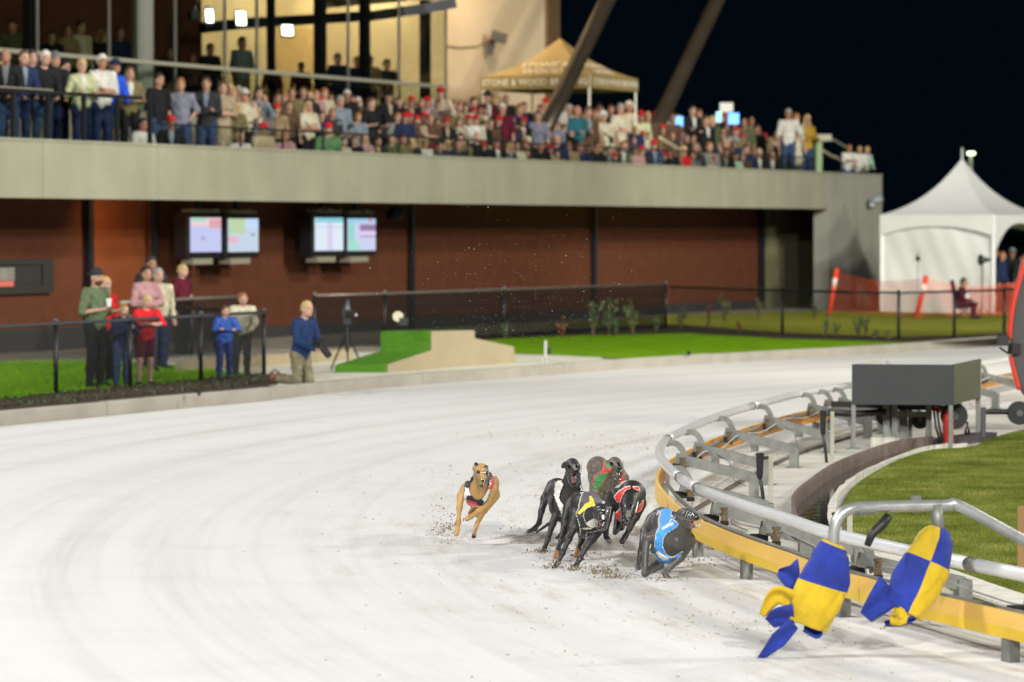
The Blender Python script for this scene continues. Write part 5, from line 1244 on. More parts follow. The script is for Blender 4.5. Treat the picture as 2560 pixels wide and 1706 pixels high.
sock('lure_sock', [LP(2345, 1318, -.03), LP(2338, 1345, -.05), LP(2312, 1410, -.08), LP(2288, 1470, -.1), LP(2258, 1530, -.12)], [.04, .105, .135, .14, .12], 'blue and yellow checked cloth lure sock, right of the two',
     lambda f, j: (int(f > .47)+int(j < .25 or j > .75)+1) % 2,
     [([(2230, 1470, -.15), (2190, 1515, -.18), (2165, 1545, -.2)], [.10, .07, .045], 0), ([(2245, 1520, -.2), (2250, 1545, -.24), (2225, 1550, -.26)], [.02, .05, .03], 1), ([(2290, 1545, -.16), (2250, 1556, -.2), (2212, 1560, -.2)], [.012, .028, .02], 0)])

# ================================================================== DRIVE BOX
du = empty('lure_drive_unit', G(2300, 1120, 0)); tag(du, 'dark grey open topped drive box on legs behind the running rail', 'machine')
ya = G(2130, 1125, 0)[1]
fa, fb = PY(2130, 911, ya), PY(2385, 905, ya-.15); ba, bb = PY(2208, 899, ya+1.7), PY(2454, 893, ya+1.55)
zt_, zb_ = fa[2], PY(2130, 1012, ya)[2]; hb = zt_-zb_
M_box = mat('box_charcoal', (.032, .035, .036), .55, var=.15, vscale=3, bump=.05); M_box2 = mat('box_olive', (.07, .08, .042), .6, var=.1); M_lin = mat('box_lining', (.5, .5, .46), .6)
def wallp(a, b, name, m, th=.03):
    a = np.array([a[0], a[1], 0]); b = np.array([b[0], b[1], 0]); mb = MB(); d = (b-a)/np.linalg.norm(b-a); n = np.array([-d[1], d[0], 0])*th
    mb.hexa([a+(0, 0, zb_), b+(0, 0, zb_), b+n+(0, 0, zb_), a+n+(0, 0, zb_)], [a+(0, 0, zt_), b+(0, 0, zt_), b+n+(0, 0, zt_), a+n+(0, 0, zt_)]); return mb.build(name, m, du, bevel=.004)
wallp(fa, fb, 'front_panel', M_box); wallp(fb+(.005, .04, 0), bb, 'side_panel', M_box2); wallp(bb, ba, 'back_panel', M_lin); wallp(ba-(.0, .04, 0), fa+(0, .04, 0), 'side_panel', M_lin)
mb = MB(); mb.hexa([p*(1, 1, 0)+(0, 0, zb_+.01) for p in (fa+(.05, .05, 0), fb+(-.05, .05, 0), bb+(-.05, -.05, 0), ba+(.05, -.05, 0))], [p*(1, 1, 0)+(0, 0, zb_+.03) for p in (fa+(.05, .05, 0), fb+(-.05, .05, 0), bb+(-.05, -.05, 0), ba+(.05, -.05, 0))]); mb.build('base_plate', M_box, du)
for p in (fa+(.02, .03, 0), fb+(-.03, .03, 0), bb+(-.04, -.02, 0), ba+(.04, -.04, 0)):
    mb = MB(); mb.box((p[0], p[1], zb_/2), (.045, .045, zb_)); mb.box((p[0], p[1], .008), (.14, .14, .016)); mb.build('leg', M_galv, du)
q0 = lambda x, y, d=0: PY(x, y, ya+d)
mb = MB()
for x in (2236, 2322): mb.box((q0(x, 1050, .5)[0], ya+.5, .25), (.06, .06, .5))
mb.bar(q0(2232, 1036, .5), q0(2326, 1036, .5), .07, .06); mb.build('motor_frame', M_galv, du)
mb = MB(); mb.box((q0(2216, 1050, .6)[0], ya+.6, .26), (.07, .08, .5)); mb.build('frame_post', M_galv, du)
mb = MB(); mb.box((q0(2258, 1070, .8)[0], ya+.8, .22), (.09, .09, .44)); mb.box((q0(2275, 1070, .9)[0], ya+.9, .24), (.04, .06, .48)); mb.build('frame_post', M_galv, du)
mb = MB(); mb.tube([q0(2070, 1032, .35), q0(2140, 1035, .3), q0(2215, 1030, .3)], [.035, .04, .035], 10); mb.build('drive_shaft', M_black, du, smooth=True)
mb = MB(); mb.bar(q0(2078, 1010, .9), q0(2380, 1022, .6), .07, .06); mb.build('beam', M_black, du)
def wheel(px, py, d, r, w=.06):
    c = q0(px, py, d); mb = MB(); mb.tube([c+(0, -w/2, 0), c+(0, w/2, 0)], r, 26); wl_ = mb.build('wheel', M_black, du); mb = MB(); mb.tube([c+(0, -w/2-.012, 0), c+(0, w/2+.012, 0)], r*.28, 14); mb.build('hub', mat('hub_grey', (.12, .12, .12), .4, metal=.5), wl_)
wheel(2218, 1038, .75, .13); wheel(2300, 1050, .95, .10); wheel(2385, 1040, .7, .15); wheel(2548, 1033, .5, .13, .08)
mb = MB(); mb.tube([q0(2462, 1030, .5), q0(2548, 1030, .5)], .03, 10); mb.build('axle', M_black, du)
mb = MB(); mb.box((q0(2458, 1050, .5)[0], ya+.5, q0(2458, 1055, .5)[2]), (.05, .07, .32)); mb.build('axle_plate', mat('plate_mauve', (.08, .07, .085), .5), du)
c = q0(2370, 1110, .2); mb = MB(); mb.lathe((c[0], c[1], 0.02), [(.055, 0), (.06, .02), (.06, .30), (.045, .36), (.02, .38), (.02, .42)], 16); mb.build('red_cylinder', mat('red_paint', (.55, .03, .02), .35, coat=.3), du, smooth=False)
mb = MB(); mb.tube([q0(2340, 1016, .2), q0(2350, 1032, .2)], .02, 8); mb.build('orange_strap', mat('orange_strap', (.75, .16, .02), .5), du)
for x, w in ((2196, .09), (2226, .10)):
    c = G(x, 1118, 0); mb = MB(); mb.lathe(c, [(w, 0), (w, .10), (w*.95, .11)], 16); mb.build('concrete_pad', M_edge, du)
mb = MB(); mb.tube([q0(2334, 1020, .15), q0(2340, 1070, .12), q0(2352, 1105, .1)], .015, 6); mb.tube([q0(2342, 1020, .18), q0(2349, 1070, .15), q0(2358, 1105, .1)], .015, 6); mb.build('hose', M_black, du, smooth=True)
mb = MB(); mb.bar(G(2340, 1112, .05)+(0, .2, 0), G(2470, 1090, .05), .22, .09); mb.build('base_skid', mat('skid_mauve', (.06, .05, .06), .6), du)
bo = empty('bottle', G(2418, 1108, .004)); tag(bo, 'small brown bottle standing under the grey drive box', 'bottle')
mb = MB(); mb.lathe((0, 0, 0), [(.03, 0), (.034, .01), (.034, .13), (.012, .18), (.012, .22)], 12); x = mb.build('glass_body', mat('bottle_brown', (.05, .02, .015), .15), smooth=True); x.parent = bo
mb = MB(); mb.lathe((0, 0, .22), [(.015, 0), (.015, .02)], 10); x = mb.build('bottle_cap', M_black); x.parent = bo

# red edged dark grey cart at the right edge of the frame
yv = G(2540, 1085, 0)[1]+.5; vh_ = empty('equipment_cart', PY(2600, 1040, yv)); tag(vh_, 'dark grey cart body with red edge trim at the right border', 'cart')
M_cart = mat('cart_grey', (.055, .05, .052), .45, var=.1, coat=.2)
ol = [(2562, 652), (2541, 740), (2530, 800), (2527, 850), (2531, 900), (2543, 950), (2556, 985), (2575, 1003), (2700, 1010), (2760, 900), (2760, 640), (2640, 600), (2575, 625)]
pf = [PY(x, y, yv) for x, y in ol]; mb = MB(); mb.prism(pf, (0.15, 1.3, 0)); mb.build('body', M_cart, vh_, bevel=.02)
tri = [PY(x, y, yv-.012) for x, y in ((2566, 640), (2538, 740), (2527, 800), (2524, 850))]; mb = MB(); mb.tube(spline(tri, 4), .03, 8); mb.build('red_trim', mat('red_trim', (.62, .04, .02), .35, coat=.4), vh_, smooth=True)
tri = [PY(x, y, yv-.012) for x, y in ((2526, 890), (2534, 925), (2548, 975))]; mb = MB(); mb.tube(spline(tri, 4), .028, 8); mb.build('red_trim', mat('red_trim', (0, 0, 0)), vh_, smooth=True)
mb = MB(); mb.box(PY(2508, 852, yv-.1), (.13, .12, .12)); mb.box(PY(2507, 832, yv-.1), (.02, .02, .14)); mb.tube([PY(2500, 870, yv-.1), PY(2522, 885, yv-.05)], .012, 6); mb.build('camera_mount', M_black, vh_)
mb = MB(); mb.box(PY(2536, 872, yv-.06), (.12, .1, .12), rz=.4); mb.build('latch', M_black, vh_)
mb = MB(); mb.bar(PY(2620, 1010, yv+.6), PY(2620, 1080, yv+.6), .1, .1); mb.build('leg', M_galv, vh_)
# ================================================================== PODIUM, PHOTO GEAR
M_astro = ramp_mat('artificial_turf', [(.3, (.05, .16, .008)), (.7, (.10, .27, .015))], 30, rough=.8, bump=1.0, bscale=120); M_beige = mat('podium_beige', (.34, .28, .18), .75, var=.08, vscale=2, bump=.06)
PA, PB = G(965, 933, ZO), G(1287, 907.5, ZO); pd_ = (PB-PA)/np.linalg.norm(PB-PA); pn = np.array([-pd_[1], pd_[0], 0])
def onp(px, py):
    d = ray(px, py); t = ((PA-CAMP) @ pn)/(d @ pn); return CAMP+d*t
prof = [onp(780+x/3.922, 700+y/3.922) for x, y in ((725, 915), (725, 832), (1160, 692), (1160, 502), (1588, 492), (1590, 572), (1980, 655), (1990, 808))]
prof[0][2] = ZO; prof[-1][2] = ZO
ex = G(836, 933.5, ZO)-G(965, 933, ZO); ex[2] = 0
pod = empty('winners_podium', PA+ex*.5); tag(pod, 'green turf covered winners podium with ramp and beige side panel', 'podium')
mb = MB(); mb.prism(prof, ex); mb.build('turf_covering', M_astro, pod, bevel=.02)
mb = MB(); ce = sum(prof)/len(prof); pr2 = [p+(ce-p)*.012-pn*.004 for p in prof]; mb.prism(pr2, -pn*.012); mb.build('side_panel', M_beige, pod)
dl = empty('dish_lamp', onp(1052, 812)+ex*.45); tag(dl, 'small pale round dish lamp on top of the green podium', 'lamp')
b0 = dl.location
mb = MB(); mb.tube([(0, -.03, .13), (0, .03, .14), (0, .06, .15)], [.085, .07, .02], 18); x = mb.build('dish', mat('dish_cream', (.75, .70, .5), .5), smooth=False); x.parent = dl
mb = MB(); mb.box((.09, .02, .05), (.14, .1, .12)); mb.bar((0, .05, 0), (0, .05, .12), .03, .03); mb.bar((.0, -.02, .16), (.12, -.02, .18), .03, .015); x = mb.build('stand', M_black); x.parent = dl
# tripod with covered camera
tq = G(868, 926, ZO); tp_ = empty('camera_tripod', tq); tag(tp_, 'black tripod with a covered camera left of the green podium', 'tripod')
for a in (.6, 2.7, 4.8):
    mb = MB(); mb.tube([(0, 0, .62), (.30*math.cos(a), .3*math.sin(a), 0)], [.018, .012], 8); x = mb.build('leg', M_black); x.parent = tp_
mb = MB(); mb.tube([(0, 0, .3), (0, 0, .72)], .03, 8); x = mb.build('column', M_black); x.parent = tp_
mb = MB(); mb.box((0, 0, .78), (.12, .14, .1)); mb.tube([(0, -.05, .88), (.12, -.14, .9)], [.05, .06], 10); mb.box((-.01, 0, .9), (.13, .12, .12)); x = mb.build('camera', mat('camera_black', (.02, .022, .025), .3)); x.parent = tp_
mb = MB(); mb.tube([(0, 0, .94), (0, .01, 1.0), (.01, .02, 1.12)], [.07, .05, .012], 10); x = mb.build('rain_hood', mat('plastic_cover', (.10, .12, .14), .2), smooth=True); x.parent = tp_
mb = MB(); mb.box((.12, -.1, .885), (.09, .04, .03)); x = mb.build('viewfinder', mat('white_plastic', (.7, .72, .72), .4)); x.parent = tp_
# white post with a sensor box
q = G(1364, 908, ZO); wp = empty('marker_post', q); tag(wp, 'slim white post with a small black box right of the podium', 'post')
mb = MB(); mb.box((0, 0, .19), (.045, .05, .38)); mb.box((-.03, 0, .05), (.05, .05, .1)); x = mb.build('stake', mat('stake_grey', (.5, .52, .48), .6)); x.parent = wp
mb = MB(); mb.box((.055, 0, .2), (.06, .06, .12)); x = mb.build('sensor_box', M_black); x.parent = wp
for x_, y_, l in ((1722, 890, 'small black kerb light on the lawn edge'), (586, 975, 'small black ground light by the planting bed'), (498, 990, 'small black ground light below the boy in blue')):
    o = empty('ground_light', G(x_, y_, .17)); tag(o, l, 'light'); mb = MB(); mb.lathe((0, 0, 0), [(.02, 0), (.02, .03), (.04, .035), (.04, .07), (.02, .075)], 10); y = mb.build('housing', M_black); y.parent = o; mb = MB(); mb.lathe((0, 0, .076), [(.025, 0), (.025, .008)], 10); y = mb.build('lens', mat('lens_dark', (.05, .05, .06), .1)); y.parent = o
# low beige planter wall behind the boys
mb = MB(); a, b = G(440, 936, ZO), G(870, 905, ZO); mb.bar(a+(0, .5, .09), b+(0, .8, .09), .12, .2); o = mb.build('low_wall', mat('low_wall', (.33, .27, .17), .8, var=.1)); tag(o, 'low tan garden wall behind the photographer', 'wall')

# ================================================================== MARQUEE
mL, mR = np.array([9.85, 91.0]), np.array([12.66, 89.3]); mp_ = np.array([1.7, 2.81]); mC = mR+mp_; mD = mL+mp_; mc = (mL+mC)/2; zb0, zev = .16, 2.74
M_pvc = mat('white_pvc', (.80, .82, .80), .38, var=.05, vscale=1, bump=.12, bscale=2.2, coat=.15)
mq = empty('marquee', (mc[0], mc[1], zb0)); tag(mq, 'white peaked marquee tent standing on the lawn at right', 'marquee')
cor = [mL, mR, mC, mD]; zpk = 2.42+(568-396)*mc[1]/F; mb = MB(); N = 12
for s in range(4):
    a, b = cor[s], cor[(s+1) % 4]; vs = []
    for i in range(N+1):
        f = i/N
        for j in range(9):
            e = a+(b-a)*j/8; xy = e*(1-f)+mc*f; z = zev+(zpk-zev)*(.42*f+.58*f**2.6)-.04*math.sin(math.pi*j/8)*(1-f); vs.append((xy[0], xy[1], z))
    mb.add(vs, [(i*9+j, i*9+j+1, (i+1)*9+j+1, (i+1)*9+j) for i in range(N) for j in range(8)])
mb.build('roof', M_pvc, mq, smooth=True)
mb = MB(); mb.tube([(mc[0], mc[1], zpk-.05), (mc[0], mc[1], zpk+.28)], [.03, .02], 8); mb.build('spike', M_alu, mq)
for s in range(4):
    a, b = cor[s], cor[(s+1) % 4]; mb = MB(); d = (b-a)/np.linalg.norm(b-a); nn = np.array([d[1], -d[0]])*(.03); vs = []; K = 20
    for j in range(K+1):
        e = a+(b-a)*j/K; f = j/K; dp = .30+.26*(abs(f-.5)*2)**2.2 if s != 1 else .22+.75*(abs(f-.5)*2)**2.5; vs += [(*(e+nn), zev-.002), (*(e+nn*1.5), zev-dp)]
    mb.add(vs, [(2*j, 2*j+1, 2*j+3, 2*j+2) for j in range(K)]); mb.build('valance', M_pvc, mq)
rn = random.Random(4)
for s in (0, 3):
    a, b = cor[s], cor[(s+1) % 4]; d = (b-a)/np.linalg.norm(b-a); nn = np.array([d[1], -d[0]]); vs = []; K, J = 36, 12
    for j in range(J+1):
        z = zb0+(zev-.2-zb0)*j/J
        for i in range(K+1):
            f = i/K; e = a+(b-a)*f; w = .018*math.sin(f*13+1.6*math.sin(j*.5)+j*.2)*(.4+.6*abs(f-.5)*2)+.010*math.sin(f*37+j*.9)+.03*math.sin(j*.6+f*4); vs.append((*(e+nn*(w-.06)), z))
    mb = MB(); mb.add(vs, [(j*(K+1)+i, j*(K+1)+i+1, (j+1)*(K+1)+i+1, (j+1)*(K+1)+i) for j in range(J) for i in range(K)]); mb.build('side_wall', M_pvc, mq, smooth=True)
for c in cor:
    mb = MB(); q = c+(mc-c)*.02; mb.box((q[0], q[1], (zb0+zev)/2), (.09, .09, zev-zb0)); mb.build('pole', M_alu, mq)
# orange barrier netting
M_org = mat('barrier_orange', (.75, .10, .03), .6); M_post = mat('bollard_red', (.80, .07, .03), .4); M_ref = mat('reflective', (.85, .65, .6), .3)
bn = empty('barrier_netting', PY(2290, 795, 86)); tag(bn, 'orange safety netting strung on leaning red posts before the marquee', 'barrier')
posts = [((2072, 785, 87.5), (2092, 672, 87.5)), ((2290, 797, 85), (2316, 689, 85)), ((2529, 790, 86), (2545, 700, 86)), ((2640, 790, 86), (2650, 700, 86))]
PW = [(PY(*a), PY(*b)) for a, b in posts]
for a, b in PW:
    mb = MB(); a = a*(1, 1, 0)+(0, 0, .13); mb.tube([a, b], .062, 10); po = mb.build('post', M_post, bn, smooth=True)
    m1 = a+(b-a)*.62; m2 = a+(b-a)*.8; mb = MB(); mb.tube([m1, m2], .066, 10); mb.build('reflector', M_ref, po, smooth=True)
for (a0, a1), (b0_, b1) in zip(PW[:-1], PW[1:]):
    mb = MB(); L = np.linalg.norm(b0_-a0); n = int(L/.09); m = 11
    def q_(f, g):
        p = (a0+(b0_-a0)*f)*(1-g)+(a1+(b1-a1)*f)*g; p = p.copy(); p[2] -= .16*math.sin(math.pi*f)*g*(1 if L > 2 else .3); p[1] += .05*math.sin(f*9+g*2); return p
    for j in range(m+1):
        g = .06+.86*j/m; pts = [q_(i/24, g) for i in range(25)]
        for p, r in zip(pts[:-1], pts[1:]): mb.add([p+(0, 0, -.008), r+(0, 0, -.008), r+(0, 0, .008), p+(0, 0, .008)], [(0, 1, 2, 3)])
    for i in range(n+1):
        f = i/n; p, r = q_(f, .06), q_(f, .92); d = (b0_-a0)/L*.008; mb.add([p-d, p+d, r+d, r-d], [(0, 1, 2, 3)])
    mb.build('netting', M_org, bn)
# stands by the tent
st = empty('speaker_stand', PY(2455, 785, 86.5)*(1, 1, 0)+(0, 0, .15)); tag(st, 'thin stand with a dark horn loudspeaker at the marquee corner', 'stand')
hz = PY(2460, 650, 86.5)[2]-.15
mb = MB(); mb.tube([(0, 0, 0), (0, 0, hz)], .018, 8); x = mb.build('pole', M_rail_dark); x.parent = st
for a in (0, 2.1, 4.2):
    mb = MB(); mb.tube([(0, 0, .3), (.22*math.cos(a), .22*math.sin(a), 0)], .012, 6); x = mb.build('leg', M_rail_dark); x.parent = st
mb = MB(); mb.tube([(-.06, -.05, hz), (.08, 0, hz), (.22, .05, hz)], [.15, .06, .035], 14); x = mb.build('horn', mat('horn_dark', (.025, .03, .025), .4), smooth=True); x.parent = st
st = empty('light_stand', PY(2294, 785, 87)*(1, 1, 0)+(0, 0, .15)); tag(st, 'thin pale stand with a small black head against the marquee wall', 'stand'); hz = PY(2296, 648, 87)[2]-.15
mb = MB(); mb.tube([(0, 0, 0), (0, 0, hz)], .015, 8); x = mb.build('pole', mat('pole_grey', (.4, .42, .4), .4)); x.parent = st
mb = MB(); mb.lathe((0, 0, hz-.05), [(.05, 0), (.06, .04), (.06, .1), (.03, .12)], 10); mb.tube([(0, 0, hz+.06), (.06, 0, hz+.2)], .008, 5); mb.tube([(0, 0, hz+.06), (-.07, 0, hz+.18)], .008, 5); x = mb.build('head', M_black); x.parent = st
# lamp post behind the marquee
lp = PY(2426, 560, 120); lpo = empty('lamp_post', lp*(1, 1, 0)); tag(lpo, 'distant lamp post lit beside the marquee peak', 'lamp post'); zt2 = PY(2424, 384, 120)[2]
mb = MB(); mb.tube([(0, 0, 0), (0, 0, zt2)], [.09, .07], 10); x = mb.build('pole', mat('pole_pale', (.45, .5, .4), .5)); x.parent = lpo
mb = MB(); mb.box((0, -.1, zt2), (.22, .35, .10)); x = mb.build('lamp_head', mat('lamp_lit', (.8, .9, .7), .4, emit=(.85, 1, .6), estr=4)); x.parent = lpo
# young shrubs in the fence bed
M_leaf = [mat('leaf_a', (.07, .13, .05), .6, var=.3), mat('leaf_b', (.11, .15, .045), .6, var=.3), mat('leaf_red', (.20, .07, .03), .6, var=.3)]; M_stem = mat('stem', (.10, .06, .035), .8)
rn = random.Random(8)
PL = [(1482, 845, 745, 0, 'tall'), (1522, 838, 742, 0, 'tall'), (1583, 840, 738, 1, 'thin'), (1640, 832, 785, 0, 'squat'), (1700, 824, 750, 0, 'wide'), (1770, 828, 755, 2, 'reddish'), (1812, 812, 735, 1, 'thin'), (1848, 832, 805, 2, 'low reddish'), (1895, 800, 740, 1, 'thin'), (2036, 800, 750, 0, 'small'), (1405, 848, 790, 2, 'low reddish'), (1262, 850, 808, 0, 'squat'), (1540, 842, 795, 0, 'bushy'),
      (2062, 847, 785, 0, 'branching'), (2090, 845, 806, 0, 'low'), (2146, 846, 786, 0, 'upright'), (2166, 840, 782, 1, 'thin'), (2188, 848, 826, 0, 'tiny'), (2222, 850, 822, 1, 'tiny')]
ntxt = {}
for i, (px, yb_, yt, c, ad) in enumerate(PL):
    q = G(px, yb_, ZO+.01); hgt = (yb_-yt)/(F/q[1]); o = empty('shrub', q)
    nl = 'left of the fence corner' if px < 1660 else ('right of the fence corner' if px < 2050 else 'near the marquee')
    ntxt[(ad, nl)] = ntxt.get((ad, nl), 0)+1; k = ntxt[(ad, nl)]
    tag(o, '%s young shrub in the fence bed %s%s' % (ad, nl, '' if k == 1 else ', %s such from left' % ORD[k-1]), 'shrub', 'young shrubs along the fence')
    ms = MB(); ml = MB(); nb = 3+int(hgt*3)
    for b in range(nb):
        a = rn.uniform(0, 6.28); sp = rn.uniform(.05, .28)*hgt*(1.6 if ad in ('wide', 'branching') else 1); top = hgt*rn.uniform(.6, 1)
        pts = [np.array((0, 0, 0.)), np.array((math.cos(a)*sp*.4, math.sin(a)*sp*.4, top*.5)), np.array((math.cos(a)*sp, math.sin(a)*sp, top))]
        ms.tube(pts, [.012, .008, .004], 5)
        for k in range(int(26*hgt+8)):
            f = rn.uniform(.25, 1); p = (pts[0]*(1-f)**2+pts[1]*2*f*(1-f)+pts[2]*f*f) if True else 0; d = Vector((rn.uniform(-1, 1), rn.uniform(-1, 1), rn.uniform(-.2, 1))).normalized(); s = rn.uniform(.04, .085); sd = d.cross(Vector((rn.uniform(-1, 1), rn.uniform(-1, 1), rn.uniform(-1, 1)))).normalized()*s*.32
            pv = Vector(p.tolist()); ml.add([pv, pv+d*s*.5+sd, pv+d*s, pv+d*s*.5-sd], [(0, 1, 2, 3)])
    x = ms.build('stems', M_stem); x.parent = o; x = ml.build('foliage', M_leaf[c]); x.parent = o
# ground cover on the near planting bed
rs = np.random.RandomState(9); bp = np.array([G(x, y, ZO)[:2] for x, y in [(-100, 1012), (0, 1003), (325, 972), (505, 955), (660, 940), (716, 944), (640, 964), (450, 984), (200, 1006), (0, 1024), (-100, 1034)]])
blades('bed_plants', [(*p, 0) for p in bp], 1800, .02, .07, .016, M_leaf[0], ZO+.01, 'low dark green plants growing in the mulch bed by the kerb', 12)
rs = np.random.RandomState(10); lo, hi = bp.min(0), bp.max(0); X = rs.uniform(lo[0], hi[0], 6000); Y = rs.uniform(lo[1], hi[1], 6000); ok = inside(X, Y, bp); X, Y = X[ok][:1500], Y[ok][:1500]
lumps('mulch_chips', np.c_[X, Y, np.full(len(X), ZO+.03)], rs.uniform(.015, .05, len(X)), M_mulch, 'dark bark mulch chips heaped in the bed by the kerb', 'mulch')

# ================================================================== PEOPLE ON THE GROUND
def ground_person(px, py_feet, py_top, pose, yaw, label, group=None, zf=ZO, **kw):
    q = G(px, py_feet, zf); o, B = make_person(pose, h=.0125, **kw); top = 2.42-(py_top-568)*q[1]/F; s = (top-zf)/(B['top']+(.02 if kw.get('hair') else 0))
    off = Matrix.Rotation(yaw, 3, 'Z') @ Vector((0, B['hc'][1]*s, 0)); stand_at(o, B, (q[0], q[1], zf), yaw, s)
    if s < .95: o.scale = (s*1.06, s*1.06, s)
    tag(o, label, 'person', group); return o
FG = 'people at the left fence'
m1 = ground_person(240, 972, 670, 'cup', R_(55), 'person in green shirt and dark cap holding a drink at the fence', FG, top='olive', garm='tee', hair=('capback', 'charcoal'), beard='brown', skin=0)
m1.children[0].active_material if False else None
for c in m1.children:
    if c.name.startswith('shirt'): setmat(c, 0, cloth((.13, .17, .095)))
ground_person(262, 958, 690, 'side', R_(50), 'person in red jacket half hidden behind the green shirt', FG, top='red', garm='long', hair=('long', 'blond'), fem=True, skin=1)
ground_person(304, 970, 758, 'clasp', R_(38), 'boy in navy jumper and jeans with clasped hands at the fence', FG, top='navy', garm='long', hair=('short', 'ginger'), legc='denim', skin=1)
ground_person(362, 967, 736, 'kidrail', R_(35), 'boy in red shirt and red shorts leaning on the fence', FG, top='red', garm='tee', hair=('short', 'blond'), legs='shorts', legc='maroon', skin=1)
ground_person(366, 932, 662, 'fold', R_(30), 'woman in pink jumper with long dark hair behind the boys', FG, top='pink', garm='long', hair=('long', 'dark'), fem=True, legc='denim', skin=0)
ground_person(378, 922, 638, 'side', R_(25), 'tall dark haired man at the back of the family', FG, top='charcoal', garm='long', hair=('short', 'dark'), skin=2)
ground_person(395, 926, 668, 'side', R_(30), 'grey haired person in cream jacket beside the pink jumper', FG, top='cream', garm='long', hair=('short', 'grey'), legc='navy', skin=1)
ground_person(455, 886, 660, 'side', R_(60), 'blond person in maroon jacket standing by the red wall', None, top='maroon', garm='long', hair=('short', 'blond'), skin=1)
ground_person(561, 953, 762, 'kidrail', R_(20), 'boy in blue jumper with arms folded on the fence rail', FG, top='blue', garm='long', hair=('short', 'brown'), legc='navy', skin=1)
ground_person(604, 942, 730, 'rail', R_(15), 'boy in cream jumper leaning on the fence by the end post', FG, top='cream', garm='long', hair=('short', 'ginger'), legc='charcoal', skin=1)
ph = ground_person(752, 962, 750, 'camera', R_(48), 'photographer in navy jacket kneeling with a camera at the kerb', None, top='navy', garm='long', hair=('short', 'blond'), legc='khaki', shoe='brown', skin=1)
for c in ph.children:
    if c.name.startswith('jacket'): setmat(c, 0, cloth((.016, .038, .11)))
    if c.name.startswith('trousers'): setmat(c, 0, cloth((.20, .175, .11)))
ph.scale.x *= .86; ph.scale.y *= .9
cm = empty('handheld_camera', PY(796, 858, ph.location.y-.3)); cm.rotation_euler = (R_(35), 0, R_(40)); tag(cm, 'black camera with long lens held by the kneeling photographer', 'camera')
mb = MB(); mb.box((0, 0, 0), (.15, .09, .12)); x = mb.build('body', mat('camera_black', (0, 0, 0)), bevel=.01); x.parent = cm
mb = MB(); mb.tube([(0, -.04, 0), (0, -.14, 0), (0, -.15, 0), (0, -.3, 0)], [.04, .042, .05, .052], 14); x = mb.build('lens', M_black, smooth=False); x.parent = cm
bg_ = empty('camera_bag', G(690, 954, ZO)); tag(bg_, 'small brown bag lying behind the kneeling photographer', 'bag')
mb = MB(); mb.box((0, 0, .06), (.22, .18, .12), rz=.3); x = mb.build('body', mat('bag_brown', (.16, .06, .035), .7), bevel=.03); x.parent = bg_; mb = MB(); mb.tube([(-.08, 0, .12), (-.02, .02, .17), (.06, 0, .12)], .012, 6); x = mb.build('handle', M_black, smooth=True); x.parent = bg_
# paper cups / phones in hands
cu = empty('paper_cup', PY(272, 758, m1.location.y-.32)); tag(cu, 'small white cup held by the person in green', 'cup'); mb = MB(); mb.lathe((0, 0, -.05), [(.03, 0), (.04, .1)], 12); x = mb.build('cup_body', mat('cup_white', (.75, .75, .75), .5)); x.parent = cu; mb = MB(); mb.lathe((0, 0, .052), [(.042, 0), (.038, .012)], 12); x = mb.build('lid', mat('cup_white', (1, 1, 1))); x.parent = cu
# seated reader in front of the marquee and the people inside it
rd = ground_person(2400, 798, 694, 'read', R_(75), 'person in maroon top reading in a folding chair behind the netting', None, zf=.14, top='maroon', garm='long', hair=('short', 'dark'), legc='maroon', skin=2)
ch = empty('folding_chair', rd.location); ch.rotation_euler = rd.rotation_euler; tag(ch, 'dark red folding chair under the seated reader', 'chair'); M_fab = cloth((.12, .015, .03))
mb = MB(); mb.box((0, -.15, .40), (.5, .5, .04)); x = mb.build('seat', M_fab); x.parent = ch
mb = MB(); mb.box((0, .16, .72), (.52, .04, .5), rot=Matrix.Rotation(-.2, 3, 'X')); x = mb.build('backrest', M_fab); x.parent = ch
for sx in (-1, 1):
    mb = MB(); mb.tube([(sx*.25, -.38, 0), (sx*.25, .12, .42), (sx*.25, .2, .95)], .012, 6); x = mb.build('leg', M_rail_dark); x.parent = ch
    mb = MB(); mb.tube([(sx*.26, .15, 0), (sx*.26, -.38, .42)], .012, 6); x = mb.build('leg', M_rail_dark); x.parent = ch
pp = empty('paper_sheet', PY(2412, 742, rd.location.y-.1)); tag(pp, 'white paper held by the seated reader', 'paper'); mb = MB(); mb.box((0, 0, 0), (.2, .02, .14), rot=Matrix.Rotation(-.5, 3, 'X')); x = mb.build('sheet', mat('paper', (.8, .8, .75), .6)); x.parent = pp
TG = 'people inside the marquee'
def tentp(px, py_top, Y, yaw, label, **kw):
    p = PY(px, py_top, Y); o, B = make_person('side', **kw); s = (p[2]-.14)/B['top']; stand_at(o, B, (p[0], p[1], .14), yaw, s); tag(o, label, 'person', TG)
tentp(2505, 630, 91.2, R_(50), 'pink faced person in navy suit in the marquee opening', top='navy', garm='long', hair=('receding', 'ginger'), skin=3)
tentp(2530, 622, 92.4, R_(20), 'person in grey cap and dark jacket inside the marquee', top='black', garm='long', hair=('cap', 'greyblue'), skin=2)
tentp(2486, 622, 92.2, R_(80), 'dark clothed person turned sideways inside the marquee', top='black', garm='long', hair=('short', 'dark'), skin=2)
tentp(2556, 640, 91.8, R_(-20), 'person in charcoal jacket at the right edge of the marquee opening', top='charcoal', garm='long', hair=('short', 'brown'), skin=0)
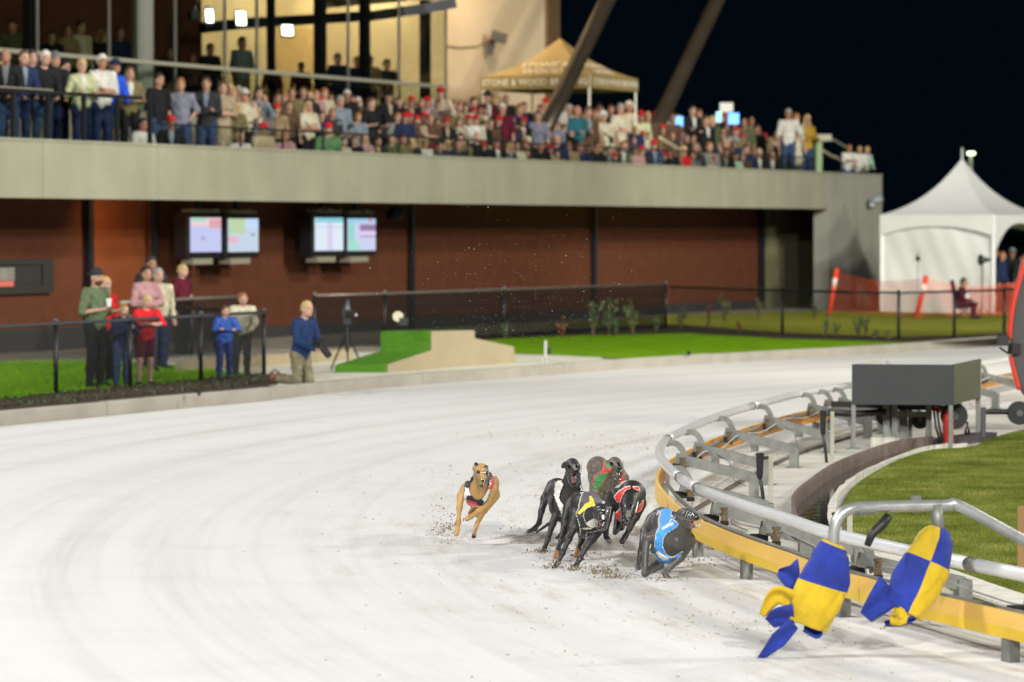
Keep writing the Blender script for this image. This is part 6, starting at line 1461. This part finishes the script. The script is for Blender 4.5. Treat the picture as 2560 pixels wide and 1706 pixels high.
# ================================================================== GREYHOUNDS
def coat(name, c, rough=.42, var=.2, sheen=.0):
    return mat(name, c, rough, var=var, vscale=9, bump=.2, bscale=24, spec=.42, sheen=sheen)
M_fawn = coat('coat_fawn', (.43, .25, .085), .55); M_blk = coat('coat_black', (.022, .021, .022), .47); M_blk2 = coat('coat_charcoal', (.032, .029, .028), .48); M_bluec = coat('coat_slate', (.075, .069, .064), .4)
M_brin = ramp_mat('coat_brindle', [(.35, (.06, .05, .04)), (.5, (.17, .145, .12)), (.62, (.09, .075, .06)), (.75, (.24, .21, .18))], 16, rough=.5, bump=.05, stretch=(1, 1, 3)); M_nose = mat('nose_black', (.008, .008, .008), .25); M_mouth = mat('mouth_pink', (.20, .055, .05), .35)
M_wpatch = mat('white_fur', (.62, .58, .52), .7); M_tanpaw = mat('tan_paw', (.33, .14, .04), .6); M_pale = mat('pale_fur', (.16, .14, .13), .5)
M_wire = mat('muzzle_wire', (.30, .31, .31), .3, metal=.6)
def jmat(n, c): return mat('rug_'+n, c, .55, var=.12, vscale=20, bump=.55, bscale=26, sheen=.1)
def dog(name, label, Y0, win, prims, coats, zones, rug, rugzones, wire, hv=.0062, eye=(), polys=(), ycut=.72):
    x0, y0, sc = win
    D = lambda q: PY(x0+q[0]/sc, y0+q[1]/sc, Y0+(q[2] if len(q) > 2 else 0))
    pr = []
    for p in prims:
        g, a, ra, b, rb = p[:5]; k = p[5] if len(p) > 5 else {'T': .045, 'N': .03, 'H': .02, 'L': .016, 'E': .008, 'W': .01}[g]
        if g == 'T': ra, rb = ra*.9, rb*.9
        if g == 'E': ra, rb = ra*1.25, rb*1.25
        if g == 'L': ra, rb = [r*.84 if r > .062 else (r*.70 if r > .028 else r*.84) for r in (ra, rb)]
        pr.append((g, D(a), ra, D(b), rb, k))
    allp = np.array([q for p in pr for q in (p[1], p[3])]); lo = allp.min(0)-.2; hi = allp.max(0)+.2
    f = Field(lo, hi, hv)
    for g, a, ra, b, rb, k in pr: f.cone(a, ra, b, rb, k)
    base = np.array([np.mean([p[1][0] for p in pr if p[0] == 'T']), np.mean([p[1][1] for p in pr if p[0] == 'T']), 0.])
    V, Q = f.mesh(); C = V[Q].mean(1); mi = np.zeros(len(Q), int)
    def zone(C, mi, zs):
        for a, b, r, m, *lim in zs:
            a = D(a); b = D(b); ax = a[[0, 2]]; bx = b[[0, 2]]; d = bx-ax; L = max(d @ d, 1e-9); P = C[:, [0, 2]]-ax; t = np.clip((P @ d)/L, 0, 1); dist = np.hypot(*(P-t[:, None]*d).T)
            dy = lim[0] if lim else .12; sel = (dist < r) & (np.abs(C[:, 1]-(a[1]+t*(b[1]-a[1]))) < dy); mi[sel] = m
    zone(C, mi, zones)
    for e in eye: zone(C, mi, [(e, e, .013, 1)])
    mats = list(coats); me = mesh_from(name, V-base, Q, mats, mi, 1)
    o = bpy.data.objects.new(name, me); COL.objects.link(o); o.location = base.tolist(); tag(o, label, 'greyhound', 'racing greyhounds rounding the bend')
    # rug (racing jacket): the trunk surface pushed out, cut at neck and loin
    f2 = Field(lo, hi, hv)
    for g, a, ra, b, rb, k in pr:
        if g in 'TN' or (g == 'L' and ra > .055): f2.cone(a, ra, b, rb, k, off=.010)
    X, Y, Z = f2.grid(); n = (np.sin(X*70+Z*30)*np.sin(Z*55-Y*20)*.002+np.sin(X*20+Z*110)*.0014).astype(np.float32)
    xs, zs = f2.ax[0], f2.ax[2]; GX, GZ = np.meshgrid(xs, zs, indexing='ij'); flat = np.c_[GX.ravel(), GZ.ravel()]; sd = np.full(len(flat), 1.); pid = np.zeros(len(flat), int)
    for k, (pl, m) in enumerate(polys):
        pl = np.array([D((x, z, .1))[[0, 2]] for x, z in pl]); dmin = np.full(len(flat), 9.)
        for a, b in zip(pl, np.roll(pl, -1, 0)):
            d = b-a; L = max(d @ d, 1e-12); t = np.clip(((flat-a) @ d)/L, 0, 1); dmin = np.minimum(dmin, np.hypot(*(flat-a-t[:, None]*d).T))
        ins = inside(flat[:, 0], flat[:, 1], pl); q = np.where(ins, -dmin, dmin); upd = q < sd; sd[upd] = q[upd]; pid[upd] = m
    sd = (sd-.006).reshape(GX.shape).astype(np.float32); pid = pid.reshape(GX.shape)
    f2.F = np.maximum(np.maximum(f2.F+n, sd[:, None, :]), (Y-(Y0+ycut)+0*X+0*Z).astype(np.float32))
    V, Q = f2.mesh(); C = V[Q].mean(1); ix = np.clip(((C[:, 0]-lo[0])/hv).round().astype(int), 0, len(xs)-1); iz = np.clip(((C[:, 2]-lo[2])/hv).round().astype(int), 0, len(zs)-1)
    mi = pid[ix, iz].copy(); zone(C, mi, rugzones); mi[sd[ix, iz] > -.0045] = 1
    c = bpy.data.objects.new('racing_rug', mesh_from('racing_rug', V-base, Q, rug, mi, 1)); COL.objects.link(c); c.parent = o
    # wire muzzle
    a, b, r0, r1 = wire; a = D(a); b = D(b); t = (b-a)/np.linalg.norm(b-a); u = np.cross(t, (0, 0, 1.)); u /= np.linalg.norm(u); w = np.cross(u, t); mb = MB()
    for i in range(4):
        s = i/3; rr = r0+(r1-r0)*s; ce = a+(b-a)*s; mb.tube([ce+u*math.cos(q)*rr+w*math.sin(q)*rr*1.15 for q in np.linspace(0, 2*math.pi, 17)], .0014, 5, cap=False)
    for q in np.linspace(0, 2*math.pi, 7)[:-1]:
        mb.tube([a+u*math.cos(q)*r0+w*math.sin(q)*r0*1.15, b+u*math.cos(q)*r1+w*math.sin(q)*r1*1.15, b+t*.02+u*math.cos(q)*r1*.4+w*math.sin(q)*r1*.4], .0014, 5)
    mb.tube([a+u*r0, a-t*.10+u*(r0+.012)+w*.02], .003, 5); mb.tube([a-u*r0, a-t*.10-u*(r0+.012)+w*.02], .003, 5)
    x = mb.build('wire_muzzle', M_wire, o); x.matrix_parent_inverse = Matrix.Translation(-Vector(base.tolist()))
    return o, D
A1 = (1060, 1120, 6.03); A2 = (1300, 1130, 4.9); A3 = (1560, 1220, 5.6)
R_BLK = jmat('black', (.012, .012, .014)); R_WHT = jmat('white', (.72, .70, .64)); R_RED = jmat('red', (.72, .025, .02)); R_GRN = jmat('green', (.03, .22, .07)); R_BLU = jmat('blue', (.045, .30, .75)); R_YEL = jmat('yellow', (.80, .66, .02)); R_PNK = jmat('pink', (.75, .16, .2)); R_PIP = jmat('piping', (.60, .58, .48))
# fawn dog, black and white rug with red
dog('greyhound', 'fawn greyhound in black and white rug with red flashes, leftmost dog', 25.8, A1, [
    ('T', (822, 680, .16), .112, (900, 590, .55), .120), ('T', (900, 590, .55), .118, (960, 540, .9), .085), ('T', (805, 775, .18), .075, (870, 740, .5), .07), ('T', (960, 540, .92), .095, (965, 560, 1.0), .085),
    ('N', (855, 430, .06), .056, (822, 660, .12), .085), ('H', (862, 335, .03), .053, (866, 385, -.03), .047), ('H', (868, 405, -.05), .041, (900, 482, -.16), .021), ('H', (862, 470, -.04), .026, (875, 572, -.11), .013), ('H', (835, 350, .0), .03, (895, 350, 0), .03),
    ('E', (772, 318, .05), .016, (782, 250, .08), .013), ('E', (782, 250, .08), .013, (800, 240, .08), .007), ('E', (915, 285, .06), .015, (945, 285, .09), .010), ('E', (750, 300, .06), .010, (765, 318, .05), .012),
    ('L', (660, 630, .15), .070, (565, 715, .10), .046), ('L', (558, 725, .10), .042, (535, 900, .06), .031), ('L', (535, 900, .06), .031, (522, 1075, .02), .0185), ('L', (520, 1090, .02), .022, (516, 1130, .02), .024), ('L', (516, 1130, .02), .022, (508, 1230, .0), .018), ('L', (506, 1235, 0), .021, (488, 1300, -.02), .023),
    ('L', (990, 640, .16), .072, (950, 820, .15), .048), ('L', (905, 870, .14), .046, (830, 945, .10), .033), ('L', (830, 945, .10), .030, (720, 1030, .02), .020), ('L', (720, 1030, .02), .020, (650, 1068, -.03), .025),
    ('L', (1010, 700, .75), .085, (910, 930, .60), .044), ('L', (910, 930, .60), .036, (795, 1155, .52), .020), ('L', (795, 1155, .52), .022, (760, 1290, .44), .015), ('L', (758, 1295, .44), .019, (750, 1335, .40), .022),
    ('L', (830, 820, .8), .06, (735, 930, .65), .030), ('L', (735, 930, .65), .022, (690, 985, .6), .022),
    ('W', (850, 930, .95), .020, (815, 1030, .95), .016), ('W', (815, 1030, .95), .016, (770, 1010, .95), .010)],
    [M_fawn, M_nose, M_blk], [((905, 490, -.18), (905, 500, -.18), .016, 1), ((870, 580, -.12), (870, 590, -.12), .014, 1), ((750, 1335, .4), (750, 1350, .4), .016, 1), ((782, 245, .08), (800, 240, .08), .013, 2), ((935, 280, .09), (950, 290, .09), .014, 2)], [R_WHT, R_BLK, R_RED, R_PNK],
    [((690, 770, .05), (850, 830, .05), .028, 1, .3), ((680, 835, .05), (760, 855, .05), .020, 2, .3), ((650, 560, .1), (690, 440, .2), .022, 1, .3), ((1020, 430, .2), (1045, 500, .2), .018, 2, .3), ((1000, 600, .1), (1040, 560, .1), .014, 2, .3), ((985, 360, .3), (1005, 460, .2), .02, 1, .3), ((690, 860, .05), (770, 880, .05), .012, 3, .3)],
    ((868, 420, -.05), (880, 545, -.17), .050, .036), polys=[([(690, 400), (650, 480), (620, 560), (612, 700), (605, 800), (640, 850), (700, 880), (760, 900), (830, 880), (880, 860), (930, 800), (970, 720), (1000, 640), (1040, 560), (1065, 480), (1065, 420), (1040, 370), (1010, 330), (985, 320), (990, 400), (985, 560), (960, 640), (930, 700), (880, 770), (820, 790), (760, 780), (700, 700), (672, 620), (680, 540), (720, 470), (735, 400)], 0)], eye=[(820, 360, -.04), (948, 375, -.04)])
# black dog, white rug
dog('greyhound', 'black greyhound in white rug with head held high, hind leg stretched out left', 25.3, A2, [
    ('T', (570, 630, .15), .125, (520, 560, .55), .122), ('T', (520, 560, .55), .12, (470, 470, .9), .085), ('T', (535, 750, .18), .085, (500, 680, .5), .08), ('T', (455, 450, .95), .09, (450, 460, 1.0), .085),
    ('N', (645, 290, .03), .060, (615, 520, .10), .092), ('H', (640, 165, .03), .054, (650, 195, -.02), .05), ('H', (655, 205, -.05), .042, (680, 225, -.15), .022), ('H', (652, 290, -.03), .034, (655, 368, -.10), .018), ('H', (600, 195, 0), .03, (690, 185, 0), .03),
    ('E', (580, 150, .03), .020, (540, 165, .05), .015), ('E', (540, 165, .05), .014, (520, 188, .05), .009), ('E', (545, 145, .05), .010, (560, 140, .05), .008),
    ('L', (490, 590, .15), .075, (425, 700, .15), .052), ('L', (690, 600, .15), .07, (700, 740, .12), .05), ('L', (440, 780, .12), .046, (400, 880, .10), .038), ('L', (400, 880, .10), .036, (345, 1065, .05), .021), ('L', (343, 1070, .05), .024, (300, 1180, .02), .018), ('L', (300, 1185, .02), .022, (262, 1248, -.02), .026),
    ('L', (660, 800, .12), .048, (650, 950, .08), .03), ('L', (650, 950, .08), .026, (620, 1080, .05), .018),
    ('L', (430, 440, .85), .085, (310, 570, .70), .052), ('L', (310, 570, .7), .046, (262, 730, .64), .033), ('L', (262, 730, .64), .032, (235, 870, .6), .022), ('L', (235, 870, .6), .022, (185, 935, .57), .022), ('L', (185, 940, .57), .024, (95, 980, .52), .015),
    ('W', (440, 830, .95), .015, (340, 890, .9), .013), ('W', (340, 890, .9), .013, (205, 985, .85), .009)],
    [M_blk2, M_nose, M_pale, M_mouth], [((682, 220, -.16), (690, 222, -.16), .016, 1), ((655, 340, -.1), (655, 370, -.1), .012, 3), ((660, 165, -.05), (680, 200, -.12), .012, 2), ((250, 1250, 0), (280, 1240, 0), .02, 2)], [R_WHT, R_BLK, R_BLK],
    [((545, 690, .05), (590, 690, .05), .016, 2, .3), ((545, 735, .05), (560, 735, .05), .012, 2, .3)],
    ((655, 245, -.02), (660, 370, -.12), .056, .040), polys=[([(500, 370), (440, 440), (420, 530), (440, 590), (460, 640), (500, 740), (520, 815), (560, 800), (600, 690), (540, 660), (500, 610), (475, 560), (490, 480), (530, 380)], 0), ([(385, 560), (352, 640), (370, 730), (430, 810), (520, 856), (540, 830), (470, 790), (410, 730), (375, 650), (400, 570)], 2), ([(735, 400), (770, 470), (765, 530), (745, 520)], 0)], eye=[(602, 178, -.05), (700, 168, -.05)])
# black dog, black rug with yellow stripes
dog('greyhound', 'black greyhound in dark rug with yellow stripes and white chest, foremost of the pack', 24.1, A2, [
    ('T', (850, 850, .12), .122, (810, 710, .5), .125), ('T', (810, 710, .5), .122, (750, 620, .85), .085), ('T', (850, 950, .15), .072, (800, 850, .45), .07), ('T', (735, 625, .9), .092, (720, 640, .98), .085),
    ('N', (965, 735, -.02), .058, (890, 820, .06), .088), ('H', (1005, 725, -.03), .053, (1008, 765, -.08), .047), ('H', (1010, 780, -.10), .041, (1022, 826, -.21), .021), ('H', (990, 850, -.09), .028, (985, 930, -.17), .015), ('H', (970, 750, -.06), .03, (1045, 755, -.06), .03),
    ('E', (945, 700, .0), .019, (915, 712, .03), .011), ('E', (1075, 700, -.02), .019, (1102, 690, 0), .012),
    ('L', (715, 790, .15), .080, (650, 930, .10), .055), ('L', (648, 940, .1), .046, (590, 1080, .05), .034), ('L', (590, 1080, .05), .033, (520, 1240, .01), .020), ('L', (518, 1245, .01), .024, (470, 1345, -.01), .017), ('L', (470, 1350, -.01), .021, (422, 1420, -.04), .024),
    ('L', (930, 930, .08), .078, (885, 1060, .05), .052), ('L', (880, 1060, .05), .044, (820, 1150, .03), .034), ('L', (820, 1150, .03), .033, (738, 1300, 0), .021), ('L', (736, 1305, 0), .025, (690, 1385, -.01), .017), ('L', (690, 1390, -.01), .022, (638, 1452, -.05), .027),
    ('L', (650, 680, .85), .088, (565, 870, .65), .055), ('L', (565, 870, .65), .048, (505, 1080, .56), .023), ('L', (505, 1085, .56), .024, (470, 1180, .52), .018), ('L', (470, 1190, .52), .022, (430, 1290, .46), .020),
    ('L', (780, 900, .8), .075, (760, 1070, .62), .032), ('L', (760, 1070, .62), .026, (720, 1185, .56), .019), ('L', (720, 1190, .56), .022, (680, 1275, .52), .020),
    ('W', (560, 950, 1.0), .016, (450, 1055, 1.05), .012)],
    [M_blk, M_nose, M_wpatch, M_tanpaw, M_mouth], [((1025, 828, -.22), (1030, 832, -.22), .016, 1), ((870, 895, 0), (905, 870, 0), .032, 2), ((1015, 775, -.12), (1020, 810, -.18), .009, 2), ((445, 1240, .5), (425, 1290, .46), .024, 3), ((705, 1230, .5), (675, 1280, .5), .024, 3), ((600, 1450, 0), (660, 1420, 0), .012, 2), ((1005, 885, -.2), (1020, 890, -.2), .018, 4)], [R_BLK, R_PIP, R_YEL, jmat('mauve', (.07, .065, .09))],
    [((820, 520, .4), (960, 560, .4), .055, 3, .4), ((720, 725, .2), (800, 640, .25), .010, 2, .4), ((800, 640, .25), (880, 605, .25), .010, 2, .4), ((870, 580, .25), (890, 605, .25), .012, 2, .4), ((770, 945, 0), (870, 935, 0), .006, 1, .3)],
    ((1000, 800, -.10), (1000, 905, -.20), .054, .040), polys=[([(880, 505), (800, 535), (760, 600), (720, 700), (690, 760), (705, 800), (735, 900), (748, 1000), (720, 1040), (760, 1058), (820, 1045), (798, 1010), (820, 975), (900, 960), (1000, 935), (940, 905), (880, 915), (830, 895), (790, 845), (768, 770), (785, 700), (840, 660), (900, 640), (1000, 650), (1035, 665), (1010, 580), (960, 530)], 0)], eye=[(965, 735, -.1), (1060, 735, -.1)])
# black dog, red rug
dog('greyhound', 'black greyhound in red rug with lowered head, leaping with all feet off the ground', 24.9, A2, [
    ('T', (1330, 620, .16), .125, (1330, 560, .5), .125), ('T', (1330, 560, .5), .122, (1300, 540, .85), .088), ('T', (1280, 740, .18), .072, (1290, 670, .45), .07), ('T', (1290, 545, .9), .09, (1285, 560, .98), .085),
    ('N', (1335, 610, -.02), .068, (1370, 520, .12), .105), ('H', (1330, 620, -.04), .056, (1328, 680, -.09), .05), ('H', (1326, 700, -.11), .043, (1318, 812, -.21), .023), ('H', (1308, 800, -.13), .026, (1300, 890, -.17), .014), ('H', (1290, 650, -.08), .032, (1368, 655, -.08), .032),
    ('E', (1275, 575, -.02), .018, (1310, 548, .03), .010), ('E', (1400, 590, -.02), .018, (1440, 600, .03), .010),
    ('L', (1190, 560, .15), .085, (1105, 640, .15), .058), ('L', (1100, 680, .15), .050, (1080, 830, .12), .036), ('L', (1080, 830, .12), .034, (1052, 985, .08), .021), ('L', (1050, 990, .08), .025, (1055, 1040, .05), .020), ('L', (1055, 1045, .05), .021, (1095, 1095, 0), .024),
    ('L', (1440, 640, .15), .080, (1415, 790, .12), .050), ('L', (1410, 800, .12), .042, (1340, 940, .05), .026), ('L', (1340, 945, .05), .026, (1295, 1030, .02), .020), ('L', (1290, 1035, .02), .024, (1250, 1100, -.02), .024),
    ('L', (1215, 800, .55), .05, (1185, 950, .42), .038), ('L', (1250, 830, .55), .045, (1245, 930, .45), .028), ('L', (1185, 950, .42), .03, (1165, 985, .38), .026)],
    [M_blk, M_nose, M_pale, M_mouth], [((1318, 812, -.23), (1318, 825, -.22), .020, 1), ((1328, 730, -.15), (1322, 780, -.2), .014, 2), ((1075, 1095, 0), (1110, 1095, 0), .016, 2), ((1320, 870, -.2), (1330, 875, -.2), .014, 3)], [R_RED, R_PIP, R_RED], [],
    ((1322, 740, -.10), (1305, 885, -.22), .056, .042), polys=[([(1345, 415), (1290, 425), (1220, 475), (1155, 545), (1195, 615), (1215, 590), (1228, 540), (1280, 455), (1345, 432)], 0), ([(1505, 590), (1440, 680), (1405, 745), (1470, 722), (1500, 660)], 0), ([(1130, 800), (1180, 755), (1230, 690), (1240, 865), (1210, 875), (1165, 850)], 0), ([(1380, 420), (1450, 425), (1458, 465), (1400, 440)], 0)], eye=[(1290, 660, -.14), (1362, 665, -.14)])
# brindle dog, green rug
dog('greyhound', 'brindle greyhound in green rug, rearmost dog half hidden by the pack', 26.6, A2, [
    ('T', (1085, 380, .15), .132, (1020, 300, .55), .128), ('T', (1020, 300, .55), .125, (960, 205, .9), .09), ('T', (1060, 480, .18), .092, (1000, 420, .5), .09), ('T', (950, 185, .95), .095, (945, 190, 1.0), .09),
    ('N', (1155, 235, 0), .070, (1110, 350, .1), .102), ('H', (1160, 145, .03), .055, (1175, 170, -.02), .05), ('H', (1185, 175, -.05), .042, (1214, 195, -.14), .023), ('H', (1190, 235, -.03), .03, (1195, 290, -.08), .017), ('H', (1125, 165, 0), .03, (1205, 160, 0), .03),
    ('E', (1100, 130, .05), .018, (1080, 120, .08), .011),
    ('L', (965, 390, .15), .085, (930, 480, .12), .060), ('L', (1235, 330, .15), .080, (1235, 430, .1), .055), ('L', (930, 500, .12), .048, (945, 650, .08), .036), ('L', (945, 650, .08), .034, (935, 850, .05), .021), ('L', (935, 850, .05), .023, (920, 1000, .0), .024), ('L', (1225, 440, .1), .045, (1190, 640, .06), .033), ('L', (1190, 640, .06), .03, (1180, 860, .0), .02), ('L', (1180, 860, 0), .022, (1165, 960, -.03), .024),
    ('L', (960, 250, .85), .09, (900, 480, .65), .05), ('L', (900, 480, .65), .04, (890, 760, .6), .024)],
    [M_brin, M_nose, M_pale], [((1216, 190, -.16), (1222, 195, -.16), .017, 1)], [R_GRN, R_RED, R_RED, R_BLK],
    [((1010, 210, .3), (1080, 180, .3), .014, 2, .4), ((1240, 230, .1), (1245, 350, .1), .016, 2, .4), ((1110, 200, .2), (1080, 260, .2), .012, 3, .4)],
    ((1185, 215, -.03), (1200, 285, -.12), .052, .040), polys=[([(1105, 80), (1060, 150), (1010, 230), (955, 275), (915, 310), (905, 420), (940, 500), (1000, 400), (1030, 340), (1080, 270), (1105, 200), (1125, 130)], 0), ([(1200, 80), (1260, 120), (1290, 190), (1285, 270), (1240, 385), (1212, 375), (1245, 260), (1240, 180)], 0)], eye=[(1118, 145, -.05), (1200, 140, -.05)])
# slate dog, blue rug, leading on the rail
dog('greyhound', 'slate grey greyhound in bright blue rug leaning hard against the yellow rail', 23.4, A3, [
    ('T', (650, 730, .1), .130, (630, 570, .45), .128), ('T', (630, 570, .45), .125, (560, 450, .8), .088), ('T', (610, 900, .12), .085, (600, 780, .4), .08), ('T', (520, 440, .85), .092, (490, 450, .92), .085),
    ('N', (830, 490, -.05), .064, (740, 700, .03), .100), ('H', (835, 390, -.06), .054, (880, 395, -.10), .052), ('H', (900, 395, -.12), .045, (1008, 412, -.18), .026), ('H', (890, 480, -.09), .030, (965, 535, -.15), .017), ('H', (800, 430, -.05), .03, (870, 450, -.1), .034),
    ('E', (760, 375, -.03), .020, (715, 405, .0), .012),
    ('L', (490, 690, .1), .085, (330, 690, .08), .046), ('L', (470, 800, .1), .06, (420, 870, .1), .04), ('L', (318, 700, .08), .042, (300, 900, .05), .035), ('L', (300, 900, .05), .034, (288, 1185, 0), .025), ('L', (290, 1205, 0), .027, (420, 1150, .04), .020), ('L', (420, 1150, .04), .022, (530, 1090, .08), .024),
    ('L', (440, 480, .8), .090, (300, 600, .70), .052), ('L', (300, 600, .7), .046, (235, 900, .60), .025), ('L', (235, 905, .6), .025, (200, 1110, .55), .018), ('L', (198, 1115, .55), .023, (182, 1265, .50), .019),
    ('L', (860, 740, .06), .085, (800, 950, .06), .050), ('L', (770, 990, .05), .044, (660, 1090, .03), .028), ('L', (660, 1095, .03), .025, (575, 1190, .0), .020), ('L', (570, 1200, 0), .023, (640, 1300, -.05), .027),
    ('L', (640, 950, .45), .06, (480, 1050, .4), .035), ('L', (480, 1050, .4), .03, (370, 1110, .35), .022)],
    [M_bluec, M_nose, M_pale, M_mouth], [((1012, 415, -.19), (1022, 418, -.19), .018, 1), ((955, 490, -.16), (985, 500, -.17), .024, 3), ((600, 1300, -.05), (650, 1290, -.05), .018, 2), ((735, 720, -.08), (740, 725, -.08), .012, 2)], [R_BLU, R_PIP, R_WHT],
    [((520, 520, .3), (650, 430, .3), .007, 2, .4), ((480, 920, 0), (600, 1000, 0), .012, 2, .3), ((500, 960, 0), (560, 1020, 0), .008, 2, .3)],
    ((920, 430, -.12), (1000, 450, -.19), .058, .048), polys=[([(640, 300), (560, 385), (510, 480), (490, 560), (450, 620), (430, 760), (420, 920), (470, 1005), (530, 1055), (620, 1055), (700, 1025), (760, 965), (805, 875), (700, 958), (620, 960), (560, 890), (525, 800), (530, 700), (570, 620), (650, 560), (735, 490), (720, 450), (665, 420), (700, 370), (800, 330), (740, 295)], 0)], eye=[(858, 365, -.13), (920, 350, -.13)])

# ================================================================== SAND IN THE AIR
M_grain = ramp_mat('sand_grain', [(.3, (.14, .11, .065)), (.7, (.36, .30, .20))], 40, bump=0); M_spec = mat('sand_speck', (.6, .56, .45), .6)
rs = np.random.RandomState(33); pts = []; sz = []
def spray(px, py, Y, n, sx, sz_, s0, up=0.):
    c = PY(px, py, Y)
    for i in range(n):
        r = rs.normal(0, 1, 3); p = c+np.array([r[0]*sx, r[1]*sx*.8, r[2]*sz_+abs(r[2])*up]); s = rs.gamma(1.6, s0)
        if p[2] < .0: p[2] = rs.uniform(0, .03)
        pts.append(p); sz.append(min(s, .009))
for a in ((1112, 1320, 25.9, 320, .055, .045, .0021), (1100, 1295, 25.9, 90, .06, .07, .0017), (1322, 1345, 25.6, 110, .09, .035, .0017), (1350, 1392, 25.2, 130, .05, .02, .0021), (1381, 1416, 24.0, 240, .06, .03, .0021), (1434, 1426, 23.9, 120, .03, .02, .0021), (1505, 1428, 23.7, 420, .07, .05, .0021), (1540, 1462, 23.4, 260, .07, .03, .0021), (1460, 1385, 24.6, 140, .08, .03, .0021),
          (1480, 1370, 24.8, 150, .18, .05, .0015), (1300, 1330, 25.4, 160, .25, .06, .0015), (1640, 1455, 23.2, 80, .12, .03, .0021), (1720, 1400, 23.6, 150, .16, .02, .0021)): spray(*a)
lumps('kicked_sand', pts, sz, M_grain, 'damp sand grains kicked up round the running dogs', 'sand')
pts = []; sz = []
for i in range(620):                                 # fine bright grains hanging over the pack, seen against the dark stand
    px = rs.normal(1330, 190); py = rs.normal(770, 85) if rs.rand() < .85 else rs.uniform(480, 1050); Y = rs.uniform(24.2, 27); pts.append(PY(px, py, Y)); sz.append(min(.005, .0012+rs.gamma(1.2, .0006)))
for i in range(1500):
    px = rs.normal(1450, 70); py = rs.normal(1230, 70); pts.append(PY(px, py, rs.uniform(25.6, 26.4))); sz.append(min(.005, .0014+rs.gamma(1.2, .0007)))
lumps('airborne_sand', pts, sz, M_spec, 'fine pale sand grains hanging in the air above the dogs', 'sand')
